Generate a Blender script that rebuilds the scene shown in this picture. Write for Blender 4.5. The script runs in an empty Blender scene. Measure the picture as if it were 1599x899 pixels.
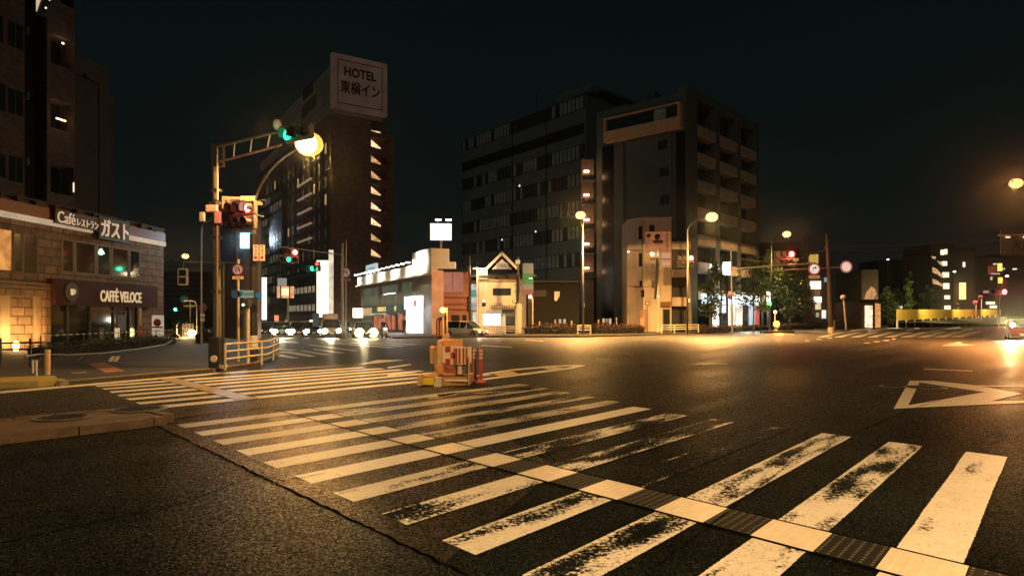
import bpy, math, random
from mathutils import Vector, Matrix
random.seed(7)
S = bpy.context.scene
COL = S.collection
PI = math.pi
# ------------------------------------------------------------------ camera, world, exposure
F_PX, HX, HY, CAM_H = 1050.0, 800.0, 497.0, 1.8
cam_d = bpy.data.cameras.new('camera')
cam = bpy.data.objects.new('camera', cam_d); COL.objects.link(cam)
cam.location = (0, 0, CAM_H); cam.rotation_euler = (PI/2, 0, 0)
cam_d.sensor_width = 36; cam_d.lens = 36*F_PX/1599
cam_d.shift_y = (HY-449.5)/1599
cam_d.clip_start = 0.1; cam_d.clip_end = 3000
S.camera = cam
S.view_settings.view_transform = 'Standard'; S.view_settings.look = 'None'
S.view_settings.exposure = 0.0; S.view_settings.gamma = 1.0
try:
    S.cycles.use_denoising = True
    S.cycles.sample_clamp_indirect = 3.0
    S.cycles.sample_clamp_direct = 0.0
    S.cycles.max_bounces = 5; S.cycles.diffuse_bounces = 2; S.cycles.glossy_bounces = 3
    S.cycles.transparent_max_bounces = 6
    S.cycles.use_light_tree = True
except Exception: pass
W = bpy.data.worlds.new('World'); S.world = W; W.use_nodes = True
nt = W.node_tree; nt.nodes.clear()
wo = nt.nodes.new('ShaderNodeOutputWorld'); bg = nt.nodes.new('ShaderNodeBackground')
tc = nt.nodes.new('ShaderNodeTexCoord'); sx = nt.nodes.new('ShaderNodeSeparateXYZ')
rp = nt.nodes.new('ShaderNodeValToRGB')
nz = nt.nodes.new('ShaderNodeTexNoise'); nz.inputs['Scale'].default_value = 2.2; nz.inputs['Detail'].default_value = 5
mp = nt.nodes.new('ShaderNodeMapping'); mp.inputs['Scale'].default_value = (1, 1, 3)
ma = nt.nodes.new('ShaderNodeMath'); ma.operation = 'MULTIPLY_ADD'; ma.inputs[1].default_value = 0.22; ma.inputs[2].default_value = -0.11
mb_ = nt.nodes.new('ShaderNodeMath'); mb_.operation = 'ADD'
nt.links.new(tc.outputs['Generated'], sx.inputs[0]); nt.links.new(tc.outputs['Generated'], mp.inputs[0]); nt.links.new(mp.outputs[0], nz.inputs['Vector'])
nt.links.new(nz.outputs['Fac'], ma.inputs[0]); nt.links.new(ma.outputs[0], mb_.inputs[0]); nt.links.new(sx.outputs['Z'], mb_.inputs[1])
nt.links.new(mb_.outputs[0], rp.inputs['Fac'])
e = rp.color_ramp.elements
e[0].position = 0.0; e[0].color = (0.0105, 0.0098, 0.0072, 1)
e[1].position = 0.55; e[1].color = (0.0016, 0.0044, 0.0044, 1)
m1 = rp.color_ramp.elements.new(0.16); m1.color = (0.0038, 0.0062, 0.0056, 1)
nt.links.new(rp.outputs[0], bg.inputs['Color']); bg.inputs['Strength'].default_value = 1.0
nt.links.new(bg.outputs[0], wo.inputs[0])

SODIUM = (1.0, 0.53, 0.16)
# added cool fill for the dark facades (the one sun lamp of the scene, turned down to night level)
sun_d = bpy.data.lights.new('facade_fill', 'SUN'); sun_d.energy = 0.085; sun_d.angle = math.radians(25); sun_d.color = (0.78, 1.0, 0.90)
sun = bpy.data.objects.new('facade_fill', sun_d); COL.objects.link(sun)
sun.rotation_euler = Vector((0.28, 1.0, -0.42)).to_track_quat('-Z', 'Y').to_euler()
# ------------------------------------------------------------------ pixel helpers (photo pixels of a 1599 wide frame)
def at(px, py, Y): return Vector(((px-HX)/F_PX*Y, Y, CAM_H+(HY-py)/F_PX*Y))
def G(px, py, z=0.0):
    Y = (CAM_H-z)*F_PX/(py-HY); return Vector(((px-HX)/F_PX*Y, Y, z))
def zat(py, Y): return CAM_H+(HY-py)/F_PX*Y
def xat(px, Y): return (px-HX)/F_PX*Y

# ------------------------------------------------------------------ materials
MC = {}
def _new(name):
    m = bpy.data.materials.new(name); m.use_nodes = True; m.node_tree.nodes.clear(); return m
def mat(name, col, rough=0.6, metal=0.0, var=0.25, vscale=1.5, bump=0.0, bscale=20, spec=0.5, streak=False, brick=None):
    if name in MC: return MC[name]
    m = _new(name); n = m.node_tree.nodes; L = m.node_tree.links
    out = n.new('ShaderNodeOutputMaterial'); b = n.new('ShaderNodeBsdfPrincipled')
    L.new(b.outputs[0], out.inputs[0])
    b.inputs['Roughness'].default_value = rough; b.inputs['Metallic'].default_value = metal
    b.inputs['Specular IOR Level'].default_value = spec
    t = n.new('ShaderNodeTexCoord'); mpn = n.new('ShaderNodeMapping')
    L.new(t.outputs['Object'], mpn.inputs[0])
    if streak: mpn.inputs['Scale'].default_value = (1, 1, 0.15)
    no = n.new('ShaderNodeTexNoise'); no.inputs['Scale'].default_value = vscale; no.inputs['Detail'].default_value = 7; no.inputs['Roughness'].default_value = 0.65
    L.new(mpn.outputs[0], no.inputs['Vector'])
    mr = n.new('ShaderNodeMapRange'); mr.inputs['From Min'].default_value = 0.3; mr.inputs['From Max'].default_value = 0.7
    mr.inputs['To Min'].default_value = 1-var; mr.inputs['To Max'].default_value = 1+var*0.6
    L.new(no.outputs['Fac'], mr.inputs['Value'])
    mx = n.new('ShaderNodeMix'); mx.data_type = 'RGBA'; mx.blend_type = 'MULTIPLY'; mx.inputs['Factor'].default_value = 1
    L.new(mr.outputs[0], mx.inputs['B'])
    if brick:
        br = n.new('ShaderNodeTexBrick')
        br.inputs['Scale'].default_value = 1.0
        br.inputs['Brick Width'].default_value = brick[0]; br.inputs['Row Height'].default_value = brick[1]
        br.inputs['Mortar Size'].default_value = brick[2]; br.inputs['Mortar Smooth'].default_value = 0.3
        br.inputs['Color1'].default_value = (*col, 1); br.inputs['Color2'].default_value = (*[c*0.62 for c in col], 1)
        br.inputs['Mortar'].default_value = (*[c*brick[3] for c in col], 1)
        sp = n.new('ShaderNodeSeparateXYZ'); cb = n.new('ShaderNodeCombineXYZ')
        ad = n.new('ShaderNodeMath'); ad.operation = 'ADD'
        L.new(t.outputs['Object'], sp.inputs[0]); L.new(sp.outputs['X'], ad.inputs[0]); L.new(sp.outputs['Y'], ad.inputs[1])
        L.new(ad.outputs[0], cb.inputs['X']); L.new(sp.outputs['Z'], cb.inputs['Y']); L.new(cb.outputs[0], br.inputs['Vector'])
        L.new(br.outputs['Color'], mx.inputs['A'])
        bp = n.new('ShaderNodeBump'); bp.inputs['Strength'].default_value = 0.6; bp.inputs['Distance'].default_value = 0.03; bp.invert = True
        L.new(br.outputs['Fac'], bp.inputs['Height']); L.new(bp.outputs[0], b.inputs['Normal'])
    else:
        mx.inputs['A'].default_value = (*col, 1)
    L.new(mx.outputs['Result'], b.inputs['Base Color'])
    if bump and not brick:
        n2 = n.new('ShaderNodeTexNoise'); n2.inputs['Scale'].default_value = bscale; n2.inputs['Detail'].default_value = 4
        L.new(t.outputs['Object'], n2.inputs['Vector'])
        bp = n.new('ShaderNodeBump'); bp.inputs['Strength'].default_value = bump; bp.inputs['Distance'].default_value = 0.02
        L.new(n2.outputs['Fac'], bp.inputs['Height']); L.new(bp.outputs[0], b.inputs['Normal'])
    MC[name] = m; return m
def emis(name, col, st, var=0.0, vscale=2.0):
    if name in MC: return MC[name]
    m = _new(name); n = m.node_tree.nodes; L = m.node_tree.links
    out = n.new('ShaderNodeOutputMaterial'); b = n.new('ShaderNodeBsdfPrincipled')
    b.inputs['Base Color'].default_value = (*[c*0.12 for c in col], 1); b.inputs['Roughness'].default_value = 0.5
    b.inputs['Emission Color'].default_value = (*col, 1); b.inputs['Emission Strength'].default_value = st
    if var:
        t = n.new('ShaderNodeTexCoord'); no = n.new('ShaderNodeTexNoise'); no.inputs['Scale'].default_value = vscale; no.inputs['Detail'].default_value = 3
        L.new(t.outputs['Object'], no.inputs['Vector'])
        mr = n.new('ShaderNodeMapRange'); mr.inputs['From Min'].default_value = 0.35; mr.inputs['From Max'].default_value = 0.65
        mr.inputs['To Min'].default_value = st*(1-var); mr.inputs['To Max'].default_value = st*(1+var)
        L.new(no.outputs['Fac'], mr.inputs['Value']); L.new(mr.outputs[0], b.inputs['Emission Strength'])
    L.new(b.outputs[0], out.inputs[0]); MC[name] = m; return m
def glass(name, col=(0.02, 0.03, 0.03), rough=0.08):
    if name in MC: return MC[name]
    m = _new(name); n = m.node_tree.nodes; L = m.node_tree.links
    out = n.new('ShaderNodeOutputMaterial'); b = n.new('ShaderNodeBsdfPrincipled')
    t = n.new('ShaderNodeTexCoord'); no = n.new('ShaderNodeTexNoise'); no.inputs['Scale'].default_value = 0.8; no.inputs['Detail'].default_value = 3
    cr = n.new('ShaderNodeValToRGB'); cr.color_ramp.elements[0].color = (*[c*0.4 for c in col], 1); cr.color_ramp.elements[1].color = (*[c*2 for c in col], 1)
    L.new(t.outputs['Object'], no.inputs['Vector']); L.new(no.outputs['Fac'], cr.inputs['Fac']); L.new(cr.outputs[0], b.inputs['Base Color'])
    b.inputs['Roughness'].default_value = rough; b.inputs['Specular IOR Level'].default_value = 0.7
    L.new(b.outputs[0], out.inputs[0]); MC[name] = m; return m

def asphalt_nodes(n, L, base=(0.012, 0.0145, 0.013), rough=0.44, grain=110.0, strength=0.12, var=0.65, gk=0.55, gexp=12.0, facet=0.05):
    t = n.new('ShaderNodeTexCoord')
    big = n.new('ShaderNodeTexNoise'); big.inputs['Scale'].default_value = 0.35; big.inputs['Detail'].default_value = 6; big.inputs['Roughness'].default_value = 0.6
    # tyre polished lanes: noise stretched along the traffic direction
    mpn = n.new('ShaderNodeMapping'); mpn.vector_type = 'TEXTURE'; mpn.inputs['Rotation'].default_value = (0, 0, math.atan2(0.7729, 0.6345)); mpn.inputs['Scale'].default_value = (12, 1.2, 1)
    lane = n.new('ShaderNodeTexNoise'); lane.inputs['Scale'].default_value = 1.0; lane.inputs['Detail'].default_value = 3
    L.new(t.outputs['Object'], mpn.inputs[0]); L.new(mpn.outputs[0], lane.inputs['Vector'])
    vo = n.new('ShaderNodeTexVoronoi'); vo.inputs['Scale'].default_value = grain
    fi = n.new('ShaderNodeTexNoise'); fi.inputs['Scale'].default_value = grain*0.55; fi.inputs['Detail'].default_value = 3
    for x in (big, vo, fi): L.new(t.outputs['Object'], x.inputs['Vector'])
    b = n.new('ShaderNodeBsdfDiffuse'); gl = n.new('ShaderNodeBsdfGlossy'); lw = n.new('ShaderNodeLayerWeight'); pw = n.new('ShaderNodeMath'); pw.operation = 'POWER'; pw.inputs[1].default_value = gexp
    ps = n.new('ShaderNodeMath'); ps.operation = 'MULTIPLY'; ps.inputs[1].default_value = gk; msh = n.new('ShaderNodeMixShader'); gl.inputs['Color'].default_value = (.95, .9, .85, 1)
    L.new(lw.outputs['Facing'], pw.inputs[0]); L.new(pw.outputs[0], ps.inputs[0])
    g1 = n.new('ShaderNodeTexVoronoi'); g1.inputs['Scale'].default_value = grain*.6; L.new(t.outputs['Object'], g1.inputs['Vector'])
    g2 = n.new('ShaderNodeMath'); g2.operation = 'POWER'; g2.inputs[1].default_value = 3.0; L.new(g1.outputs['Color'], g2.inputs[0])
    g3 = n.new('ShaderNodeMath'); g3.operation = 'MULTIPLY_ADD'; g3.inputs[1].default_value = 3.2; g3.inputs[2].default_value = 0.15; L.new(g2.outputs[0], g3.inputs[0])
    g4 = n.new('ShaderNodeMath'); g4.operation = 'MULTIPLY'; g4.use_clamp = True; L.new(ps.outputs[0], g4.inputs[0]); L.new(g3.outputs[0], g4.inputs[1]); L.new(g4.outputs[0], msh.inputs[0]); L.new(b.outputs[0], msh.inputs[1]); L.new(gl.outputs[0], msh.inputs[2])
    mr = n.new('ShaderNodeMapRange'); mr.inputs['From Min'].default_value = 0.3; mr.inputs['From Max'].default_value = 0.7
    mr.inputs['To Min'].default_value = 1-var; mr.inputs['To Max'].default_value = 1+var
    L.new(big.outputs['Fac'], mr.inputs['Value'])
    vp = n.new('ShaderNodeMath'); vp.operation = 'POWER'; vp.inputs[1].default_value = 5.0; L.new(vo.outputs['Color'], vp.inputs[0])
    mr2 = n.new('ShaderNodeMath'); mr2.operation = 'MULTIPLY_ADD'; mr2.inputs[1].default_value = 5.5; mr2.inputs[2].default_value = 0.30
    L.new(vp.outputs[0], mr2.inputs[0])
    mu = n.new('ShaderNodeMath'); mu.operation = 'MULTIPLY'; L.new(mr.outputs[0], mu.inputs[0]); L.new(mr2.outputs[0], mu.inputs[1])
    mx = n.new('ShaderNodeMix'); mx.data_type = 'RGBA'; mx.blend_type = 'MULTIPLY'; mx.inputs['Factor'].default_value = 1
    mx.inputs['A'].default_value = (*base, 1); L.new(mu.outputs[0], mx.inputs['B']); L.new(mx.outputs['Result'], b.inputs['Color'])
    rr = n.new('ShaderNodeMapRange'); rr.inputs['From Min'].default_value = 0.35; rr.inputs['From Max'].default_value = 0.65
    rr.inputs['To Min'].default_value = rough-0.05; rr.inputs['To Max'].default_value = rough+0.08
    L.new(lane.outputs['Fac'], rr.inputs['Value']); L.new(rr.outputs[0], gl.inputs['Roughness'])
    ge = n.new('ShaderNodeNewGeometry')
    vs = n.new('ShaderNodeVectorMath'); vs.operation = 'SUBTRACT'; vs.inputs[1].default_value = (.5, .5, .5); L.new(vo.outputs['Color'], vs.inputs[0])
    vm = n.new('ShaderNodeVectorMath'); vm.operation = 'SCALE'; vm.inputs['Scale'].default_value = facet; L.new(vs.outputs[0], vm.inputs[0])
    va = n.new('ShaderNodeVectorMath'); va.operation = 'ADD'; L.new(ge.outputs['Normal'], va.inputs[0]); L.new(vm.outputs[0], va.inputs[1])
    vn = n.new('ShaderNodeVectorMath'); vn.operation = 'NORMALIZE'; L.new(va.outputs[0], vn.inputs[0])
    ad = n.new('ShaderNodeMath'); ad.operation = 'ADD'; L.new(vo.outputs['Distance'], ad.inputs[0]); L.new(fi.outputs['Fac'], ad.inputs[1])
    bp = n.new('ShaderNodeBump'); bp.inputs['Strength'].default_value = strength; bp.inputs['Distance'].default_value = 0.006; L.new(vn.outputs[0], bp.inputs['Normal'])
    L.new(ad.outputs[0], bp.inputs['Height']); L.new(bp.outputs[0], b.inputs['Normal']); L.new(bp.outputs[0], gl.inputs['Normal'])
    return t, msh
def asphalt(name, **k):
    if name in MC: return MC[name]
    m = _new(name); n = m.node_tree.nodes; L = m.node_tree.links
    out = n.new('ShaderNodeOutputMaterial'); t, b = asphalt_nodes(n, L, **k); L.new(b.outputs[0], out.inputs[0])
    MC[name] = m; return m
def paint_wear(name, col=(0.80, 0.76, 0.66), rough=0.5):
    """road paint that has chipped off to the asphalt; how much is read from the object's 'wear' (0..1) and 'dirt' values"""
    if name in MC: return MC[name]
    m = _new(name); n = m.node_tree.nodes; L = m.node_tree.links
    out = n.new('ShaderNodeOutputMaterial'); t, b = asphalt_nodes(n, L)
    p = n.new('ShaderNodeBsdfPrincipled'); p.inputs['Roughness'].default_value = rough
    at1 = n.new('ShaderNodeAttribute'); at1.attribute_type = 'OBJECT'; at1.attribute_name = 'wear'
    at2 = n.new('ShaderNodeAttribute'); at2.attribute_type = 'OBJECT'; at2.attribute_name = 'dirt'
    mpn = n.new('ShaderNodeMapping'); mpn.vector_type = 'TEXTURE'; mpn.inputs['Rotation'].default_value = (0, 0, math.atan2(0.7729, 0.6345)); mpn.inputs['Scale'].default_value = (2.1, 0.55, 1)
    L.new(t.outputs['Object'], mpn.inputs[0])
    n1 = n.new('ShaderNodeTexNoise'); n1.inputs['Scale'].default_value = 1.7; n1.inputs['Detail'].default_value = 3
    n2 = n.new('ShaderNodeTexNoise'); n2.inputs['Scale'].default_value = 26; n2.inputs['Detail'].default_value = 5; n2.inputs['Roughness'].default_value = 0.7
    L.new(mpn.outputs[0], n1.inputs['Vector']); L.new(t.outputs['Object'], n2.inputs['Vector'])
    a = n.new('ShaderNodeMath'); a.operation = 'MULTIPLY_ADD'; a.inputs[1].default_value = 0.55
    L.new(n1.outputs['Fac'], a.inputs[0])
    c = n.new('ShaderNodeMath'); c.operation = 'MULTIPLY'; c.inputs[1].default_value = 0.45; L.new(n2.outputs['Fac'], c.inputs[0]); L.new(c.outputs[0], a.inputs[2])
    # paint stays where noise > threshold; threshold = 0.30 + 0.30*wear
    th = n.new('ShaderNodeMath'); th.operation = 'MULTIPLY_ADD'; th.inputs[1].default_value = 0.30; th.inputs[2].default_value = 0.27; L.new(at1.outputs['Fac'], th.inputs[0])
    uv = n.new('ShaderNodeUVMap'); uv.uv_map = 'UVMap'; us = n.new('ShaderNodeSeparateXYZ'); L.new(uv.outputs[0], us.inputs[0])
    u1 = n.new('ShaderNodeMath'); u1.operation = 'SUBTRACT'; u1.inputs[1].default_value = .5; L.new(us.outputs['X'], u1.inputs[0])
    u2 = n.new('ShaderNodeMath'); u2.operation = 'ABSOLUTE'; L.new(u1.outputs[0], u2.inputs[0])
    u3 = n.new('ShaderNodeMapRange'); u3.inputs['From Min'].default_value = .36; u3.inputs['From Max'].default_value = .5; u3.inputs['To Min'].default_value = 0.0; u3.inputs['To Max'].default_value = 0.06
    L.new(u2.outputs[0], u3.inputs['Value'])
    a_ = n.new('ShaderNodeMath'); a_.operation = 'ADD'; L.new(a.outputs[0], a_.inputs[0]); L.new(u3.outputs[0], a_.inputs[1])
    u4 = n.new('ShaderNodeMapRange'); u4.inputs['From Min'].default_value = .462; u4.inputs['From Max'].default_value = .5; u4.inputs['To Min'].default_value = 0.0; u4.inputs['To Max'].default_value = 0.30
    L.new(u2.outputs[0], u4.inputs['Value']); a2 = n.new('ShaderNodeMath'); a2.operation = 'SUBTRACT'; L.new(a_.outputs[0], a2.inputs[0]); L.new(u4.outputs[0], a2.inputs[1]); a = a2
    su = n.new('ShaderNodeMath'); su.operation = 'SUBTRACT'; L.new(a.outputs[0], su.inputs[0]); L.new(th.outputs[0], su.inputs[1])
    ml = n.new('ShaderNodeMath'); ml.operation = 'MULTIPLY'; ml.use_clamp = True; ml.inputs[1].default_value = 22; L.new(su.outputs[0], ml.inputs[0])
    ck_ = n.new('ShaderNodeTexVoronoi'); ck_.feature = 'DISTANCE_TO_EDGE'; ck_.inputs['Scale'].default_value = 4.5; ck_.inputs['Randomness'].default_value = 1.0
    cn_ = n.new('ShaderNodeTexNoise'); cn_.inputs['Scale'].default_value = 5; cn_.inputs['Detail'].default_value = 4; cv_ = n.new('ShaderNodeVectorMath'); cv_.operation = 'ADD'
    L.new(t.outputs['Object'], cn_.inputs['Vector']); L.new(t.outputs['Object'], cv_.inputs[0]); L.new(cn_.outputs['Color'], cv_.inputs[1]); L.new(cv_.outputs[0], ck_.inputs['Vector'])
    cm_ = n.new('ShaderNodeMath'); cm_.operation = 'MULTIPLY'; cm_.use_clamp = True; cm_.inputs[1].default_value = 55; L.new(ck_.outputs['Distance'], cm_.inputs[0])
    cc_ = n.new('ShaderNodeMath'); cc_.operation = 'MULTIPLY_ADD'; cc_.inputs[1].default_value = .75; cc_.inputs[2].default_value = .25; L.new(cm_.outputs[0], cc_.inputs[0])
    mm_ = n.new('ShaderNodeMath'); mm_.operation = 'MULTIPLY'; L.new(ml.outputs[0], mm_.inputs[0]); L.new(cc_.outputs[0], mm_.inputs[1]); ml = mm_
    mx = n.new('ShaderNodeMixShader'); L.new(ml.outputs[0], mx.inputs[0]); L.new(b.outputs[0], mx.inputs[1]); L.new(p.outputs[0], mx.inputs[2]); L.new(mx.outputs[0], out.inputs[0])
    cm = n.new('ShaderNodeMix'); cm.data_type = 'RGBA'; cm.inputs['A'].default_value = (*col, 1); cm.inputs['B'].default_value = (0.16, 0.13, 0.09, 1)
    dn = n.new('ShaderNodeTexNoise'); dn.inputs['Scale'].default_value = 3; dn.inputs['Detail'].default_value = 8; dn.inputs['Roughness'].default_value = 0.75
    L.new(mpn.outputs[0], dn.inputs['Vector'])
    dm = n.new('ShaderNodeMath'); dm.operation = 'MULTIPLY_ADD'; dm.inputs[1].default_value = 0.5; dm.inputs[2].default_value = -0.2; L.new(dn.outputs['Fac'], dm.inputs[0])
    da = n.new('ShaderNodeMath'); da.operation = 'ADD'; da.use_clamp = True; L.new(dm.outputs[0], da.inputs[0]); L.new(at2.outputs['Fac'], da.inputs[1])
    L.new(da.outputs[0], cm.inputs['Factor']); L.new(cm.outputs['Result'], p.inputs['Base Color'])
    pb = n.new('ShaderNodeBump'); pb.inputs['Strength'].default_value = 0.25; pb.inputs['Distance'].default_value = 0.004
    L.new(n2.outputs['Fac'], pb.inputs['Height']); L.new(pb.outputs[0], p.inputs['Normal'])
    MC[name] = m; return m

# ------------------------------------------------------------------ object helpers
RM = {}
def tag(o, label=None, cat=None, group=None, kind=None):
    if label: o['label'] = label
    if cat: o['category'] = cat
    if group: o['group'] = group
    if kind: o['kind'] = kind
    return o
def thing(name, label, cat, loc=(0, 0, 0), rotz=0.0, group=None, kind=None):
    o = bpy.data.objects.new(name, None); COL.objects.link(o); o.empty_display_size = 0.3
    o.location = loc; o.rotation_euler = (0, 0, rotz)
    RM[o.name] = Matrix.Translation(Vector(loc)) @ Matrix.Rotation(rotz, 4, 'Z')
    return tag(o, label, cat, group, kind)
class MB:
    def __init__(self): self.v = []; self.f = []; self.mi = []; self.m = 0
    def face(self, pts):
        i = len(self.v); self.v += [Vector(p) for p in pts]; self.f.append(list(range(i, i+len(pts)))); self.mi.append(self.m); return self
    def box(self, x0, x1, y0, y1, z0, z1):
        i = len(self.v)
        self.v += [Vector(p) for p in ((x0,y0,z0),(x1,y0,z0),(x1,y1,z0),(x0,y1,z0),(x0,y0,z1),(x1,y0,z1),(x1,y1,z1),(x0,y1,z1))]
        for q in ((0,3,2,1),(4,5,6,7),(0,1,5,4),(1,2,6,5),(2,3,7,6),(3,0,4,7)): self.f.append([i+k for k in q]); self.mi.append(self.m)
        return self
    def prism(self, pts, z0, z1):
        n = len(pts); i = len(self.v)
        self.v += [Vector((p[0], p[1], z0)) for p in pts] + [Vector((p[0], p[1], z1)) for p in pts]
        self.f.append([i+n-1-k for k in range(n)]); self.f.append([i+n+k for k in range(n)]); self.mi += [self.m]*2
        for k in range(n): self.f.append([i+k, i+(k+1) % n, i+n+(k+1) % n, i+n+k]); self.mi.append(self.m)
        return self
    def extr(self, pts, axis, a0, a1):
        """extrude a 2d outline along 'x' or 'y'"""
        n = len(pts); i = len(self.v)
        mk = (lambda p, a: Vector((a, p[0], p[1]))) if axis == 'x' else (lambda p, a: Vector((p[0], a, p[1])))
        self.v += [mk(p, a0) for p in pts] + [mk(p, a1) for p in pts]
        self.f.append([i+n-1-k for k in range(n)]); self.f.append([i+n+k for k in range(n)]); self.mi += [self.m]*2
        for k in range(n): self.f.append([i+k, i+(k+1) % n, i+n+(k+1) % n, i+n+k]); self.mi.append(self.m)
        return self
    def tube(self, pts, r, n=10, cap=True):
        pts = [Vector(p) for p in pts]; rs = r if isinstance(r, (list, tuple)) else [r]*len(pts)
        i0 = len(self.v); N = len(pts)
        for k, p in enumerate(pts):
            d = (pts[min(k+1, N-1)]-pts[max(k-1, 0)]).normalized()
            a = Vector((0, 0, 1)) if abs(d.z) < 0.9 else Vector((1, 0, 0))
            u = d.cross(a).normalized(); w = d.cross(u)
            for j in range(n):
                t = 2*PI*j/n; self.v.append(p+(u*math.cos(t)+w*math.sin(t))*rs[k])
        for k in range(N-1):
            for j in range(n):
                a = i0+k*n+j; b = i0+k*n+(j+1) % n
                self.f.append([a, a+n, b+n, b]); self.mi.append(self.m)
        if cap:
            self.f.append([i0+j for j in range(n)]); self.f.append([i0+(N-1)*n+n-1-j for j in range(n)]); self.mi += [self.m]*2
        return self
    def lathe(self, c, prof, axis='z', n=16):
        c = Vector(c); pts = []
        i0 = len(self.v)
        for (r, h) in prof:
            for j in range(n):
                t = 2*PI*j/n; a, b = r*math.cos(t), r*math.sin(t)
                self.v.append(c+{'z': Vector((a, b, h)), 'y': Vector((a, h, b)), 'x': Vector((h, a, b))}[axis])
        for k in range(len(prof)-1):
            for j in range(n):
                a = i0+k*n+j; b = i0+k*n+(j+1) % n
                self.f.append([a, b, b+n, a+n]); self.mi.append(self.m)
        self.f.append([i0+n-1-j for j in range(n)]); self.f.append([i0+(len(prof)-1)*n+j for j in range(n)]); self.mi += [self.m]*2
        return self
    def disc(self, c, r, axis='y', n=20, th=0.01, r2=None):
        return self.lathe(c, [(r, -th/2), (r2 or r, th/2)], axis, n)
    def ball(self, c, r, n=12, sz=1.0):
        c = Vector(c); prof = [(max(1e-3, r*math.sin(PI*k/8)), -r*sz*math.cos(PI*k/8)) for k in range(9)]
        return self.lathe(c, prof, 'z', n)
    def panel(self, u0, z0, u1, z1, out=0.0, th=0.05):
        return self.box(min(u0, u1), max(u0, u1), -out, -out+th, min(z0, z1), max(z0, z1))
    def mesh(self, name, mats, smooth=False, inv=None):
        me = bpy.data.meshes.new(name)
        vs = [inv @ v for v in self.v] if inv else self.v
        me.from_pydata([tuple(v) for v in vs], [], self.f)
        for m in (mats if isinstance(mats, (list, tuple)) else [mats]): me.materials.append(m)
        for p, i in zip(me.polygons, self.mi): p.material_index = i; p.use_smooth = smooth
        me.validate(); me.update(); return me
    def build(self, name, mats, parent=None, world=False, smooth=False, bevel=0.0, label=None, cat=None, group=None, kind=None):
        inv = RM[parent.name].inverted() if (parent is not None and world) else None
        o = bpy.data.objects.new(name, self.mesh(name, mats, smooth, inv)); COL.objects.link(o)
        if parent is not None: o.parent = parent
        RM[o.name] = RM[parent.name].copy() if parent is not None else Matrix.Identity(4)
        if bevel:
            b = o.modifiers.new('bevel', 'BEVEL'); b.width = bevel; b.segments = 2; b.limit_method = 'ANGLE'
        return tag(o, label, cat, group, kind)
def dup(o, parent=None, loc=None, rotz=None, label=None):
    c = o.copy(); COL.objects.link(c); c.parent = parent
    for ch in list(o.children): dup(ch, c)
    if loc is not None: c.location = loc
    if rotz is not None: c.rotation_euler = (0, 0, rotz)
    if parent is None: RM[c.name] = Matrix.Translation(Vector(c.location)) @ Matrix.Rotation(c.rotation_euler.z, 4, 'Z')
    if label: c['label'] = label
    return c
def lamp(kind, loc, energy, col, radius=0.15, direction=None, spot=None, blend=0.5, size=None):
    d = bpy.data.lights.new('light', kind); d.energy = energy; d.color = col
    if kind in ('POINT', 'SPOT'): d.shadow_soft_size = radius
    if kind == 'SPOT': d.spot_size = spot; d.spot_blend = blend
    if kind == 'AREA': d.shape = 'RECTANGLE'; d.size, d.size_y = size
    o = bpy.data.objects.new('light', d); COL.objects.link(o); o.location = loc
    if direction is not None: o.rotation_euler = Vector(direction).to_track_quat('-Z', 'Y').to_euler()
    return o
def text(name, body, parent, m, u, z, w, h, out=0.02, ex=0.01, y_axis_flat=False, bold=0.0, ctr=True, rotz=0.0, yy=None):
    """lettering as mesh, standing in the local x-z plane of the parent, centred at (u, z), fitted to w x h"""
    cu = bpy.data.curves.new(name, 'FONT'); cu.body = body; cu.size = 1; cu.extrude = 0.0; cu.offset = bold
    cu.resolution_u = 3
    tmp = bpy.data.objects.new(name, cu); COL.objects.link(tmp)
    bpy.context.view_layer.update()
    me = bpy.data.meshes.new_from_object(tmp.evaluated_get(bpy.context.evaluated_depsgraph_get()))
    bpy.data.objects.remove(tmp)
    if not me.vertices: return None
    xs = [v.co.x for v in me.vertices]; ys = [v.co.y for v in me.vertices]
    cx, cy = (min(xs)+max(xs))/2, (min(ys)+max(ys))/2; sx_ = w/(max(xs)-min(xs)); sy_ = h/(max(ys)-min(ys))
    cr, sr = math.cos(rotz), math.sin(rotz)
    for v in me.vertices:
        a, b = (v.co.x-cx)*sx_, (v.co.y-cy)*sy_
        v.co = (u+a*cr, -out+a*sr, z+b)
    me.materials.clear(); me.materials.append(m)
    o = bpy.data.objects.new(name, me); COL.objects.link(o); o.parent = parent
    if ex:
        s = o.modifiers.new('thick', 'SOLIDIFY'); s.thickness = ex; s.offset = 0
    return o
class Fac:
    """a vertical plane through pixel column px0 at depth Y0, running towards the vanishing point xv"""
    def __init__(s, px0, Y0, xv):
        s.P = Vector((xat(px0, Y0), Y0)); d = Vector((xv-HX, F_PX)).normalized() if xv is not None else Vector((1, 0))
        # screen-right direction
        if xv is not None:
            q = s.P+d*1.0
            if (q.x/q.y) < (s.P.x/s.P.y): d = -d
        s.d = d; s.rot = math.atan2(d.y, d.x)
    def u(s, px):
        k = (px-HX)/F_PX; return (k*s.P.y-s.P.x)/(s.d.x-k*s.d.y)
    def Y(s, px): return s.P.y+s.u(px)*s.d.y
    def z(s, px, py): return zat(py, s.Y(px))
    def W(s, u, out=0, z=0):
        n = Vector((s.d.y, -s.d.x)); q = s.P+s.d*u+n*out; return Vector((q.x, q.y, z))
    def R(s, x0, y0, x1, y1):
        xm = (x0+x1)/2; return s.u(x0), s.z(xm, y1), s.u(x1), s.z(xm, y0)
    def thing(s, name, label, cat, group=None): return thing(name, label, cat, (s.P.x, s.P.y, 0), s.rot, group)
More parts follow.
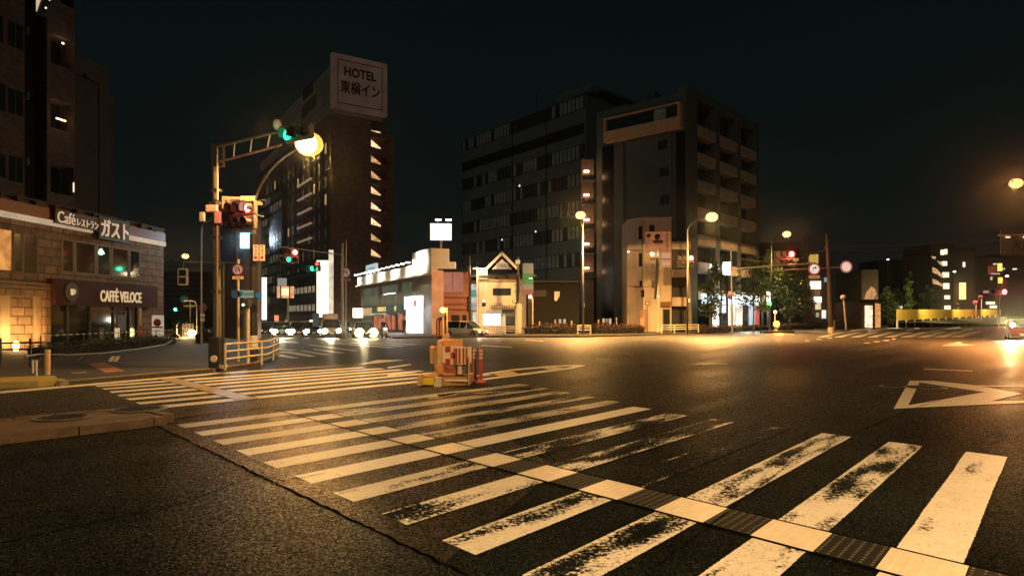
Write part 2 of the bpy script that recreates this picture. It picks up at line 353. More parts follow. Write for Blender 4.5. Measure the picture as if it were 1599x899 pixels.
# ------------------------------------------------------------------ common materials
M_conc = mat('concrete', (0.22, 0.20, 0.17), 0.75, var=0.35, vscale=2.5, bump=0.3)
M_kerb = mat('kerb_stone', (0.34, 0.29, 0.22), 0.7, var=0.4, vscale=3.5, bump=0.5, bscale=60)
M_pave = mat('pavement_slabs', (0.055, 0.050, 0.042), 0.75, var=0.35, vscale=1.2, bump=0.3, bscale=30)
M_steel = mat('galvanised_steel', (0.30, 0.30, 0.28), 0.45, 0.6, var=0.25, vscale=4, streak=True)
M_dark = mat('dark_paint', (0.025, 0.024, 0.022), 0.5, var=0.4)
M_blackp = mat('black_plastic', (0.012, 0.012, 0.012), 0.45)
M_white = mat('white_paint', (0.72, 0.68, 0.58), 0.5, var=0.2, vscale=5)
M_cream = mat('cream_paint', (0.62, 0.52, 0.36), 0.55, var=0.2, vscale=5)
M_polec = mat('pole_concrete', (0.12, 0.105, 0.08), 0.75, var=0.3, vscale=6, bump=0.3, streak=True)
M_red = mat('red_paint', (0.42, 0.03, 0.025), 0.45)
M_blue = mat('blue_paint', (0.02, 0.10, 0.30), 0.45)
M_green = mat('green_paint', (0.02, 0.16, 0.09), 0.5)
M_glass = glass('dark_glass')
M_rubber = mat('rubber', (0.015, 0.015, 0.015), 0.8)
M_chrome = mat('chrome', (0.6, 0.6, 0.6), 0.2, 1.0, var=0.05)
# ================================================================== GROUND
M_road = asphalt('asphalt')
M_road2 = asphalt('asphalt_coarse', base=(0.012, 0.0155, 0.0135), rough=0.32, grain=105.0, strength=0.10, gk=0.30, gexp=6.0, facet=0.34)
M_road3 = asphalt('asphalt_light', base=(0.022, 0.020, 0.014), rough=0.34, grain=95.0, strength=0.2, gk=.5, gexp=7.0, facet=0.10)
gm = MB()
for i in range(12):
    for j in range(12):
        x0, y0 = -900+i*150, -300+j*150
        gm.face([(x0, y0, 0), (x0+150, y0, 0), (x0+150, y0+150, 0), (x0, y0+150, 0)])
road = gm.build('road', M_road, kind='structure')
M_paint = paint_wear('road_paint')
D2 = Vector((0.6345, 0.7729)); D1 = Vector((0.652, -0.758)); L0 = Vector((-5.675, 11.38))
NN = Vector((-D2.y, D2.x))
def flat(name, m, pts, z, label=None, wear=None, dirt=0.0):
    o = MB().face([(p[0], p[1], z) for p in pts]).build(name, m, road)
    uvl = o.data.uv_layers.new(name='UVMap')
    if len(pts) == 4:
        for li, c in zip(o.data.polygons[0].loop_indices, ((0, 0), (1, 0), (1, 1), (0, 1))): uvl.data[li].uv = c
    else:
        for li in o.data.polygons[0].loop_indices: uvl.data[li].uv = (.5, .5)
    if o.data.polygons[0].normal.z < 0: o.data.flip_normals()
    if wear is not None: o['wear'] = float(wear); o['dirt'] = float(dirt)
    if label: o['label'] = label
    return o
def gflat(name, m, pix, z=0.008, **k): return flat(name, m, [G(x, y) for x, y in pix], z, **k)
# coarse old asphalt left of the crossing
left_edge = [L0+D1*s-D2*0.30 for s in (-0.2, 3.5, 7.0, 12.0, 16)]
flat('coarse_asphalt_patch', M_road2, [tuple(p) for p in left_edge]+[(-14, -6), (-16, 0), (-9.6, 6.6)], 0.004)
# browner strip of asphalt under the crossing
flat('crossing_asphalt', M_road3, [tuple(L0+D1*(-0.1)-D2*0.28), tuple(L0+D1*8.2-D2*0.28), tuple(L0+D1*7.0+D2*2.6), tuple(L0+D1*3.0+D2*4.6), tuple(L0+D1*(-0.1)+D2*8.4)], 0.004)
def crack(pts, w, seed):
    rnd = random.Random(seed); mb = MB(); prev = None
    P = [Vector((p[0], p[1])) for p in pts]; out = []
    for a, b in zip(P[:-1], P[1:]):
        n = max(2, int((b-a).length/0.07))
        for k in range(n): out.append(a+(b-a)*k/n+Vector((rnd.uniform(-1, 1), rnd.uniform(-1, 1)))*w*0.8)
    for a, b in zip(out[:-1], out[1:]):
        d = (b-a).normalized(); q = Vector((-d.y, d.x))*w*rnd.uniform(0.3, 0.9)
        mb.face([(*(a-q), 0.0125), (*(b-q), 0.0125), (*(b+q), 0.0125), (*(a+q), 0.0125)])
    return mb.build('crack', mat('crack_tar', (0.003, 0.003, 0.003), 1.0, spec=0.0), road)
crack([tuple(p) for p in left_edge], 0.022, 1)
crack([tuple(G(0, 850)), tuple(G(144, 817)), tuple(G(285, 787)), tuple(G(402, 743)), tuple(G(445, 752)), tuple(G(520, 737))], 0.014, 2)
crack([tuple(G(270, 655)), tuple(G(440, 634)), tuple(G(655, 606))], 0.03, 3)
# --- stripes of the near crossing: broken by the guide strip
wears = {0: .35, 1: .3, 2: .35, 3: .25, 4: .38, 5: .2, 6: .45, 7: .42, 8: .42, 9: .55, 10: .40, 11: .45, 12: .15, 13: .2, 14: .2, 15: .1}
wearR = {0: .4, 1: .55, 2: .5, 3: .65, 4: .62, 5: .05, 6: .62, 7: .72, 8: .92, 9: .5, 10: .52, 11: .22, 12: .45, 13: .3}
dirts = {0: .45, 1: .1, 2: .4, 3: .1, 4: .3, 5: .05, 6: .35}
TA, TB = 2.03, 2.60      # guide strip, metres from the left edge along the stripes
for k in range(0, 14):
    s = 0.02+0.975*k
    a = L0+D1*s; b = L0+D1*(s+0.47)
    skew = 0.0
    o1 = [a, b, b+D2*(TA-0.04), a+D2*(TA-0.04)]
    flat('crossing_stripe', M_paint, o1, 0.008+0.0, wear=wears.get(k, .2)+(.16 if k in (6,7,8,9,10,11) else 0), dirt=dirts.get(k, .12))
    ln = 7.8 if k <= 5 else 7.55
    if k < 5: ln = 9.2-0.25*k
    o2 = [a+D2*(TB+0.03), b+D2*(TB+0.03), b+D2*ln, a+D2*ln]
    flat('crossing_stripe', M_paint, o2, 0.008, wear=wearR.get(k, .3)+(.16 if k in (6,7,8,9,10,11) else 0), dirt=(.55 if k < 5 else .05))
# --- guide strip (white squares on the stripes, studded dark sheet between them)
M_gwhite = mat('guide_sheet_white', (0.74, 0.66, 0.52), 0.38, var=0.12, vscale=9)
M_gdark = mat('guide_sheet_dark', (0.010, 0.012, 0.011), 0.6, var=0.3, vscale=12, spec=0.12)
M_stud = mat('guide_stud', (0.10, 0.095, 0.07), 0.5, spec=.2)
sts = MB(); bars = MB()
for k in range(-1, 14):
    s = 0.02+0.975*k
    def P(ss, t): return L0+D1*ss+D2*t
    if k >= 0:
        flat('guide_square', M_gwhite, [P(s-.02, TA), P(s+.50, TA), P(s+.50, TB), P(s-.02, TB)], 0.012)
    flat('guide_sheet', M_gdark, [P(s+.505, TA), P(s+.95, TA), P(s+.95, TB), P(s+.505, TB)], 0.012)
    for r in range(6):
        for q in range(9 if k > 2 else 6):
            c = P(s+.53+r*.078, TA+.04+q*(.49/(8 if k > 2 else 5)))
            w = .011
            sts.prism([(c.x-w, c.y-w), (c.x+w, c.y-w), (c.x+w, c.y+w), (c.x-w, c.y+w)], 0.012, 0.017)
    if k >= 0:
        for r in range(5):
            a = P(s+.05+r*.095, TA+.05); b = P(s+.05+r*.095, TB-.05); q = D1*.008
            bars.prism([tuple(a-q), tuple(a+q), tuple(b+q), tuple(b-q)], 0.012, 0.0155)
sts.build('guide_studs', M_stud, road, kind='stuff'); bars.build('guide_bars', M_gwhite, road, kind='stuff')
for t in (TA-.03, TB+.02):
    a, b = L0+D1*(-.6)+D2*t, L0+D1*13.5+D2*t; q = D2*.012
    flat('guide_joint', MC['crack_tar'], [a-q, b-q, b+q, a+q], 0.0128)
# --- far half of the crossing, beyond the median
for k in range(-9, -2):
    s = 0.02+0.955*k
    a = L0+D1*s+D2*(0.15); b = a+D1*0.47; ln = 8.8+0.25*(k+9)
    flat('crossing_stripe', M_paint, [a, b, b+D2*ln, a+D2*ln], 0.008, wear=.18+.05*(k % 3), dirt=.12+.1*((k+1) % 2))
a, b = L0+D1*(-9.3)+D2*1.95, L0+D1*(-2.4)+D2*1.95
for t in (0, .5):
    q = D2*.012; flat('guide_joint', MC['crack_tar'], [a+D2*t-q, b+D2*t-q, b+D2*t+q, a+D2*t+q], 0.0128)
flat('guide_sheet', mat('guide_sheet_old', (0.38, 0.31, 0.22), 0.45, var=0.4, vscale=6), [a+D2*.02, b+D2*.02, b+D2*.48, a+D2*.48], 0.0124)
# edge line and arrow beyond it
gflat('road_line', M_paint, [(0, 611), (90, 603), (335, 582.5), (560, 569), (590, 562), (632, 562), (590, 567), (335, 584.5), (92, 606.5), (0, 614.5)], wear=.1, dirt=.1)
gflat('road_line', M_paint, [(605, 573.5), (643, 568), (643, 569.6), (605, 575.2)], wear=.3)
gflat('road_line', M_paint, [(605, 585), (652, 580), (652, 581.8), (605, 587)], wear=.3)
# faded remains right of the near crossing
gflat('road_line', M_paint, [(680, 617), (712, 613), (716, 616), (690, 619)], wear=.3)
gflat('road_line', M_paint, [(830, 619), (846, 617.5), (850, 618.6), (836, 620)], wear=.4)
gflat('road_line', M_paint, [(655, 622), (842, 605), (846, 606.5), (660, 624)], wear=.9)
# nose marking behind the beacon
nose = [(752, 583.5), (800, 576.5), (860, 571), (905, 569.3), (915, 571), (895, 575.5), (850, 581.5), (800, 588), (752, 594)]
inn = [(752, 586), (800, 579), (860, 573.2), (897, 571.6), (888, 574), (846, 579), (798, 585.2), (752, 591.3)]
n = len(nose)
for i in range(n-1): gflat('nose_line', M_paint, [nose[i], nose[i+1], inn[i+1] if i+1 < 8 else inn[7], inn[min(i, 7)]] if i < 7 else [nose[i], nose[i+1], inn[7]], wear=.05)
M_ypaint = paint_wear('yellow_road_paint', (0.70, 0.50, 0.16))
gflat('nose_bar', M_ypaint, [(770, 584), (800, 579.4), (812, 584), (782, 588)], wear=.1)
gflat('nose_bar', M_ypaint, [(846, 574.6), (868, 572.8), (882, 575), (862, 578)], wear=.1)
# chevron marking at the right
z6 = lambda pts: [(1200+x/4.007, 480+y/4.009) for x, y in pts]
for pts in ([(785, 635), (878, 613), (910, 545), (935, 495), (872, 483), (846, 525)], [(872, 483), (935, 495), (947, 470), (885, 458)],
            [(885, 458), (1040, 460), (1300, 487), (1590, 540), (1355, 530), (947, 470)],
            [(785, 635), (878, 613), (1355, 530), (1590, 540), (1390, 587), (1200, 615)],
            [(1300, 487), (1599, 491), (2100, 505), (2100, 514), (1599, 499), (1330, 494)],
            [(1200, 615), (1390, 587), (1599, 583), (2100, 570), (2100, 582), (1599, 598)]):
    gflat('chevron_marking', M_paint, z6(pts), wear=.03, dirt=.0)
gflat('road_line', M_paint, [(1443, 575.3), (1520, 578.6), (1520, 580), (1443, 576.7)], wear=.1)
gflat('arrow_marking', M_paint, z6([(1080, 240), (1200, 213), (1215, 225), (1300, 236), (1215, 243)]), wear=.1)
for x in ((595, 640), (655, 702), (712, 760), (772, 802)): gflat('guide_dash', M_paint, z6([(x[0], 224-(x[0]-595)*.13), (x[0]+10, 219-(x[0]-595)*.13), (x[1], 219-(x[0]-595)*.13), (x[1]-8, 224-(x[0]-595)*.13)]), wear=.05)
for x in ((225, 262), (298, 335), (368, 400)): gflat('guide_dash', M_paint, z6([(x[0], 210-(x[0]-225)*.12), (x[0]+10, 205-(x[0]-225)*.12), (x[1], 205-(x[0]-225)*.12), (x[1]-8, 210-(x[0]-225)*.12)]), wear=.05)
gflat('road_line', M_paint, [(1080, 568.5), (1110, 566.5), (1138, 567.4), (1136, 568.8), (1100, 569.6)], wear=.6)  # pale paint shape stands in for a manhole cover catching the light
# right far crossing
z5 = lambda pts: [(1300+x/4.495, 340+y/4.495) for x, y in pts]
for i in range(9):
    x = -110+i*117
    gflat('crossing_stripe', M_paint, z5([(x, 838), (x+60+4*i, 838), (x+200+4*i, 806-i), (x+150, 806-i)]), wear=.15, dirt=.1)
for (x0, y0, x1, y1, w) in ((130, 792, 280, 778, 5), (250, 796, 760, 738, 5), (520, 788, 610, 778, 5), (560, 744, 650, 734, 4), (850, 742, 920, 736, 4), (910, 794, 985, 780, 5), (680, 800, 900, 768, 5), (940, 752, 1060, 744, 4)):
    gflat('lane_dash', M_paint, z5([(x0, y0+w), (x0, y0-w), (x1, y1-w), (x1, y1+w)]), wear=.35)
# far left crossing of the side street (fan of long stripes in the wet shine)
z8 = lambda pts: [(400+x/6.15, 520+y/6.15) for x, y in pts]
for pts in ([(180, 195), (420, 238), (350, 243), (170, 210)], [(330, 175), (590, 220), (520, 230), (200, 178)], [(450, 165), (720, 207), (640, 210), (420, 172)],
            [(560, 150), (870, 190), (800, 194), (540, 158)], [(520, 108), (1000, 170), (940, 174), (500, 114)], [(700, 90), (1350, 138), (1290, 143), (690, 98)],
            [(900, 85), (1460, 124), (1400, 130), (890, 92)], [(1100, 84), (1580, 108), (1520, 116), (1090, 90)], [(240, 150), (420, 165), (330, 170), (230, 156)],
            [(100, 65), (380, 75), (420, 98), (170, 92)]):
    gflat('crossing_stripe', M_paint, z8(pts), wear=.1, dirt=.1)
gflat('road_line', M_paint, [(752, 538), (800, 541.5), (800, 543), (752, 540)], wear=.1)
gflat('road_line', M_paint, [(820, 530), (850, 532), (850, 533), (820, 531)], wear=.1)
for pl, sd in (([(700, 640), (1000, 612), (1400, 560)], 11), ([(1010, 899), (1240, 720), (1420, 640), (1599, 585)], 12), ([(0, 720), (150, 700), (330, 672)], 13), ([(1000, 580), (1180, 600), (1460, 655), (1599, 690)], 14)):
    crack([tuple(G(*p)) for p in pl], .010, sd)
gflat('asphalt_patch', M_road2, [(560, 640), (640, 628), (690, 640), (600, 655)], .006)
gflat('asphalt_patch', M_road3, [(930, 560), (1010, 556), (1040, 566), (955, 572)], .004)
# --- median
z_m = 0.155
P0 = Vector((-7.27, 9.55)); 
def MQ(t, p): q = P0+D2*t+NN*p; return (q.x, q.y)
med = MB(); med.prism([MQ(-14, 0.17), MQ(2.2, 0.17), MQ(2.35, 0.4), MQ(2.3, 1.5), MQ(2.05, 1.7), MQ(-14, 1.7)], 0, z_m-.015)
median = med.build('median_island', mat('median_stone', (0.13, 0.08, 0.045), 0.75, var=0.55, vscale=1.6, bump=0.8, bscale=55), kind='structure', bevel=0.03)
rk = random.Random(9)
M_ks = mat('kerb_granite', (0.12, 0.075, 0.042), 0.7, var=.5, vscale=5, bump=.7, bscale=70)
for side in (0, 1):
    t_ = -8.4
    while t_ < 2.2:
        l_ = .60 if t_ < -1.3 or side else 1.1
        l_ = min(l_, 2.32-t_); o_ = rk.uniform(-.008, .008); h_ = z_m+rk.uniform(-.006, .006)
        p0, p1 = (0+o_, .175+o_) if side == 0 else (1.69+o_, 1.86+o_)
        MB().prism([MQ(t_, p0), MQ(t_+l_-.014, p0), MQ(t_+l_-.014, p1), MQ(t_, p1)], 0, h_).build('kerb_stone', M_ks, median, bevel=.012); t_ += l_
for p0, p1 in ((.18, .70), (.715, 1.2), (1.215, 1.68)):
    MB().prism([MQ(2.34, p0), MQ(2.52, p0+(.06 if p0 < .3 else 0)), MQ(2.52, p1-(.06 if p1 > 1.5 else 0)), MQ(2.34, p1)], 0, z_m+.002).build('kerb_stone', M_ks, median, bevel=.012)
def manhole(name, px, py, r, z, label, m=None):
    c = G(px, py, z)
    t = thing(name, label, 'manhole cover', (c.x, c.y, z))
    MB().lathe((0, 0, 0), [(r+.05, 0), (r+.05, .006), (r, .007)], n=28).build('ring', m or M_steel, t)
    b = MB().lathe((0, 0, 0), [(r-.012, .0075), (r-.02, .011)], n=28)
    for i in range(-4, 5):
        for j in range(-4, 5):
            if i*i+j*j < 17: b.box(i*r*.2-.03*r, i*r*.2+.03*r, j*r*.2-.03*r, j*r*.2+.03*r, .011, .018)
    b.build('lid', mat('cast_iron', (0.03, 0.028, 0.025), 0.38, 0.5), t)
    return t
manhole('manhole_cover', 98, 651, .38, z_m, 'left dark round manhole cover set in the kerbed median')
manhole('manhole_cover', 219, 638, .42, z_m, 'right glinting manhole cover near the tip of the median')
manhole('manhole_cover', 1396, 603, .30, 0.008, 'small manhole cover just left of the white chevron marking')
manhole('manhole_cover', 1445, 604.5, .46, 0.0125, 'large manhole cover overlapping the white chevron marking')
manhole('manhole_cover', 970, 554.5, .55, 0.008, 'dark manhole cover alone in the middle of the junction')
# --- pavements
def slab(name, pix, h=0.13, m=None, extra=(), kerb=True):
    pts = [tuple(G(x, y).xy) for x, y in pix]+list(extra)
    o = MB().prism(pts, 0, h).build(name, m or M_pave, kind='structure')
    if sum((pts[i][0]*pts[(i+1) % len(pts)][1]-pts[(i+1) % len(pts)][0]*pts[i][1]) for i in range(len(pts))) < 0: o.data.flip_normals()
    if kerb:
        for a, b in zip(pts[:len(pix)-1], pts[1:len(pix)]):
            a, b = Vector(a), Vector(b); d = (b-a).normalized(); q = Vector((-d.y, d.x)); 
            if True:
                MB().prism([tuple(a-d*.02), tuple(b+d*.02), tuple(b+d*.02+q*.17), tuple(a-d*.02+q*.17)][::1], 0.001, h+0.006).build('kerb', M_kerb, o)
    return o
slab('pavement_left', [(-260, 618), (0, 602), (88, 599), (96, 603), (335, 581), (400, 572), (432, 560), (437, 550), (425, 538), (330, 527), (300, 519.5), (280, 514)], extra=[(-60, 110), (-110, 110), (-60, 17)])
slab('pavement_far', [(590, 521), (612, 528.5), (760, 526.5), (905, 526.5), (1010, 524), (1100, 520), (1200, 515.5), (1262, 510.5)], extra=[(170, 400), (40, 500), (-118, 300)])
slab('pavement_right', [(1275, 513.5), (1292, 514), (1350, 510), (1565, 499.8)], extra=[(1500, 1200), (500, 1100), (260, 380)])
c = G(1214, 520)
MB().box(c.x-1.9, c.x+1.9, c.y-.6, c.y+.6, 0, .28).build('traffic_island', M_dark, kind='structure', bevel=.04)
# ================================================================== BUILDINGS
def block(fac, name, label, cat, px0, px1, h, depth, m, group=None, u0=None, u1=None, z0=0):
    t = fac.thing(name, label, cat, group)
    a = fac.u(px0) if u0 is None else u0; b = fac.u(px1) if u1 is None else u1
    MB().box(min(a, b), max(a, b), 0, depth, z0, h).build('wall', m, t)
    return t
def window(t, u0, z0, u1, z1, out=0.0, frame=None, pane=None, mull=1, fw=0.06, name='window', bars=0, proud=.03):
    f = MB(); u0, u1 = min(u0, u1), max(u0, u1)
    f.panel(u0, z0, u0+fw, z1, out+proud, proud+.02); f.panel(u1-fw, z0, u1, z1, out+proud, proud+.02)
    f.panel(u0+fw, z0, u1-fw, z0+fw, out+proud, proud+.02); f.panel(u0+fw, z1-fw, u1-fw, z1, out+proud, proud+.02)
    for i in range(1, mull+0):
        x = u0+(u1-u0)*i/mull; f.panel(x-fw/2, z0+fw, x+fw/2, z1-fw, out+proud-.004, proud)
    w = f.build(name, frame or M_dark, t)
    MB().panel(u0+fw*.5, z0+fw*.5, u1-fw*.5, z1-fw*.5, out+.012, .02).build('pane', pane or M_glass, w)
    return w
# ---------------------------------------------------------------- cafe building, left
CF = Fac(256, 49, 870)
M_block = mat('stone_blocks', (0.30, 0.21, 0.125), 0.75, brick=(0.95, 0.48, 0.035, 0.25), var=0.45, vscale=1.6)
cafe = block(CF, 'cafe_building', 'two storey stone block building with red roof band and maroon coffee shop front', 'building', -90, 256, 8.2, 14, M_block)
uL = CF.u(-90)
mb = MB(); mb.box(uL, -.0, -.12, .3, 8.2, 8.32)
rr = random.Random(3)
u = uL+1
while u < -1: mb.box(u, u+rr.uniform(.2, .9), -.25, -.05, 8.0, 8.0+rr.uniform(.1, .32)); u += rr.uniform(.8, 1.8)
mb.build('parapet_edge', mat('parapet', (0.10, 0.075, 0.055), .8), cafe)
M_maroon = mat('red_band', (0.24, 0.018, 0.014), 0.4)
MB().panel(uL, 7.36, -.02, 7.98, .14, .14).build('roof_band', M_maroon, cafe)
M_strip_glow = emis('band_glow', (1.0, 0.74, 0.48), 0.42, .15, .6)  # glow put into the pale strip for the lamplight falling on it
for a, b in ((uL, CF.u(83)), (CF.u(85), CF.u(103)), (CF.u(106), CF.u(124)), (CF.u(127), CF.u(141)), (CF.u(186), -.02)):
    MB().panel(a, 7.04, b, 7.17, .20, .2).build('glow_strip', M_strip_glow, cafe); MB().panel(a, 7.21, b, 7.33, .20, .2).build('glow_strip', M_strip_glow, cafe)
M_lett = emis('sign_letters_peach', (1.0, 0.66, 0.42), 0.55)
sb = MB().panel(CF.u(78), 7.19, CF.u(146), 7.99, .34, .14).panel(CF.u(147), 6.75, CF.u(194), 8.14, .36, .16).build('roof_sign', M_blackp, cafe)
text('lettering', 'Café', sb, M_lett, (CF.u(81)+CF.u(109))/2, 7.58, CF.u(109)-CF.u(81), .66, .37, .05, bold=.0)
text('lettering', 'レストラン', sb, M_lett, (CF.u(112)+CF.u(145))/2, 7.48, CF.u(145)-CF.u(112), .44, .37, .05)
text('lettering', 'ガスト', sb, M_lett, (CF.u(149)+CF.u(192))/2, 7.46, CF.u(192)-CF.u(149), 1.08, .40, .06, bold=.015)
M_tan = mat('tan_frame', (0.20, 0.14, 0.08), .6)
M_olit = emis('amber_room', (1.0, 0.42, 0.10), .55, .5, 1.3)
M_odim = emis('dim_amber_room', (1.0, 0.36, 0.10), .02, .6, .7)
for n__ in M_odim.node_tree.nodes:
    if n__.type == 'BSDF_PRINCIPLED': n__.inputs['Roughness'].default_value = .08; n__.inputs['Base Color'].default_value = (.008, .006, .004, 1)
zw0, zw1 = 4.25, 6.35
window(cafe, CF.u(-25), zw0, CF.u(19), zw1+.1, frame=M_tan, pane=M_olit, mull=2)
window(cafe, CF.u(21), zw0, CF.u(35), zw1, frame=M_tan)
window(cafe, CF.u(36), zw0-.05, CF.u(59), zw1+.05, frame=M_tan)
for a, b, p in ((96, 116, M_odim), (117, 150, M_odim), (151, 173, M_glass), (174, 201, M_odim), (202, 219, M_glass)):
    w = window(cafe, CF.u(a), zw0+.2, CF.u(b), zw1+.1, frame=M_tan, pane=p, fw=.12)
# pendant lamp seen through the upper window
w = MB(); w.lathe((CF.u(157), -.06, 5.95), [(.03, .22), (.18, -.08), (.02, -.16)]).build('pendant_lamp', emis('green_white_lamp', (.55, 1, .6), 6), cafe)
# coffee shop fascia
z0, z1 = 2.55, 4.05
fa = MB().panel(CF.u(73), z0, CF.u(235), z1, .55, .55).build('fascia', mat('maroon_fascia', (0.055, 0.012, 0.012), .75, var=.2), cafe)
M_cl = emis('sign_letters_cream', (1.0, 0.68, 0.36), 0.62)
text('lettering', 'CAFFÈ VELOCE', fa, M_cl, (CF.u(143)+CF.u(208))/2, 3.28, CF.u(208)-CF.u(143), .88, .60, .05, bold=.015)
lg = MB().disc((CF.u(97.5), -.58, 3.33), .55, 'y', 24, .06).build('round_logo', M_blackp, fa)
b = MB(); b.extr([(CF.u(95), 3.15), (CF.u(99.5), 3.15), (CF.u(100), 3.5), (CF.u(94.5), 3.5)], 'y', -.66, -.62); b.box(CF.u(100), CF.u(101.6), -.66, -.62, 3.25, 3.31); b.box(CF.u(101.6), CF.u(102.2), -.66, -.62, 3.25, 3.48); b.build('cup_mark', M_cl, lg)
# storefront glass, mullions, door
MB().panel(CF.u(75), 0.15, CF.u(214), z0, .03, .06).build('shop_glass', glass('shop_glass_m', (.015, .02, .02), .06), cafe)
for x in (75, 104, 139, 176, 200, 213):
    MB().panel(CF.u(x)-.06, 0.13, CF.u(x)+.06, z0, .12, .12).build('mullion', M_dark, cafe)
MB().panel(CF.u(139), 2.2, CF.u(200), 2.32, .13, .1).build('transom', M_dark, cafe)
MB().panel(CF.u(204.6), 0.13, CF.u(206.6), 2.5, .66, .1).build('canopy_post', M_white, cafe)
MB().panel(CF.u(183), 1.0, CF.u(196), 2.0, .06, .05).build('menu_board', emis('dim_screen', (.5, .5, .42), .05), cafe)
# warm niche lit by a floor lamp
nb = MB()
for a, b in ((-90, -8), (62, 72)): nb.panel(CF.u(a), .13, CF.u(b), 3.0, .30, .3)
nb.panel(CF.u(-90), 3.0, CF.u(72), 3.6, .30, .3); nb.build('niche_surround', M_block, cafe)
for z, o in ((3.62, .36), (3.42, .34)): MB().panel(CF.u(-90), z, CF.u(73), z+.1, o, .36).build('moulding', M_tan, cafe)
for a, b in ((-8, 12), (52, 61)): MB().panel(CF.u(a), .13, CF.u(b), 3.0, .16, .16).build('pilaster', mat('sandstone', (0.34, 0.26, 0.17), .7, bump=.3), cafe)
f = MB().lathe((CF.u(4), -.75, .13), [(.10, 0), (.13, .18), (.16, .40), (.04, .52)]).build('floor_lamp_globe', emis('sodium_globe', SODIUM, 14), cafe)
q = CF.W(CF.u(5), .8, 1.0); lamp('POINT', q, 150, (1, .55, .18), .12)
q = CF.W(CF.u(40), .9, 1.0); lamp('POINT', q, 160, (1, .50, .16), .12)
# free-standing signs on its forecourt
def standsign(px0, px1, pyt, pyb, Y, m, label, name='standing_sign', cat='sign', th=.12):
    c = (xat((px0+px1)/2, Y), Y, 0.13); t = thing(name, label, cat, c)
    w = (px1-px0)/F_PX*Y/2; zt = zat(pyt, Y)-.13; zb = max(zat(pyb, Y)-.13, .04)
    p = MB().box(-w, w, -th/2, th/2, zb, zt).build('panel', m, t, bevel=.02)
    MB().box(-w*.8, w*.8, -.2, .2, 0, .04).box(-w*.5, -w*.4, -.03, .03, .04, zb).box(w*.4, w*.5, -.03, .03, .04, zb).build('foot', M_dark, t)
    return t, w, zb, zt
M_poster = emis('lit_poster', (1.0, .78, .56), .38, .1)
t, w, zb, zt = standsign(238, 256, 492, 535, 46, M_poster, 'tall white poster board with red disc at the right corner of the stone cafe building')
o = MB().lathe((0, -.07, zt-.5), [(.26, -.01), (.26, .0)], 'y', 20).build('red_disc', M_maroon, t)
MB().box(-w*.92, w*.92, -.075, -.062, zb+.98, zb+1.08).build('red_rule', M_maroon, t)
MB().tube([(.12*math.cos(a)*.8, -.07, zb+.62+.22*math.sin(a)) for a in [math.radians(60+24*i) for i in range(11)]], .03, 6).build('round_mark', M_dark, t)
MB().box(-.25, .2, -.075, -.062, zb+.14, zb+.22).build('caption', M_dark, t)
t, w, zb, zt = standsign(180, 187, 512, 541, 43, emis('lit_banner', (1.0, .80, .42), .55), 'slim pale banner standing before the coffee shop glass')
t, w, zb, zt = standsign(215.5, 222.5, 508, 539, 44, mat('reddish_banner', (0.35, 0.12, 0.07), .6), 'reddish banner standing at the right end of the coffee shop glass')
# ---------------------------------------------------------------- tall apartment block above, far left
M_aptm = mat('apartment_tile', (0.20, 0.165, 0.14), .75, brick=(.5, .25, .02, .6), var=.3, vscale=.8)
AF = Fac(118, 66, 1075)
apt = block(AF, 'apartment_tower', 'tall dark tiled apartment tower with recessed balconies rising out of the top left corner', 'building', -130, 38, 46, 12, M_aptm, u0=AF.u(-130), u1=AF.u(39))
MB().box(AF.u(39), AF.u(73), 1.4, 12, 0, 46).build('recess_wall', mat('recess', (.03, .028, .026), .8), apt)
mb = MB(); za = 9.0; fl = 6.12
ua, ub = AF.u(74), 0.0
mb.box(ua, ub, 1.6, 12, 0, 46)
mb.box(ua, ua+.35, 0, 1.6, 0, 46); mb.box(ub-.12, ub, 0, 1.6, 0, 46)
z = 7.6
while z < 46: mb.box(ua+.35, ub-.12, 0, 1.6, z-3.3, z); z += fl
mb.build('balcony_column', M_aptm, apt)
M_soffit = mat('soffit_brown', (.16, .07, .04), .8)
zl = [7.6+fl*i for i in range(7)]
M_tube = emis('tube_lamp', (1.0, .62, .30), 5)
for i, z in enumerate(zl[:-1]):
    MB().box(ua+.6, ub-.3, 1.52, 1.58, z+.1, z+fl-3.4).build('balcony_door', M_glass, apt)
for px, py, ww in ((98, 68, .10), (95, 187, .5)):
    MB().box(AF.u(px)-ww, AF.u(px)+ww, -.10, -.02, AF.z(px, py)-.07, AF.z(px, py)+.06).build('balcony_lamp', M_tube, apt)
lamp('POINT', AF.W(AF.u(96), .3, AF.z(96, 66)), 8, (1, .5, .25), .1); lamp('POINT', AF.W(AF.u(95), .5, AF.z(95, 187)), 14, (1, .5, .25), .1)
for (x0, y0, x1, y1) in ((12, 36, 37, 76), (-22, 20, 6, 64), (-20, 128, 10, 172), (12, 140, 37, 180), (-20, 238, 10, 276), (13, 244, 37, 285)):
    a, b, c, d = AF.R(x0, y0, x1, y1); window(apt, a, b, c, d, frame=mat('dull_frame', (.14, .11, .08), .5), mull=2)
for y in (48, 150, 252): MB().box(AF.u(41), AF.u(44), -.2, 1.38, AF.z(42, y)-.3, AF.z(42, y)+.3).build('vent_box', M_steel, apt)
MB().box(AF.u(114), AF.u(115.2), -.12, -.02, AF.z(114, 300), AF.z(114, 285)).build('pipe_light', emis('pale_tube', (1, .8, .55), 1.2), apt)
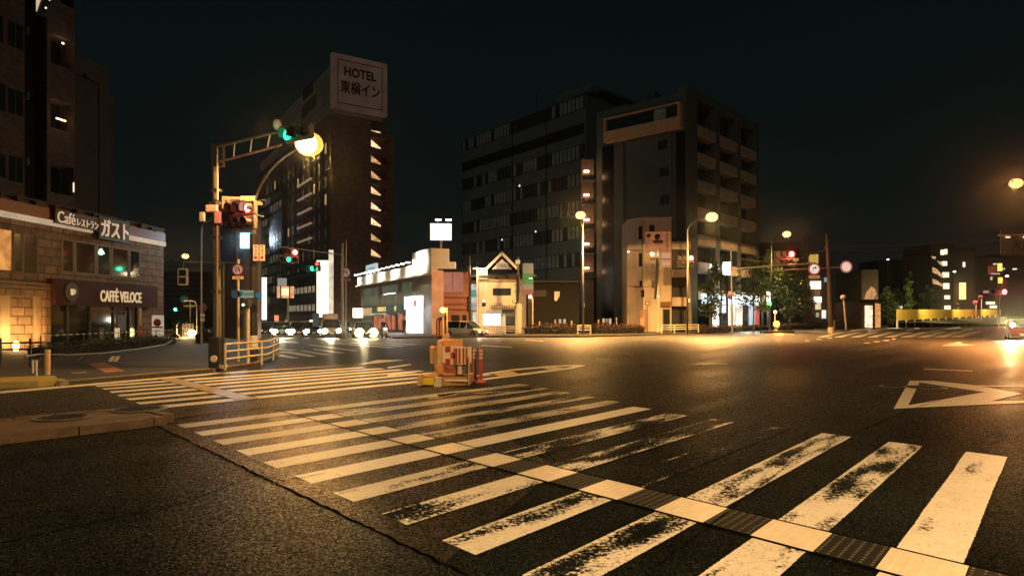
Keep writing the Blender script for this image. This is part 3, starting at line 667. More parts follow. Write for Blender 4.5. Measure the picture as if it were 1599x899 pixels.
# pale fixture high above: face glow stands in for light falling on it
sg = thing('projecting_box', 'pale glowing box with beaded underside jutting from the tower at top left', 'sign', (xat(72, 40), 40, zat(22, 40)), -.5)
MB().extr([(-.55, 0), (.45, -.12), (3.2, 2.6), (2.4, 3.0), (-.6, 3.0)], 'y', -.25, .25).build('box', mat('dark_green_box', (.04, .05, .04), .5), sg)
MB().extr([(-.48, .12), (.9, 1.9), (.9, 3.0), (-.5, 3.0)], 'y', -.29, -.26).build('face', emis('pale_face_glow', (1, .82, .58), .6, .15), sg)
for k in range(7): MB().ball((.6+k*.38, -.3, .1+k*.40), .055, 8).build('bulb', emis('bead_lamp', (1, .8, .5), 1.6), sg)
MB().tube([(1.2, 0, 2.9), (1.2, 0, 6)], .08).build('hanger', M_dark, sg)
# slab block behind it
BF = Fac(180, 104, 1075)
bb = block(BF, 'apartment_block', 'plain slab building rising behind the stone cafe, right of the tall tower', 'building', 90, 170, zat(111, 104), 14, mat('slab_wall', (0.30, 0.24, 0.19), .8, var=.2, vscale=.3))
MB().box(BF.u(170)+.002, BF.u(180), .3, 14, 0, zat(150, 104)).build('wing', MC['slab_wall'], bb)
MB().box(BF.u(154), BF.u(155.4), -.05, 0.05, 0, zat(135, 102)).box(BF.u(119), BF.u(155.4), -.05, .05, zat(135, 102), zat(133, 102)).build('rib', M_dark, bb)
MB().box(BF.u(131), BF.u(135), -.2, -.02, zat(127, 100), zat(121, 100)).build('vent', M_dark, bb)
# ---------------------------------------------------------------- hotel
HL = Fac(517, 124, 143); HR = Fac(517, 124, 2400)
M_hotel = mat('hotel_tile', (0.30, 0.15, 0.115), .75, brick=(.6, .3, .02, .7), var=.2, vscale=.2)
M_hgrey = mat('hotel_render', (0.50, 0.40, 0.34), .8, var=.25, vscale=.15)
hotel = HL.thing('hotel_tower', 'tall dark brick hotel tower with big roof sign and lit stair landings', 'building')
hz = zat(176, 124)
pts = [HL.W(HL.u(400)), HL.W(0), HR.W(HR.u(580)), HR.W(HR.u(580), -18), HL.W(HL.u(400), -20)]
MB().prism([(p.x, p.y) for p in pts], 0, hz).build('wall', M_hotel, hotel, world=True)
pts2 = [HL.W(HL.u(404), -.6), HL.W(0, -.6), HR.W(HR.u(600), -.6), HR.W(HR.u(600), -15), HL.W(HL.u(404), -15)]
pa = MB(); hzt = zat(91, 124)
xs = [404, 450, 480, 517]
pa.prism([(p.x, p.y) for p in pts2], hz, zat(150, 124)); pa.build('penthouse', M_hgrey, hotel, world=True)
q = [HL.W(HL.u(430), -.5), HL.W(0, -.5), HR.W(HR.u(602), -.5), HR.W(HR.u(602), -9), HL.W(HL.u(430), -9)]
MB().prism([(p.x, p.y) for p in q], zat(150, 124), hzt-.6).build('sign_tower', M_hgrey, hotel, world=True)
# sign on the right face
hs = HR.thing('sign_frame', None, None); del RM[hs.name]; bpy.data.objects.remove(hs)
def on_face(fac, mbx, name, m, parent, **k):
    T = Matrix.Translation((fac.P.x, fac.P.y, 0)) @ Matrix.Rotation(fac.rot, 4, 'Z')
    mbx.v = [T @ v for v in mbx.v]; return mbx.build(name, m, parent, world=True, **k)
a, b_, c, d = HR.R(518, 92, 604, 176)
M_sface = emis('sign_face_glow', (1.0, .60, .40), .038, .2, .3)  # faint glow stands in for street light on the sign face
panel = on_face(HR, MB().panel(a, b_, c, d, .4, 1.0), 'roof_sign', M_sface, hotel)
# frame line + lettering drawn on the sign
M_navy = mat('sign_navy', (.012, .014, .022), .5)
def frame_line(fac, a, b_, c, d, o, w, parent, m):
    mbx = MB(); mbx.panel(a, b_, a+w, d, o, .03).panel(c-w, b_, c, d, o, .03).panel(a+w, b_, c-w, b_+w, o, .03).panel(a+w, d-w, c-w, d, o, .03)
    return on_face(fac, mbx, 'frame_line', m, parent)
frame_line(HR, a+1.0, b_+1.0, c-1.0, d-1.0, .44, .14, panel, M_navy)
def face_text(fac, body, cx, cz, w, h, out, m, parent, bold=0.0, name='lettering', ex=.04):
    q = fac.W(cx, out, cz); t = RM[hotel.name] if False else None
    o = text(name, body, parent, m, 0, 0, w, h, 0, ex, bold=bold)
    Tw = Matrix.Translation(q) @ Matrix.Rotation(fac.rot, 4, 'Z')
    inv = RM[parent.name].inverted() @ Tw
    for v in o.data.vertices: v.co = inv @ v.co
    return o
face_text(HR, 'HOTEL', (a+c)/2, b_+(d-b_)*.70, (c-a)*.58, (d-b_)*.17, .46, M_navy, panel, bold=.03)
face_text(HR, '東横イン', (a+c)/2, b_+(d-b_)*.42, (c-a)*.72, (d-b_)*.24, .46, M_navy, panel, bold=.02)
# sign on the left face, faint
a, b_, c, d = HL.R(468, 132, 490, 176)
on_face(HL, MB().panel(a, b_, c, b_+(d-b_)*.45, .05-.5, .05).panel(a+1, b_+(d-b_)*.6, c-2, d, .05-.5, .05), 'side_emblem', mat('faint_emblem', (.06, .05, .05), .7), hotel)
# stair shaft at the right edge
M_stw = mat('stair_wall', (.36, .27, .18), .7)
uS0, uS1 = HR.u(580.5), HR.u(617)
on_face(HR, MB().box(uS0, uS1, 3.2, 18, 0, zat(192, 124)).box(uS1-.4, uS1, .2, 3.2, 0, zat(196, 124)), 'stair_shaft', M_hotel, hotel)
on_face(HR, MB().box(uS0, HR.u(606), .5, 3.2, zat(192, 124)+.1, zat(178, 124)), 'stair_head', mat('brownish_panel', (.13, .07, .05), .7), hotel)
M_stls = [emis('stair_glow', (1.0, .60, .27), 1.1, .35, 1.0), emis('stair_glow_dim', (1.0, .52, .22), .7, .4, .8), emis('stair_glow_pale', (1.0, .70, .40), 1.4, .35, 1.3)]
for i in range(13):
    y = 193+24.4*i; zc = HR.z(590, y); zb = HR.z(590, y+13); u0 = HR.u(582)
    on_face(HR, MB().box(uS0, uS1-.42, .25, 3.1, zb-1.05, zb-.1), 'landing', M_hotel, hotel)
    on_face(HR, MB().extr([(u0, zc+.05), (u0, zb+.35), (HR.u(596), zb+.02), (HR.u(598), zb+.02), (HR.u(598), zb+.22)], 'y', .9, 1.0), 'stair_glow_wedge', M_stls[(i*5+i//3) % 3], hotel)  # glowing wedge drawn for the lamplight on the stair wall
    on_face(HR, MB().box(u0, uS1-.45, .22, .245, zb+.25, zb+.31).box(u0, uS1-.45, .22, .245, zb+.02, zb+.06), 'hand_rail', M_dark, hotel)
# windows of the left face
M_wf = emis('window_grey', (.95, .80, .60), .014, .6, .4)
M_wp = emis('window_pale', (1.0, .74, .48), .07, .6, .5)
M_wl = emis('warm_room', (1.0, .58, .28), .42)
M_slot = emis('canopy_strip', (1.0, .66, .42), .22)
rw = random.Random(11)
colpx = [509, 499, 491, 483, 474, 466, 458, 451, 444, 437, 430, 424, 418]
rows = [232+26.5*i for i in range(10)]
cnt = 0; rest = MB()
for r, y in enumerate(rows):
    zz = HL.z(509, y)
    for ci, x in enumerate(colpx):
        if zz > hz-2 or zz < 3: continue
        uu = HL.u(x); lit = (ci, r) in ((2, 2), (0, 3), (5, 1), (9, 3), (7, 4), (0, 0), (10, 0), (12, 2))
        mbx = MB().panel(uu-.45, zz-.95, uu+.45, zz+.95, .04, .04)
        if cnt < 99:
            on_face(HL, mbx, 'window', M_wl if lit else (M_wp if rw.random() < .25 else M_wf), hotel)
        else:
            T = Matrix.Translation((HL.P.x, HL.P.y, 0)) @ Matrix.Rotation(HL.rot, 4, 'Z')
            i0 = len(rest.v); rest.v += [T @ v for v in mbx.v]; rest.f += [[i0+k for k in f] for f in mbx.f]; rest.mi += [1 if lit else 0]*len(mbx.f)
        cnt += 1
if rest.v: rest.build('windows', [M_wf, M_wl], hotel, world=True, kind='stuff')
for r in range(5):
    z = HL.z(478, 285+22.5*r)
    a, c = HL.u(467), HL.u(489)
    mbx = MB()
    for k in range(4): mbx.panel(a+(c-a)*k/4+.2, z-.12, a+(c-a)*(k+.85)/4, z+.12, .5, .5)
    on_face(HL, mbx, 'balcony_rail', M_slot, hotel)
# lower wing of the hotel with bright windows (left, lower floors)
M_wing = mat('wing_dark', (.045, .045, .045), .7)
wl = Fac(497, HL.Y(497)-2.0, 143)
wing = block(wl, 'low_wing', 'dark low annex with two rows of pale windows between the bright vertical signs', 'building', 446, 497, zat(418, wl.P.y), 1.5, M_wing)
for y in (451, 480):
    for x in (490, 484, 478, 472, 466, 460.5, 455.5, 451):
        a, b_, c, d = wl.R(x-2, y-5.5, x+2, y+5.5); zz = wl.z(490, y)
        MB().panel(a, zz-.62, c, zz+.62, .04, .04).build('window', emis('curtained_window', (1, .78, .52), .22, .4, 1.3), wing)
MB().panel(wl.u(446), wl.z(490, 429), wl.u(497), wl.z(490, 424), .3, .3).build('cornice', mat('green_cornice', (.08, .12, .11), .5), wing)
MB().panel(wl.u(446), wl.z(490, 500), wl.u(497), wl.z(490, 492), .35, .35).build('canopy', mat('teal_canopy', (.03, .07, .07), .5), wing)
# office with cold lit wall behind the junction corner
of = Fac(441, HL.Y(441)-3.5, 143)
office = block(of, 'office_block', 'office building with rows of narrow windows lit cold by a billboard, left of the hotel', 'building', 396, 441, zat(292, of.P.y), 2.5, mat('office_wall', (.12, .12, .125), .7))
cnt = 0
for r in range(13):
    for x in (438, 433, 428.5, 424, 420, 416, 412, 408.5):
        a, c = of.u(x-1.3), of.u(x+1.3); zz = of.z(438, 302+16.5*r)
        if zz < 1.5 or zz > zat(292, of.P.y)-1: continue
        if cnt < 100: MB().panel(a, zz-.8, c, zz+.8, .04, .04).build('window', M_wp if (r*7+int(x)) % 5 < 2 else M_wf, office)
        cnt += 1
q = of.W(of.u(420), 3.0, of.z(420, 365)); 
lamp('SPOT', q+Vector((0, 0, -2)), 5200, (.62, .78, 1.0), .3, direction=of.W(of.u(424), 0, of.z(424, 368))-q+Vector((0, 0, 1.6)), spot=1.5, blend=1.0)
# vertical bright signs
def vsign(px0, px1, pyt, pyb, Y, m, label, th=.5, pole=True, name='vertical_sign'):
    c = (xat((px0+px1)/2, Y), Y, 0); t = thing(name, label, 'sign', c); w = (px1-px0)/F_PX*Y/2
    MB().box(-w, w, 0, th, zat(pyb, Y), zat(pyt, Y)).build('light_box', m, t, bevel=.04)
    MB().box(-w-.06, w+.06, .08, th-.08, zat(pyt, Y)+.002, zat(pyt, Y)+.12).build('cap', M_dark, t)
    if pole: MB().box(-.12, .12, .15, .39, 0.1, zat(pyb, Y)-.002).build('post', M_dark, t)
    return t
M_wsign = emis('white_light_box', (1.0, .90, .74), 2.2, .06)
M_wsign2 = emis('dim_light_box', (1.0, .80, .58), .8, .3, .8)
vsign(404.5, 415, 433, 499, 90, M_wsign, 'tall white glowing vertical sign beside the blue round road sign')
vsign(495, 512, 406.5, 495, 104, M_wsign, 'widest tall white glowing vertical sign at the foot of the hotel')
vsign(513.5, 520, 390, 495, 103, M_wsign2, 'thin mottled lit strip sign right of the wide white sign')
vsign(551, 566, 481, 496, 80, emis('peach_box', (1, .84, .66), 2.0), 'square white light box above the bright headlights by the shop')
# lit orange box sign with struts
c = (xat(445.5, 80), 80, 0); t = thing('box_sign', 'orange lit boxed sign with dark bars hanging over the car queue', 'sign', c)
w = 12.5/F_PX*80
MB().box(-w, w, 0, .4, zat(465, 80), zat(447, 80)).build('light_box', emis('orange_box', (1, .42, .20), .9, .3), t)
MB().box(-w*.45, w*.55, -.05, 0-.002, zat(461, 80), zat(450, 80)).build('lit_face', emis('cream_face', (1, .78, .45), 1.3), t)
for x in (-w*.5, w*.6): MB().box(x-.07, x+.07, -.09, -.055, zat(466, 80), zat(446, 80)).build('bar', M_dark, t)
MB().box(.2, .4, .1, .3, 0.1, zat(465, 80)).build('post', M_steel, t)
MB().box(-.9, .1, .05, .35, zat(446.5, 80), zat(434, 80)).build('upper_box', emis('pale_small_box', (.9, .9, .75), .25), t)
# narrow slab with billboard behind the junction poles
sb = thing('narrow_building', 'narrow pinkish slab building standing right behind the corner traffic signals', 'building', (xat(383, 58), 58, 0))
w = 14/F_PX*58
MB().box(-w, w, 0, 1.6, 0, zat(340, 58)).build('wall', mat('pink_wall', (.26, .15, .12), .7, var=.25, streak=True), sb)
MB().box(-2.3, -w-.002, .6, 6, 0, zat(330, 58)).build('dark_wing', mat('darkwing', (.035, .035, .04), .7), sb)
for i in range(4): MB().box(-w+.1, w-.1, -.05, -.002, 2.2+i*1.9, 2.5+i*1.9).build('floor_band', mat('pink_band', (.30, .20, .16), .6), sb)
MB().box(-w+.25, -w+.6, -.03, 0-.002, 1.0, 7.5).build('blue_panel', mat('blue_panel', (.05, .08, .16), .4), sb)
bs = thing('billboard', 'cold white lit billboard with cyan edge high on the narrow slab building', 'billboard', (xat(383, 57), 57, zat(388, 57)))
hw = 8/F_PX*57
MB().box(-hw, hw, 0, .3, 0, 25/F_PX*57).build('frame', emis('cyan_edge', (.25, .75, 1.0), .9), bs)
lamp('AREA', (xat(383, 57), 56.4, zat(378, 57)), 420, (.62, .90, 1.0), direction=(.55, -1, -.35), size=(1.2, 1.6))
MB().box(-hw+.08, hw-.08, -.04, -.002, .08, 25/F_PX*57-.08).build('face', emis('cold_white', (.80, .95, 1.0), 2.2, .1), bs)
# ---------------------------------------------------------------- floodlit shop
SL = Fac(680, 73, 279)
shop = SL.thing('corner_shop', 'two storey corner shop with a floodlit white parapet band and green lower fascia', 'building')
uE = SL.u(564)
M_shopw = mat('shop_wall', (.20, .17, .12), .6)
M_band = mat('white_cladding', (.80, .72, .60), .5, var=.08)
MB().box(uE, 0, 0, 2.4, 0, 6.7).build('wall', M_shopw, shop)
MB().box(uE-.1, .1, -.5, 2.4, 6.75, 8.0).build('parapet_band', M_band, shop)
MB().box(SL.u(651), .12, -.52, 1.6, 8.002, 9.4).build('parapet_box', M_band, shop)
MB().box(uE-.6, 0, -.75, -.1, 6.62, 6.745).build('eave', M_white, shop)
for i in range(13):
    u = uE+.4+(SL.u(648)-uE-.4)*i/12
    g = MB().box(u-.16, u+.16, -1.05, -.62, 8.30, 8.42).build('flood_lamp', emis('flood_lamp_m', (1, .92, .78), 7), shop)
    MB().box(u-.03, u+.03, -.7, -.45, 8.02, 8.29).build('bracket', M_dark, g)
    if i % 3 == 0:
        p = SL.W(u, 1.5, 8.5); lamp('SPOT', p, 1300, (1, .86, .64), .2, direction=SL.W(u, 0, 7.2)-p, spot=2.4, blend=.8)
p = SL.W(SL.u(665), 2.2, 8.6); lamp('SPOT', p, 1700, (1, .84, .62), .2, direction=SL.W(SL.u(665), 0, 8.3)-p, spot=2.2, blend=.8)
MB().box(SL.u(576), SL.u(592), -.4, -.1, 8.02, 9.5).build('small_roof_sign', emis('pale_blue_sign', (.72, .88, .95), .6), shop)
text('lettering', 'P無料', shop, M_blue, SL.u(584), 8.8, SL.u(589)-SL.u(579), .5, .44, .02)
M_cool = emis('dim_green_room', (.45, .50, .30), .12, .4, .6)
for a, b in ((568, 592), (597, 622), (628, 645)): window(shop, SL.u(a), 3.6, SL.u(b), 6.3, frame=M_tan, pane=M_cool, fw=.12)
MB().box(SL.u(600), SL.u(618), -.03, -.02, 5.0, 5.12).build('ceiling_lights', emis('row_light', (1, .95, .8), 3), shop)
MB().box(uE, SL.u(640), -.25, 0-.002, 2.55, 3.55).build('green_fascia', mat('green_fascia', (.012, .10, .055), .45), shop)
MB().box(SL.u(593), SL.u(606), -.30, -.252, 2.75, 3.35).build('fascia_sign', emis('orange_panel', (1, .62, .20), .8, .3), shop)
MB().lathe((SL.u(621), -.29, 3.05), [(.32, -.04), (.32, .03)], 'y').build('round_sign', emis('yellow_green', (.9, .9, .35), .8, .4), shop)
MB().box(SL.u(586), SL.u(607), -1.1, -.25, 2.35, 2.5).build('awning', emis('awning_light', (.55, .85, .55), .5, .3), shop)
MB().box(uE-.2, SL.u(584), -.4, -.002, 2.2, 3.3).build('tan_box', emis('tan_box', (1, .62, .28), .5, .3), shop)
M_ored = emis('red_poster', (1, .30, .14), .38, .5, 1.2)
for i, (a, b) in enumerate(((586, 591), (593, 598), (601, 604), (607, 611), (614, 618), (624, 630), (634, 638))):
    MB().box(SL.u(a), SL.u(b), -.16, -.03, .35, 2.2+.1*(i % 2)).build('poster_panel', M_ored, shop)
MB().box(SL.u(583), SL.u(640), -.022, -.003, .3, 2.3).build('shop_glass', glass('shop_glass2', (.05, .03, .02)), shop)
M_hot = emis('bright_entrance', (1.0, .95, .90), 3.2, .2, .8)
MB().box(SL.u(641), SL.u(661), -.5, -.003, .13, 2.9).build('entrance', M_hot, shop)
MB().box(SL.u(638), SL.u(661.5), -.52, -.003, 2.9, 4.4).build('entrance_sign', emis('entrance_sign', (1, .93, .84), 2.0, .3), shop)
MB().lathe((SL.u(656), -.56, 3.5), [(.42, -.03), (.42, .0)], 'y').build('red_disc', emis('red_disc_lit', (.8, .12, .08), .5), shop)
p = SL.W(SL.u(650), 2.4, 2.6); lamp('AREA', p, 260, (1, .93, .86), direction=(.3, -1, -.5), size=(2.5, 2))
# orange sign tower and pink facade right of it
twr = thing('sign_tower', 'orange lit advertising pylon at the right end of the floodlit shop', 'sign', (xat(683, 71), 71.0, 0))
w = 8.5/F_PX*72
MB().box(-w, w, 0, .9, .1, zat(423, 72)).build('body', emis('orange_pylon', (1, .36, .12), .62, .25, .7), twr)
pk = thing('pink_shopfront', 'low flat pinkish shopfront between the orange pylon and the gabled house', 'building', (xat(712, 76), 72.8, 0))
w = 23/F_PX*76
MB().box(-w, w, 0, 8, 0, zat(424, 73)).build('wall', mat('pink_render', (.55, .26, .20), .6, var=.15, vscale=.6), pk)
M_pkl = emis('pink_lit_panel', (1, .40, .27), .34, .15, .8)
for a, b in ((692, 711), (712, 727)): MB().box(xat(a-712, 76)-xat(0, 76), xat(b-712, 76)-xat(0, 76), -.05, -.002, zat(458, 76), zat(428, 76)).build('panel', M_pkl, pk)
for y in (462, 472, 480): MB().box(-w, w-.3, -.1, -.002, zat(y+3, 76), zat(y, 76)).build('band', MC['pink_render'], pk)
MB().box(-w, w, -.22, -.105, zat(427, 76), zat(423, 76)).build('eave', M_dark, pk)
for a, b in ((-w+.2, -w+1.0), (-.2, .7), (1.0, 1.45)): MB().box(a, b, -.03, -.002, .1, zat(492, 76)).build('doorway', M_dark, pk)
# ---------------------------------------------------------------- gabled house
hs = thing('gabled_house', 'two storey shop house with a small white gable and dark tiled roof at the crossing', 'building', (xat(784, 76), 76, 0))
X = lambda px, Y=76: xat(px, Y)-xat(784, 76)
Z = lambda py, Y=76: zat(py, Y)
M_hw = mat('house_wall', (.80, .58, .38), .65, var=.2, streak=True)
MB().box(X(748), X(822), 0, 8, 0, Z(427)).build('wall', M_hw, hs)
M_tile = mat('roof_tile', (.02, .022, .024), .55, bump=.5, bscale=9)
rf = MB(); xl, xr, zt_, ze = X(727), X(838), Z(400), Z(431)
rf.face([(xl, -.6, ze), (xr, -.6, ze), (X(815), 2.8, zt_), (X(752), 2.8, zt_)]); rf.face([(xr, -.6, ze), (xr, 9, ze), (X(815), 6, zt_), (X(815), 2.8, zt_)])
rf.face([(xr, 9, ze), (xl, 9, ze), (X(752), 6, zt_), (X(815), 6, zt_)]); rf.face([(xl, 9, ze), (xl, -.6, ze), (X(752), 2.8, zt_), (X(752), 6, zt_)])
rf.face([(X(752), 2.8, zt_), (X(815), 2.8, zt_), (X(815), 6, zt_), (X(752), 6, zt_)]); rf.face([(xl, -.6, ze), (xl, 9, ze), (xr, 9, ze), (xr, -.6, ze)])
roof = rf.build('roof', M_tile, hs)
MB().box(xl, xr, -.75, -.61, ze-.12, ze+.05).build('gutter', M_dark, roof)
g0, g1, gz, ga = X(762), X(807), Z(420.5), Z(396.5)
gx = (g0+g1)/2
MB().extr([(g0+.5, gz), (g1-.5, gz), (gx, ga-.6)], 'y', -.62, 2.4).build('gable_wall', M_white, hs)
for a, b in (((g0-.1, gz), (gx, ga)), ((gx, ga), (g1+.1, gz))):
    A, B = Vector(a), Vector(b); d = (B-A).normalized(); q = Vector((-d.y, d.x))*.14
    MB().extr([tuple(A-q), tuple(B-q), tuple(B+q), tuple(A+q)], 'y', -.95, -.64).build('bargeboard', M_white, hs)
MB().extr([(g0-.1, gz+.1), (gx, ga+.12), (g1+.1, gz+.1), (gx, ga+.35)], 'y', -.9, 2.5).build('gable_roof', M_tile, hs)
MB().lathe((gx, -.66, Z(404)), [(.15, -.03), (.15, 0)], 'y').build('round_vent', M_dark, hs)
gs = MB().box(X(775.5), X(794), -.80, -.70, Z(420.5), Z(411.5)).build('gable_sign', emis('cream_sign', (1, .68, .40), .42), hs)
text('lettering', '三輪堂', gs, M_dark, X(784.7), Z(416), 1.0, .32, .82, .02)
MB().box(X(745), X(762), -.5, -.002, Z(436), Z(421)).build('corner_sign', M_cream, hs)
MB().box(X(739.5), X(760), -.7, -.55, Z(421), Z(419)).build('sign_light', emis('strip_white', (1, .85, .62), 1.4), hs)
MB().box(X(747), X(806), -.18, -.002, Z(439), Z(428)).build('fascia', mat('cream_fascia', (.60, .42, .22), .5), hs)
for x in (756, 776, 792, 815): MB().lathe((X(x), -.30, Z(433)), [(.13, -.1), (.16, .1)], 'y').build('spot_lamp', M_dark, hs)
window(hs, X(770), Z(461), X(798.5), Z(450), mull=1, frame=M_dark)
MB().box(X(768), X(806), -.5, -.002, Z(481.5), Z(477.5)).build('awning', mat('dark_awning', (.03, .025, .022), .6), hs)
lamp('POINT', (xat(752, 76), 74.0, Z(424)), 420, (1, .72, .42), .3); lamp('POINT', (xat(775, 76), 73.2, 1.6), 160, (1, .92, .72), .3)
aw = text('lettering', 'STEAK HOUSE', hs, M_cream, X(787), Z(479.5), 2.2, .18, .52, .01)
if aw: bpy.data.objects.remove(aw)
mbx = MB()
for k in range(9): mbx.box(X(770)+k*.28, X(770)+k*.28+.16, -.53, -.502, Z(480.6), Z(478.6))
mbx.build('awning_marks', M_cream, hs)
for a, b in ((754.5, 768.2), (769.2, 782)): MB().box(X(a), X(b), -.06, -.002, Z(508), Z(489)).build('lit_window', emis('shop_window_light', (.98, .92, .70), 1.5, .1), hs)
MB().box(X(753.8), X(782.8), -.09, -.062, Z(489), Z(488)).box(X(768.3), X(769.1), -.09, -.062, Z(508), Z(489)).build('window_frame', M_dark, hs)
MB().box(X(786), X(789.5), -.05, -.002, Z(508), Z(490)).build('side_light', emis('slim_light', (1, .85, .6), .6), hs)
MB().box(X(790), X(806), -.03, -.002, 0.13, Z(494)).build('dark_shopfront', M_dark, hs)
MB().box(X(784), X(806), -.05, -.002, Z(494), Z(483)).build('dim_fascia', mat('olive_fascia', (.10, .09, .05), .6), hs)
# left side bay with posters
MB().box(X(726), X(747.6), .8, 8, 0, Z(436)).build('side_bay', mat('bay_wall', (.30, .27, .24), .6), hs)
for i, (y0, y1, cc) in enumerate(((443, 452, (.8, .95, .9)), (452.5, 463, (.12, .45, .42)), (463.5, 474, (.8, .85, .75)), (474.5, 484, (.5, .6, .5)))):
    MB().box(X(736), X(746.5), .7, .798, Z(y1), Z(y0)).build('poster', emis('bay_poster%d' % i, cc, .55, .3), hs)
MB().box(X(729), X(733.5), .7, .798, Z(515), Z(446)).build('strip_sign', mat('grey_teal', (.12, .20, .20), .5), hs)
MB().box(X(738), X(746), .7, .798, .2, Z(487)).build('lit_doorway', emis('doorway_light', (.9, .95, .7), .7, .3), hs)
# sign pylon right of the house
vs = thing('banner_sign', 'tall vertical sign in pale, green and pink fields right of the gabled house', 'sign', (xat(825, 75), 75, 0))
for y0, y1, m in ((411, 427, emis('vs1', (.75, .80, .72), .10)), (427.3, 436, M_green), (436.3, 443, M_green), (443.3, 452, emis('vs2', (.75, .78, .70), .10)), (452.3, 460, emis('vs3', (.8, .35, .3), .12))):
    MB().box(-.6, .6, 0, .35, zat(y1, 75), zat(y0, 75)).build('field', m, vs)
MB().box(.1, .5, -.05, -.002, zat(435, 75), zat(434, 75)).build('light_streak', emis('greenish_white', (.8, 1, .85), 2), vs)
MB().box(.0, .55, .05, .3, .1, zat(460, 75)-.002).build('post', M_dark, vs)
low = thing('dark_annex', 'low dark house between the banner sign and the street lamp', 'building', (xat(865, 84), 84, 0))
MB().box(-2.9, 3.2, 0, 6, 0, zat(438, 84)).build('wall', mat('annex_dark_wall', (.012, .012, .012), .8), low)  # near-black wall colour
MB().box(-2.9, -.9, -.05, -.002, zat(463, 84), zat(453, 84)).build('grey_panel', mat('grey_panel', (.09, .08, .07), .7), low)
MB().extr([(.1, zat(455, 84)), (.75, zat(455, 84)), (.72, zat(463, 84)), (.35, zat(470, 84)), (.1, zat(469, 84))], 'y', -.06, -.002).build('amber_window', emis('amber_lamp_shade', (1, .50, .16), 1.0, .2), low)
for a, b in ((873, 877), (880, 884)): MB().box(xat(a, 84)-xat(865, 84), xat(b, 84)-xat(865, 84), -.06, -.002, zat(504.5, 84), zat(498, 84)).build('lit_notice', M_poster, low)
MB().box(-2.9, 3.2, -.3, -.002, zat(441, 84), zat(438, 84)).build('eave', M_dark, low)
# ---------------------------------------------------------------- mid office building
OL = Fac(915, 108, 0); OR = Fac(915, 108, 1900)
M_off = mat('grey_render', (0.14, 0.165, 0.15), .8, var=.18, vscale=.2)
ho = zat(148, 108)
ob = OL.thing('office_building', 'wide seven storey grey office building in the dark with long ribbon windows', 'building')
pts = [OL.W(OL.u(721)), OL.W(0), OR.W(OR.u(1040)), OR.W(OR.u(1040), -10), OL.W(OL.u(721), -14)]
MB().prism([(p.x, p.y) for p in pts], 0, ho).build('wall', M_off, ob, world=True)
pts = [OL.W(OL.u(740), -3), OL.W(OL.u(912), -1), OL.W(OL.u(912), -10), OL.W(OL.u(740), -10)]
MB().prism([(p.x, p.y) for p in pts], ho, zat(140, 108)).build('roof_storey', M_dark, ob, world=True)
pts = [OR.W(OR.u(926), -.3), OR.W(OR.u(1030), -.3), OR.W(OR.u(1030), -8), OR.W(OR.u(926), -8)]
MB().prism([(p.x, p.y) for p in pts], ho, zat(126, 108)).build('plant_room', M_off, ob, world=True)
on_face(OR, MB().panel(OR.u(938), zat(140, 108), OR.u(1010), zat(131, 108), -.28, .06), 'louvre', M_dark, ob)
M_ribbon = mat('ribbon_dark', (.012, .013, .014), .5)
M_curt = mat('curtain_grey', (.30, .34, .31), .5, var=.35, vscale=.7)
M_curt2 = mat('curtain_dark', (.04, .045, .045), .4)
ro = random.Random(5)
uLft = OL.u(721)
pitch = [(162, 1), (203, 0), (238, 1), (281, 1), (323, 1), (363, 1), (405, 1), (447, 1)]
for y, wins in pitch:
    zc = OL.z(903, y); zz0, zz1 = zc-1.15, zc+1.15
    if not wins:
        MB().panel(uLft+.3, zc-.9, -.3, zc+.9, .02, .02).build('louvre_band', M_ribbon, ob); continue
    MB().panel(uLft+.4, zz0, -.2, zz1, .015, .015).build('window_recess', M_ribbon, ob)
    nb = 9; du = (-.4-(uLft+.6))/nb; dark_run = set(ro.sample(range(nb), 3))
    for k in range(nb):
        a = uLft+.6+du*k; mbx = MB()
        for j in range(4):
            mbx.m = 0 if (k not in dark_run and ro.random() < .8) else 1
            mbx.panel(a+du*(j+.1)/4, zz0+.12, a+du*(j+.86)/4, zz1-.12, .05, .03)
        mbx.build('window', [M_curt, M_curt2], ob)
for px, py in ((795, 349), (737, 354), (752, 264)):
    pass
# roof plant, pipes and lit rooms that break up the facade
for x0, x1, h_ in ((-26, -23.5, 1.6), (-20, -18.2, 1.1), (-14, -10.5, 2.0), (-7, -6, 1.3)):
    MB().box(x0, x1, 2.5, 4.0, ho, ho+h_).build('roof_unit', M_off, ob)
for u_ in (-19.3, -9.7): MB().tube([(u_, -.12, .3), (u_, -.12, ho-.3)], .09, 6).build('drain_pipe', M_dark, ob)
MB().tube([(-16, 3, ho), (-16, 3, ho+5)], .06, 5).build('aerial', M_dark, ob)
for u_, y in ((-22.5, 354), (-12.6, 349), (-17.2, 264)):
    zc = OL.z(903, y-12) if False else zat(y, 108)
    MB().box(u_-.15, u_+.15, -.10, -.02, zc-.15, zc+.15).build('small_light', emis('tiny_white', (1, .95, .85), 1.2), ob)
# fire stair with lamps
st = thing('fire_stair', 'open fire stair with warm lamps climbing between the two dark office buildings', 'stairway', (xat(920, 100), 100, 0))
M_stlamp = emis('stair_lamp', (1.0, .45, .20), 10)
MB().box(-.95, .95, 1.6, 2.2, 0, zat(245, 100)).build('stair_wall', mat('stair_wall2', (.20, .14, .11), .7), st)
for i, y in enumerate((266, 303, 342, 380, 418)):
    z = zat(y, 100)
    MB().box(-1.0, 1.0, .2, 1.58, z-1.5, z-1.32).build('landing', M_off, st)
    MB().box(-1.0, 1.0, .2, .26, z-1.318, z-.6).build('railing', M_dark, st)
    MB().box(-.65, .10, .6, .95, z-.12, z+.14).build('lamp', M_stlamp, st)
    lamp('POINT', (xat(920, 100)-.2, 100.2, z-.4), 60, (1, .5, .25), .2)
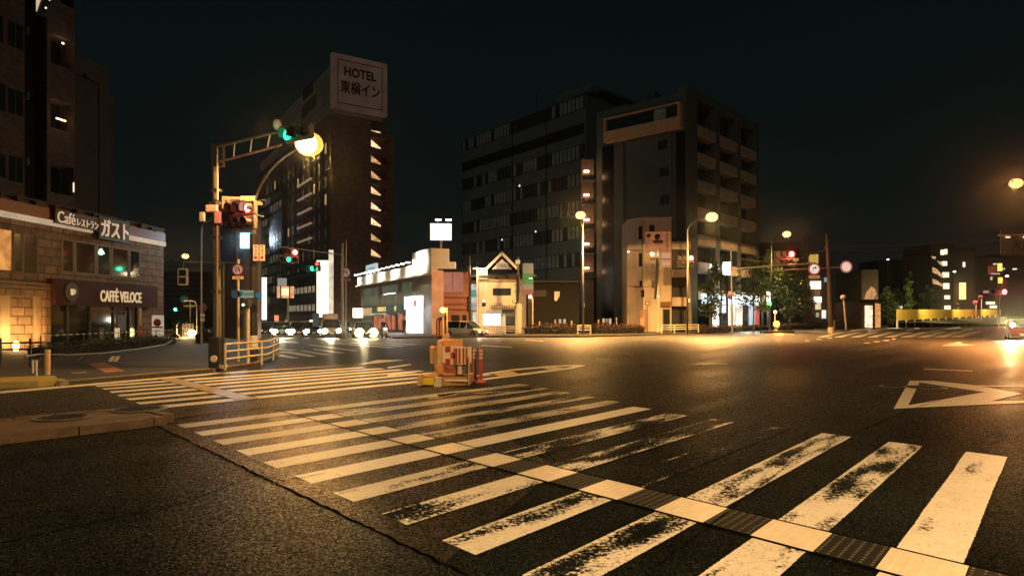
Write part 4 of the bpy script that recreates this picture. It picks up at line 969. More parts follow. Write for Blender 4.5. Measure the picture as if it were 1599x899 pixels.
# ---------------------------------------------------------------- white box building
WL = Fac(1072, 92, -400); WR = Fac(1072, 92, 1727)
k92 = 92
wb = WL.thing('white_box_building', 'dark multi storey building with orange framed top window and balcony bays', 'building')
hb = zat(143, 92)
M_con = mat('dark_concrete', (.10, .12, .105), .8, var=.2, vscale=.25)
pts = [WL.W(WL.u(932), -.0), WL.W(0), WR.W(WR.u(1186)), WR.W(WR.u(1186), -8), WL.W(WL.u(932), -12)]
core = [WL.W(WL.u(932), -.0), WL.W(0), WR.W(.4), WR.W(.4, -1.6), WR.W(WR.u(1186), -1.6), WR.W(WR.u(1186), -10), WL.W(WL.u(932), -12)]
MB().prism([(p.x, p.y) for p in core], 0, hb).build('wall', M_con, wb, world=True)
a, b_, c, d = WL.R(949, 182, 1067, 212)
zt0, zb0 = WL.z(1067, 163), WL.z(1067, 201)
M_fr = mat('orange_cream_frame', (.62, .38, .22), .6, var=.2, streak=True)
u0, u1 = WL.u(949), WL.u(1067)
MB().panel(u0, zb0, u1, zb0+1.55, 1.0, 1.0).panel(u0, zb0+1.55, u0+.28, zt0, 1.0, 1.0).panel(u1-.35, zb0+1.55, u1, zt0, 1.0, 1.0).panel(u0, zt0, u1, zt0+.18, 1.0, 1.0).build('top_frame', M_fr, wb)
for k in range(6):
    du = (u1-.35-(u0+.28))/6; x = u0+.28+du*k
    MB().panel(x+.05, zb0+1.6, x+du-.05, zt0-.05, .5, .06).build('window', M_curt if k in (4,) else M_glass, wb)
for x0, x1 in ((941, 959), (1056, 1075)):
    MB().panel(WL.u(x0), 0, min(WL.u(x1), -.1), zb0-.3, .03, .03).build('glazing_strip', mat('strip_glass', (.008, .01, .012), .3), wb)
for x0, y0, x1, y1 in ((1028, 219, 1043, 234), (1030, 262, 1045, 276), (1031, 304, 1046, 320)):
    a, b_, c, d = WL.R(x0, y0, x1, y1); window(wb, a, b_, c, d, frame=M_dark, mull=2, fw=.1)
M_par = mat('parapet_cream', (.42, .33, .24), .65, var=.25, vscale=.8)
uR = WR.u(1186); bays = [(WR.u(1090), WR.u(1117)), (WR.u(1125), WR.u(1151)), (WR.u(1158), WR.u(1180))]
for x0, x1 in ((.4, WR.u(1089.5)), (WR.u(1117.5), WR.u(1124.5)), (WR.u(1151.5), WR.u(1157.5)), (WR.u(1180.5), uR)):
    on_face(WR, MB().box(x0, x1, 0, 1.59, 0, hb), 'pier', M_con, wb)
on_face(WR, MB().box(.4, uR, -.02, 1.59, hb+.002, hb+1.0), 'roof_beam', M_con, wb)
zf = [WR.z(1090, 195+42.7*i) for i in range(8)]
for bi, (x0, x1) in enumerate(bays):
    on_face(WR, MB().panel(x0+.1, 0.2, x1-.1, hb-1, -1.52, .05), 'bay_glass', M_glass, wb)
    for i, z in enumerate(zf[:7]):
        on_face(WR, MB().box(x0-.05, x1+.05, -.12, .12, z-1.45, z).box(x0, x1, .12, 1.5, z-1.45, z-1.2), 'balcony', M_par, wb)
for i_ in range(9):
    u_ = WR.u(1100)+i_*2.1; k_ = i_ % 5
    on_face(WR, MB().box(u_, u_+.8, .6, 1.0, zf[k_]-1.15, zf[k_]-.45), 'air_conditioner', M_steel, wb)
for u_ in (WL.u(975), WL.u(1050)): MB().tube([(u_, -.1, .3), (u_, -.1, zb0-.4)], .08, 6).build('drain_pipe', M_dark, wb)
for x0, x1, h_ in ((-14, -11, 1.4), (-8, -6.5, 2.2)): MB().box(x0, x1, 3, 5, hb, hb+h_).build('roof_unit', M_con, wb)
# convenience store at its foot
cs = WR.thing('convenience_store', 'brightly lit white shop front at the foot of the dark building, partly behind trees', 'shop')
zr = lambda x, y: WR.z(x, y)
M_cs = emis('cold_white_fascia', (.82, 1.0, 1.0), 1.7, .12, .5); M_cs2 = emis('warm_shop', (1.0, .90, .72), 1.2, .5, .5)
MB().box(WR.u(1092), WR.u(1167), -2.2, -.4, zr(1130, 475), zr(1130, 461)).build('fascia', M_cs, cs)
for a, b, m in ((1095, 1107, M_cs2), (1120, 1133, M_cs2), (1135, 1144, M_cs2), (1155, 1164, emis('cool_panel', (.7, .85, 1), .7)), (1109, 1118, M_glass), (1146, 1153, M_glass)):
    MB().box(WR.u(a), WR.u(b), -1.6, -1.5, .15, zr(1130, 476)).build('shop_window', m, cs)
MB().box(WR.u(1165), WR.u(1170), -1.7, -.8, .15, zr(1167, 470)).build('red_post', emis('red_panel', (1, .16, .08), .5), cs)
MB().box(WR.u(1093), WR.u(1164), -1.45, -.4, .13, zr(1130, 476)).build('shop_wall', M_dark, cs)
for x0, x1 in ((1097, 1109), (1114, 1128)):
    MB().extr([(WR.u(x0), zr(1110, 421)), (WR.u(x1), zr(1110, 421)), (WR.u(x1)-.3, zr(1110, 414)), (WR.u(x0)+.2, zr(1110, 413))], 'y', -1.4, -1.1).build('upper_sign', M_cs, cs)
vsx = vsign(1131, 1142.5, 409, 429, 88, emis('cold_sign', (.85, .97, 1.0), 2.4), 'cold white square light box on a tall blue edged mast by the trees')
MB().box(-.85, -.70, .1, .3, .1, zat(400, 88)).build('mast', M_blue, vsx)
p = WR.W(WR.u(1130), 4, 3.2); lamp('AREA', p, 500, (.85, .97, 1), direction=(-.2, -1, -.6), size=(5, 1.2))
# ---------------------------------------------------------------- orange corner building
kn = thing('corner_building', 'narrow three storey orange lit building with a rooftop wall sign standing alone on the corner', 'building', (xat(1004, 84), 84, 0))
X = lambda px, Y=84: xat(px, Y)-xat(1004, 84)
Z = lambda py, Y=84: zat(py, Y)
M_kw = mat('buff_render', (.62, .50, .38), .7, var=.25, vscale=.7, streak=True)
rfp = [(X(983), 1.8), (X(1004), 0), (X(1049), 0), (X(1049), 7), (X(986), 7)]
MB().prism(rfp, 0, Z(341)).build('wall', M_kw, kn)
MB().prism([(p[0]*1.01, p[1]) for p in [(X(983), 1.75), (X(1004), -.06), (X(1049.6), -.06), (X(1049.6), .3), (X(984), 2.1)]], Z(341)+.002, Z(341)+.14).build('coping', M_cream, kn)
def kwin(a, b, y0, y1): 
    window(kn, X(a), Z(y1), X(b), Z(y0), frame=M_tan, fw=.05)
kwin(1014, 1023, 351, 363); kwin(1015, 1023, 394, 406)
MB().box(X(1008), X(1048), -.12, -.002, Z(394), Z(362)).build('wall_sign', emis('orange_wall_sign', (1, .36, .13), .26, .25, 1.2), kn)
ws = kn.children[-1]
for i, ch in enumerate('キング大倉'): text('lettering', ch, ws, M_dark, X(1042), Z(366.5+5.6*i), .36, .38, .14, .01, bold=.02)
MB().lathe((X(1013), -.14, Z(368)), [(.26, -.02), (.26, 0)], 'y').build('emblem', mat('emblem_brown', (.3, .1, .05), .5), ws)
MB().box(X(1020), X(1035), -.16, -.122, Z(380), Z(375)).build('emblem_bar', MC['emblem_brown'], ws)
# windows in the slanted side
def side_pt(f): return (X(983)+(X(1004)-X(983))*f, 1.8*(1-f))
for f0, f1, y0, y1 in ((.76, .98, 353, 374), (.78, .99, 395, 416), (.82, 1.0, 438, 446)):
    p, q = side_pt(f0), side_pt(f1)
    mbx = MB(); n = Vector((-(q[1]-p[1]), q[0]-p[0], 0)).normalized()*-.05
    mbx.face([(p[0]+n.x, p[1]+n.y, Z(y1, 84.3)), (q[0]+n.x, q[1]+n.y, Z(y1, 84)), (q[0]+n.x, q[1]+n.y, Z(y0, 84)), (p[0]+n.x, p[1]+n.y, Z(y0, 84.3))]); mbx.build('window', M_glass, kn)
for y in (391, 447): MB().tube([(X(984), 1.75, Z(y, 85.8)), (X(1004), -.06, Z(y))], .05, 6).build('pipe_band', M_dark, kn)
MB().tube([(X(984.5), 1.6, 0), (X(984.5), 1.6, Z(345, 85))], .06, 6).build('down_pipe', M_cream, kn)
MB().tube([(X(1003.5), -.08, 0), (X(1003.5), -.08, Z(345))], .05, 6).build('down_pipe', M_tan, kn)
for x, y in ((985, 391), (1005, 391), (1006, 352)): MB().ball((X(x), .3 if x > 1000 else 1.5, Z(y)), .12, 8).build('wall_lamp', emis('wall_lamp', (1, .85, .65), 2.5), kn)
window(kn, X(1035), .15, X(1047), Z(482), frame=M_tan, name='door', fw=.1)
MB().box(X(1032), X(1047), -.4, -.002, Z(478), Z(471)).build('door_canopy', mat('brown_canopy', (.20, .11, .05), .7), kn)
# balconies wing
MB().box(X(1049.4), X(1077), .5, 6, 0, Z(372)).build('balcony_wing', M_dark, kn)
for y0, y1, x1 in ((377, 390, 1078), (421, 433, 1074), (464, 478, 1075)):
    MB().box(X(1049.4), X(x1), -.3, .498, Z(y1), Z(y0)).build('balcony_parapet', M_kw, kn)
MB().box(X(1075.5), X(1077.5), 0, .49, 0, Z(392)).build('pier', M_kw, kn)
t, w, zb, zt = standsign(1000, 1009, 483, 513, 83, mat('notice_orange', (.62, .34, .22), .6), 'pale orange notice board standing left of the orange corner building')
# ---------------------------------------------------------------- far right row
def far_block(px0, px1, pyt, Y, label, m=None, d=12, name='distant_building'):
    t = thing(name, label, 'building', (xat((px0+px1)/2, Y), Y, 0)); w = (px1-px0)/F_PX*Y/2
    MB().box(-w, w, 0, d, 0, zat(pyt, Y)).build('wall', m or mat('far_dark', (.035, .035, .034), .9), t)
    return t, w
fb, w = far_block(1453, 1492, 381, 170, 'distant dark apartment building with a lit stair column and lit walkways')
X = lambda px: xat(px, 170)-xat(1472.5, 170); Zf = lambda py: zat(py, 170)
M_lw = emis('lit_landing', (1, .86, .60), 1.3, .2); M_lw2 = emis('lit_walkway', (1, .60, .30), .6, .4)
MB().box(X(1453), X(1466), -.1, -.002, 0, Zf(392)).build('stair_front', M_dark, fb)
for x0, x1, y0, y1 in ((1469, 1474, 390, 398), (1475, 1479, 389, 397), (1471, 1478.5, 408, 415), (1472, 1481.5, 425, 433), (1473, 1482, 442, 451), (1475, 1483, 461, 467), (1475, 1484, 477, 484)):
    MB().box(X(x0), X(x1), -.25, -.002, Zf(y1), Zf(y0)).build('lit_window', M_lw, fb)
for pts in ([(1463, 407), (1471, 410), (1471, 415), (1467, 412)], [(1456, 417), (1462, 420), (1472, 430), (1472, 434), (1463, 428), (1456, 425)], [(1456, 435), (1463, 438), (1473, 446), (1470, 447), (1463, 444), (1457, 443)], [(1454, 400), (1461, 401), (1460, 405), (1456, 403)]):
    MB().extr([(X(a), Zf(b)) for a, b in pts], 'y', -.3, -.105).build('lit_walkway', M_lw2, fb)
t, w = far_block(1492, 1523, 387, 175, 'distant dark slab joined right of the lit stair building')
MB().box(-1.8, -.6, -1.2, -.4, zat(467, 173), zat(441, 173)).build('amber_sign', emis('amber_tall_sign', (1, .62, .16), 2.6), t)
MB().box(xat(1505.5-1507.5, 175)-xat(0, 175)-.3, xat(1507-1507.5, 175)-xat(0, 175), -.2, -.02, zat(417, 175), zat(409, 175)).build('small_light', M_lw, t)
t, w = far_block(1523, 1566, 402, 190, 'distant low dark block behind the far red signals')
t, w = far_block(1566, 1660, 395, 200, 'distant dark block under the road sign gantry at the right edge')
MB().box(-6, -4.8, -.2, -.02, zat(421, 200), zat(419, 200)).build('small_light', M_lw, t)
t, w = far_block(1346, 1372, 421, 150, 'plain grey gable wall lit from below behind the right hand fence', mat('far_grey', (.16, .14, .10), .8))
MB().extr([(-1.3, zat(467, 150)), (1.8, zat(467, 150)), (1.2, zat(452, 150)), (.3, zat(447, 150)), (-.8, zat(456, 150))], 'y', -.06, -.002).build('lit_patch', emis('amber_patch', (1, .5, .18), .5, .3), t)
t, w = far_block(1372, 1452, 406, 210, 'long dark roofline far behind the roadside trees')
t, w = far_block(1385, 1600, 470, 185, 'low strip of dark shops behind the yellow fence', name='distant_shop_row')
Xs = lambda px: xat(px, 185)-xat(1492.5, 185)
for i, (x0, x1, y0, y1, cc, st_) in enumerate(((1403, 1413, 477, 483, (1, .85, .55), 1.6), (1415, 1419, 474, 481, (1, .9, .7), 1.3), (1540, 1553, 471, 475, (1, .85, .5), 1.5), (1546, 1556, 477, 481, (1, .8, .5), 1.5), (1366, 1368, 462, 466, (1, .9, .7), .4))):
    MB().box(Xs(x0), Xs(x1), -.3, -.002, zat(y1, 185), zat(y0, 185)).build('lit_sign', emis('farshop%d' % i, cc, st_), t)
t, w = far_block(1344, 1367, 470, 118, 'small bright shop front behind the right hand pipe fence', mat('small_shop_wall', (.12, .06, .03), .7), name='small_shop')
X = lambda px: xat(px, 118)-xat(1355.5, 118)
MB().box(X(1351), X(1362), -.2, -.002, .2, zat(477, 118)).build('shop_window', emis('orange_white', (1, .72, .45), 1.5, .5), t)
MB().box(X(1365), X(1376), .1, .4, .2, zat(474, 118)).build('amber_panel', emis('amber_panel', (1, .45, .12), .7, .3), t)
MB().box(X(1338), X(1378), -.5, -.002, zat(471, 118), zat(468, 118)).build('eave', M_dark, t)
# buildings around the right hand big pole
t, w = far_block(1257, 1300, 400, 128, 'brown building with stacked lit signs behind the wooden signal pole', mat('brown_wall', (.12, .065, .04), .8))
X = lambda px: xat(px, 128)-xat(1278.5, 128)
for i, (x0, x1, y0, y1, cc, st_) in enumerate(((1262, 1275, 397, 411, (1, .68, .12), .5), (1264, 1279, 439, 451, (1, .88, .62), 2.2), (1271, 1278, 451.5, 461, (.55, .28, .12), .3), (1270, 1280, 463, 472, (1, .88, .62), 2.2), (1272, 1279, 472.5, 483, (1, .80, .45), .8), (1282, 1287, 484, 497, (.95, .95, .9), 1.0), (1286, 1289, 433, 440, (.5, .8, .8), .4), (1273, 1276, 488, 495, (.8, .7, .3), .5))):
    MB().box(X(x0), X(x1), -.9, -.4, zat(y1, 127), zat(y0, 127)).build('lit_sign', emis('stack%d' % i, cc, st_, .2), t)
t, w = far_block(1186, 1250, 378, 150, 'dark distant building seen over the street trees beside the red signal')
t, w = far_block(1212, 1258, 440, 135, 'unlit low house behind the flashing island beacon')
X = lambda px: xat(px, 135)-xat(1235, 135)
for i, (x0, x1, y0, y1) in enumerate(((1243, 1250, 487, 496), (1255, 1257, 487, 490), (1246, 1249, 462, 465))):
    MB().box(X(x0), X(x1), -.2, -.002, zat(y1, 135), zat(y0, 135)).build('lit_window', emis('creamwin', (1, .85, .5), .9), t)
# far left street end
t, w = far_block(256, 345, 424, 130, 'dark banded office block at the end of the left side street', mat('far_banded', (.05, .055, .06), .8))
for y in (433, 441, 449, 457, 466): MB().box(-w+.5, w-3, -.06, -.002, zat(y+2, 130), zat(y, 130)).build('band', mat('far_band2', (.10, .11, .11), .6), t)
for i, (x, y, cc) in enumerate(((262, 512, (.9, 1, .85)), (271, 514, (1, .6, .3)), (280, 511, (1, .9, .7)), (293, 516, (.8, 1, .9)))):
    MB().box(xat(x, 130)-xat(300.5, 130), xat(x+6, 130)-xat(300.5, 130), -.3, -.002, zat(y+3.5, 130), zat(y, 130)).build('shop_light', emis('fls%d' % i, cc, .9, .4), t)
t, w = far_block(420, 560, 478, 150, 'low dark frontage behind the waiting cars', name='distant_frontage')
rr = random.Random(2)
for i in range(14):
    x = rr.uniform(-w+1, w-2); cc = rr.choice([(1, .5, .2), (1, .8, .5), (1, .3, .15), (.5, .9, .8)])
    MB().box(x, x+rr.uniform(.6, 2.0), -.3, -.002, rr.uniform(.8, 1.6), rr.uniform(2.0, 3.4)).build('lit_sign', emis('front%d' % i, cc, rr.uniform(.4, 1.6), .3), t)
# rooftop billboard
rb = thing('rooftop_billboard', 'blank white floodlit billboard standing on a mast above the shop roofs', 'billboard', (xat(689, 80), 80, 0), .08)
hw = 16.5/F_PX*80
MB().box(-hw, hw, 0, .35, zat(374.5, 80), zat(349, 80)).build('board', emis('billboard_white', (1.0, .93, .78), 1.6, .04), rb)
MB().tube([(0, .2, .1), (0, .2, zat(375, 80))], .16).build('mast', M_steel, rb)
for x in (-.35, .85):
    b = MB().tube([(x, 0, zat(349, 80)), (x, -.6, zat(346, 80)), (x+.1, -.9, zat(345.5, 80))], .04, 6).build('lamp_arm', M_steel, rb)
    MB().box(x-.28, x+.42, -1.15, -.8, zat(345.8, 80)-.02, zat(344, 80)).build('flood_lamp', emis('flood2', (1, .95, .85), 4), b)
# ================================================================== STREET FURNITURE
M_bulb = emis('sodium_bulb', (1.0, 0.50, 0.07), 1.6)
M_bulb2 = emis('sodium_bulb_far', (1.0, 0.58, 0.20), 2.6)
M_bulbr = emis('sodium_bulb_deep', (1.0, 0.38, 0.12), 2.6)
def street_lamp(label, base, head, r=.09, bulb=.26, power=1500, col=SODIUM, m=None, bm=None, arm_r=.045, group=None, rise=1.6, base_r=None, flat_=.75, ground=0):
    """base xyz, head xyz (world)"""
    b = Vector(base); h = Vector(head)-b
    t = thing('street_lamp', label, 'street lamp', b, 0, group)
    m = m or M_steel
    zt_ = h.z-rise
    MB().tube([(0, 0, 0), (0, 0, zt_)], [base_r or r*1.3, r*.8], 12).build('pole', m, t, smooth=True)
    pts = []
    for i in range(9):
        a = PI/2*i/8
        pts.append((h.x*(1-math.cos(a))*.75, h.y*(1-math.cos(a))*.75, zt_+(rise)*math.sin(a)))
    pts.append((h.x*.93, h.y*.93, h.z+.03))
    MB().tube(pts, [arm_r*1.2]*5+[arm_r]*5, 8).build('arm', m, t, smooth=True)
    d = Vector((h.x, h.y, 0)).normalized() if (abs(h.x)+abs(h.y)) > .1 else Vector((1, 0, 0))
    q = Vector((-d.y, d.x, 0)); c = h
    hd = MB()
    prof = [(-.55, .07), (-.3, .15), (.1, .2), (.38, .15), (.5, .04)]
    top = [c+d*x*1.0+Vector((0, 0, .12-.05*abs(x))) for x, w in prof]
    for (x0, w0), (x1, w1) in zip(prof[:-1], prof[1:]):
        a0 = c+d*x0; a1 = c+d*x1; z0_, z1_ = .20-.22*x0*x0, .20-.22*x1*x1
        hd.face([a0-q*w0, a1-q*w1, a1+Vector((0, 0, z1_)), a0+Vector((0, 0, z0_))]); hd.face([a0+Vector((0, 0, z0_)), a1+Vector((0, 0, z1_)), a1+q*w1, a0+q*w0])
    o = hd.build('lamp_head', m, t)
    MB().ball(c+Vector((0, 0, -.06)), bulb, 16, flat_).build('bulb', bm or M_bulb2, o, smooth=True)
    l = lamp('SPOT', b+h+Vector((0, 0, -.06-bulb*flat_-.05)), power, col, max(.12, bulb*.6), direction=(0, 0, -1), spot=math.radians(178), blend=.04)
    if ground: lamp('SPOT', b+h+Vector((0, 0, -.10-bulb*flat_-.05)), ground, col, max(.12, bulb*.6), direction=(0, 0, -1), spot=math.radians(152), blend=.6)
    return t
# the big lamp on the left corner
Hm = at(483, 222, 22.0)
street_lamp('tall black based street lamp with brightly glowing orange head on the left corner', (xat(397, 26.6), 26.6, .13), Hm, r=.10, bulb=.46, power=4200, bm=M_bulb, rise=1.5, base_r=.17, flat_=.85)
_h = [o for o in COL.objects if o.name.startswith('lamp_head')][0]
MB().ball(Hm-Vector((xat(397, 26.6), 26.6, .13))+Vector((0, -.20, -.10)), .36, 16, .9).build('lamp_core', emis('sodium_core', (1, .85, .55), 12), _h, smooth=True)
t0 = [o for o in COL.objects if o.name.startswith('street_lamp')][0]
MB().tube([(0, 0, 0), (0, 0, 5.0)], .155, 12).build('black_sleeve', M_dark, t0)
MB().tube([(0, 0, .35), (0, 0, 1.0)], .162, 12).build('white_reflector', M_white, t0)
def pole_lamp(px, pyb, Y, hx, hy, hY, label, **k): return street_lamp(label, (xat(px, Y), Y, .13), at(hx, hy, hY), **k)
_sl = street_lamp
GL = 'tall street lamps round the junction'
pole_lamp(911, 520, 70, 907, 335, 68, 'slim tall street lamp with small orange head in front of the dark office building', bulb=.50, ground=19000, power=6500, group=GL, bm=M_bulb2, m=M_steel, rise=.5, arm_r=.05)
pole_lamp(1074, 520, 72, 1112, 338, 69, 'tall street lamp arching right with hazy orange head, beside the orange corner building', bulb=.62, ground=28000, power=6500, group=GL, bm=M_bulb2, rise=1.2)
pole_lamp(1205, 512, 100, 1229, 365, 98, 'far street lamp shining above the red signal over the trees', bulb=.58, ground=12000, power=4000, group=GL, bm=M_bulb2, m=M_dark)
pole_lamp(1680, 520, 52, 1587, 285, 50, 'street lamp reaching in from the right edge with deep orange head', bulb=.45, ground=16000, power=9000, col=(1, .36, .09), group=GL, bm=M_bulbr)
pole_lamp(236, 520, 84, 290, 399, 72, 'distant street lamp on a long thin arm over the left side street', bulb=.36, power=2200, group=GL, m=M_steel, rise=.4)
street_lamp('street lamp just outside the left edge in front of the cafe', (-27, 20.5, .13), (-25.0, 22.5, 8.5), bulb=.22, power=850, group=GL)
# a lamp on the near corner behind the camera: it lights the foreground stripes
street_lamp('street lamp on the near corner right behind the viewer', (9.5, -5.5, 0), (6.6, -2.5, 9.5), bulb=.22, power=14000, col=(1, .60, .25), bm=emis('sodium_bulb_near', (1, .66, .28), 22), group=GL)
# --- distant small street lights as tiny lamps on poles
for (x, y, Y, label, c_) in ((1387, 405, 190, 'tiny white street light over the low roofline right of the round no entry sign', (.9, 1, .95)), (1441, 419, 185, 'tiny white street light left of the lit stair building', (.9, 1, .95)), (1491, 424, 160, 'tiny white street light right of the lit stair building', (.9, .95, 1)), (1573, 431, 140, 'tiny white street light beside the amber tower of lights', (.9, .95, 1))):
    t = thing('small_street_light', label, 'street lamp', (xat(x, Y), Y, 0)); z = zat(y, Y)
    MB().tube([(0, 0, 0), (0, 0, z-.2)], .08, 6).build('pole', M_dark, t)
    MB().ball((0, 0, z), .34, 8, .6).build('lamp_head', emis('white_far', c_, 3.5), t)
# --- signals
M_hous = mat('signal_housing', (.10, .095, .08), .5, var=.15)
M_lens = mat('dark_lens', (.012, .012, .012), .25)
M_redl = emis('red_lamp', (1.0, .03, .03), 6); M_redc = emis('red_lamp_core', (1.0, .55, .40), 16); M_grnl = emis('green_lamp', (.03, 1.0, .50), 2.5); M_amb = emis('amber_lamp', (1.0, .42, .05), 5)
def lens(c, r, m, parent, lit, hood=True, hm=None):
    o = MB().lathe((c[0], c[1]-.02, c[2]), [(r, -.03), (r*.9, .0)][::1], 'y', 18).build('lens', m, parent)
    if lit: MB().lathe((c[0], c[1]-.055, c[2]), [(r*.72, -.006), (r*.72, .004)], 'y', 16).build('bulb', M_redc if m is M_redl else m, o)
    if hood:
        h = MB()
        for k in range(12):
            a0, a1 = math.radians(-30+20*k), math.radians(-10+20*k)
            p = lambda a, y: (c[0]+r*1.12*math.cos(a), y, c[2]+r*1.12*math.sin(a))
            h.face([p(a0, c[1]-.03), p(a1, c[1]-.03), p(a1, c[1]-.30+.06*abs(math.cos(a1))), p(a0, c[1]-.30+.06*abs(math.cos(a0)))])
        hd = h.build('visor', hm or M_blackp, o); s = hd.modifiers.new('s', 'SOLIDIFY'); s.thickness = .012
def signal(label, loc, rotz=0, lit=(2,), mats=(M_redl,), rows=1, arrow=None, sc=1.0, group=None, plate=False, light=None, mount=None):
    t = thing('traffic_light', label, 'traffic light', loc, rotz, group)
    w, h = .66*sc, .24*sc
    MB().box(-w, w, 0, .18*sc, -h, h).build('housing', M_hous, t, bevel=.05*sc)
    for i in range(3):
        on = i in lit
        lens(((i-1)*.42*sc, 0, 0), .19*sc, mats[lit.index(i)] if on else M_lens, t, on)
    if rows == 2:
        MB().box(-w, w, 0, .18*sc, -h*3.1, -h*1.1).build('arrow_housing', M_hous, t, bevel=.05*sc)
        for i in range(3):
            on = arrow == i
            lens(((i-1)*.42*sc, 0, -h*2.1), .165*sc, M_grnl if on else M_lens, t, False)
    if mount is not None: MB().tube(mount, .05, 8).build('bracket', M_steel, t)
    if light:
        q = Matrix.Rotation(rotz, 4, 'Z') @ Vector((((lit[0]-1)*.42*sc), -.55, 0)); lamp('POINT', Vector(loc)+q, light[0], light[1], .16)
    return t
# (a) near signal on the left corner
sA = Vector((xat(377, 22.6), 22.6, zat(326, 22.6)))
signal('near signal showing red on the left corner mast, dark arrow lamps below it', sA, -.55, (2,), (M_redl,), 2, None, .98, light=(60, (1, .10, .07)), mount=[(-.6, .2, 0), (-1.0, .5, 0)])
t = thing('signal_backplate', 'tall pale plate behind the near red signal, scalloped by its dark visors', 'sign plate', (xat(387, 23.1), 23.1, zat(350, 23.1)))
MB().box(-.25, .25, 0, .03, 0, 44/F_PX*23.1).build('plate', M_cream, t)
MB().tube([(0, .05, .4), (.22, .9, .4)], .03, 6).build('bracket', M_steel, t)
t = thing('place_name_sign', 'pale place name board with three kanji beside the near red signal', 'sign', (xat(363, 23.2), 23.2, zat(322, 23.2)), .25)
bd = MB().box(-.33, .33, 0, .03, -.10, .33).build('board', mat('sign_grey_pink', (.42, .32, .28), .5), t)
text('lettering', '大鳥居', bd, M_dark, 0, .14, .54, .2, .01, .004)
MB().tube([(-.3, .05, .1), (-.75, .1, .1)], .02, 6).build('bracket', M_steel, t)
# (b) the mast with the ladder arm
mA = thing('signal_mast', 'tall grey steel mast with ladder shaped arm carrying a green signal at the left corner', 'signal mast', (xat(340, 22.8), 22.8, .13))
zt_ = zat(226, 22.8)-.13
MB().tube([(0, 0, 0), (0, 0, 1.2), (-.02, 0, 3.6), (-.10, 0, zt_)], [.15, .135, .12, .085], 14).build('pole', M_polec, mA, smooth=True)
MB().box(-.2, .16, -.26, .12, .02, 1.05).build('cabinet', M_dark, mA, bevel=.03)
MB().lathe((0, -.28, .32), [(.11, -.02), (.12, .05)], 'y').build('reflector', M_white, mA)
MB().tube([(.07, -.16, 0), (.07, -.16, zt_-.4)], .03, 8).build('conduit', M_cream, mA)
for z in (2.6, 3.4, 4.4, 5.3, 6.0): MB().lathe((-.03, 0, z), [(.185, -.04), (.185, .04)], n=14).build('clamp', M_dark, mA)
hA = at(446, 203, 20.6)-Vector((xat(340, 22.8), 22.8, .13)); hB = at(440, 226, 20.6)-Vector((xat(340, 22.8), 22.8, .13))
a0 = Vector((-.08, 0, zt_-.1)); b0 = Vector((-.08, 0, zt_-.62))
arm = MB().tube([a0, hA], .045, 8).tube([b0, hB], .04, 8)
for f in (.04, .30, .55, .8): arm.tube([a0.lerp(hA, f), b0.lerp(hB, f)], .025, 6)
arm.build('ladder_arm', M_steel, mA)
MB().box(-.18, .22, -.1, .1, zt_-.75, zt_+.02).build('arm_bracket', M_dark, mA)
MB().ball(hA+Vector((-.25, 0, .16)), .13, 10, 1.3).build('sensor_head', M_cream, mA)
for (dx, dz, w, h) in ((-.38, 5.07, .10, .16), (.14, 5.05, .12, .20), (-.05, 5.35, .22, .12)):
    MB().box(dx-w, dx+w*.8, -.32, -.20, dz-h, dz+h).build('camera_box', M_white, mA, bevel=.03)
for dz in (5.5, 4.95): MB().ball((.0, -.1, dz), .2, 10).build('junction_box', M_dark, mA)
signal('signal showing green at the tip of the ladder arm, half lost in the lamp glare', at(464, 208, 20.4), -.55, (0,), (emis('green_near', (.02, 1.0, .42), 3.5),), 1, None, .9, light=(3, (.1, 1, .5)))
t = thing('thin_pole', 'thin dark pole standing close right of the signal mast', 'pole', (xat(349, 22.6), 22.6, .13)); MB().tube([(0, 0, 0), (0, 0, 3.5)], .045, 8).build('pole', M_dark, t); MB().box(-.1, .1, -.1, .1, 0, .12).build('foot', M_white, t)
# narrow plates on the lamp pole
t = thing('street_name_plates', 'pair of upright white plates with small characters on the black lamp pole', 'sign', (xat(405, 26.2), 26.2, zat(407, 26.2)))
for x in (-.13, .12): 
    p = MB().box(x-.10, x+.10, 0, .03, 0, .62).build('plate', M_white, t)
    for i, ch in enumerate('南蒲田一'): text('lettering', ch, p, M_red, x, .54-.14*i, .11, .10, .008, .003)
MB().tube([(-.25, .05, .3), (.2, .05, .3)], .02, 6).build('bracket', M_steel, t)
t = thing('small_camera_box', 'small cream box on a short arm near the top of the lamp pole', 'camera', (xat(404, 26), 26, zat(318, 26))); MB().box(-.12, .12, -.1, .14, -.06, .07).build('body', M_cream, t, bevel=.02); MB().tube([(.0, .02, .12), (.25, .05, .16)], .02, 6).build('bracket', M_steel, t); MB().tube([(-.02, .02, .1), (-.15, .4, .14)], .02, 6).build('arm', M_steel, t)
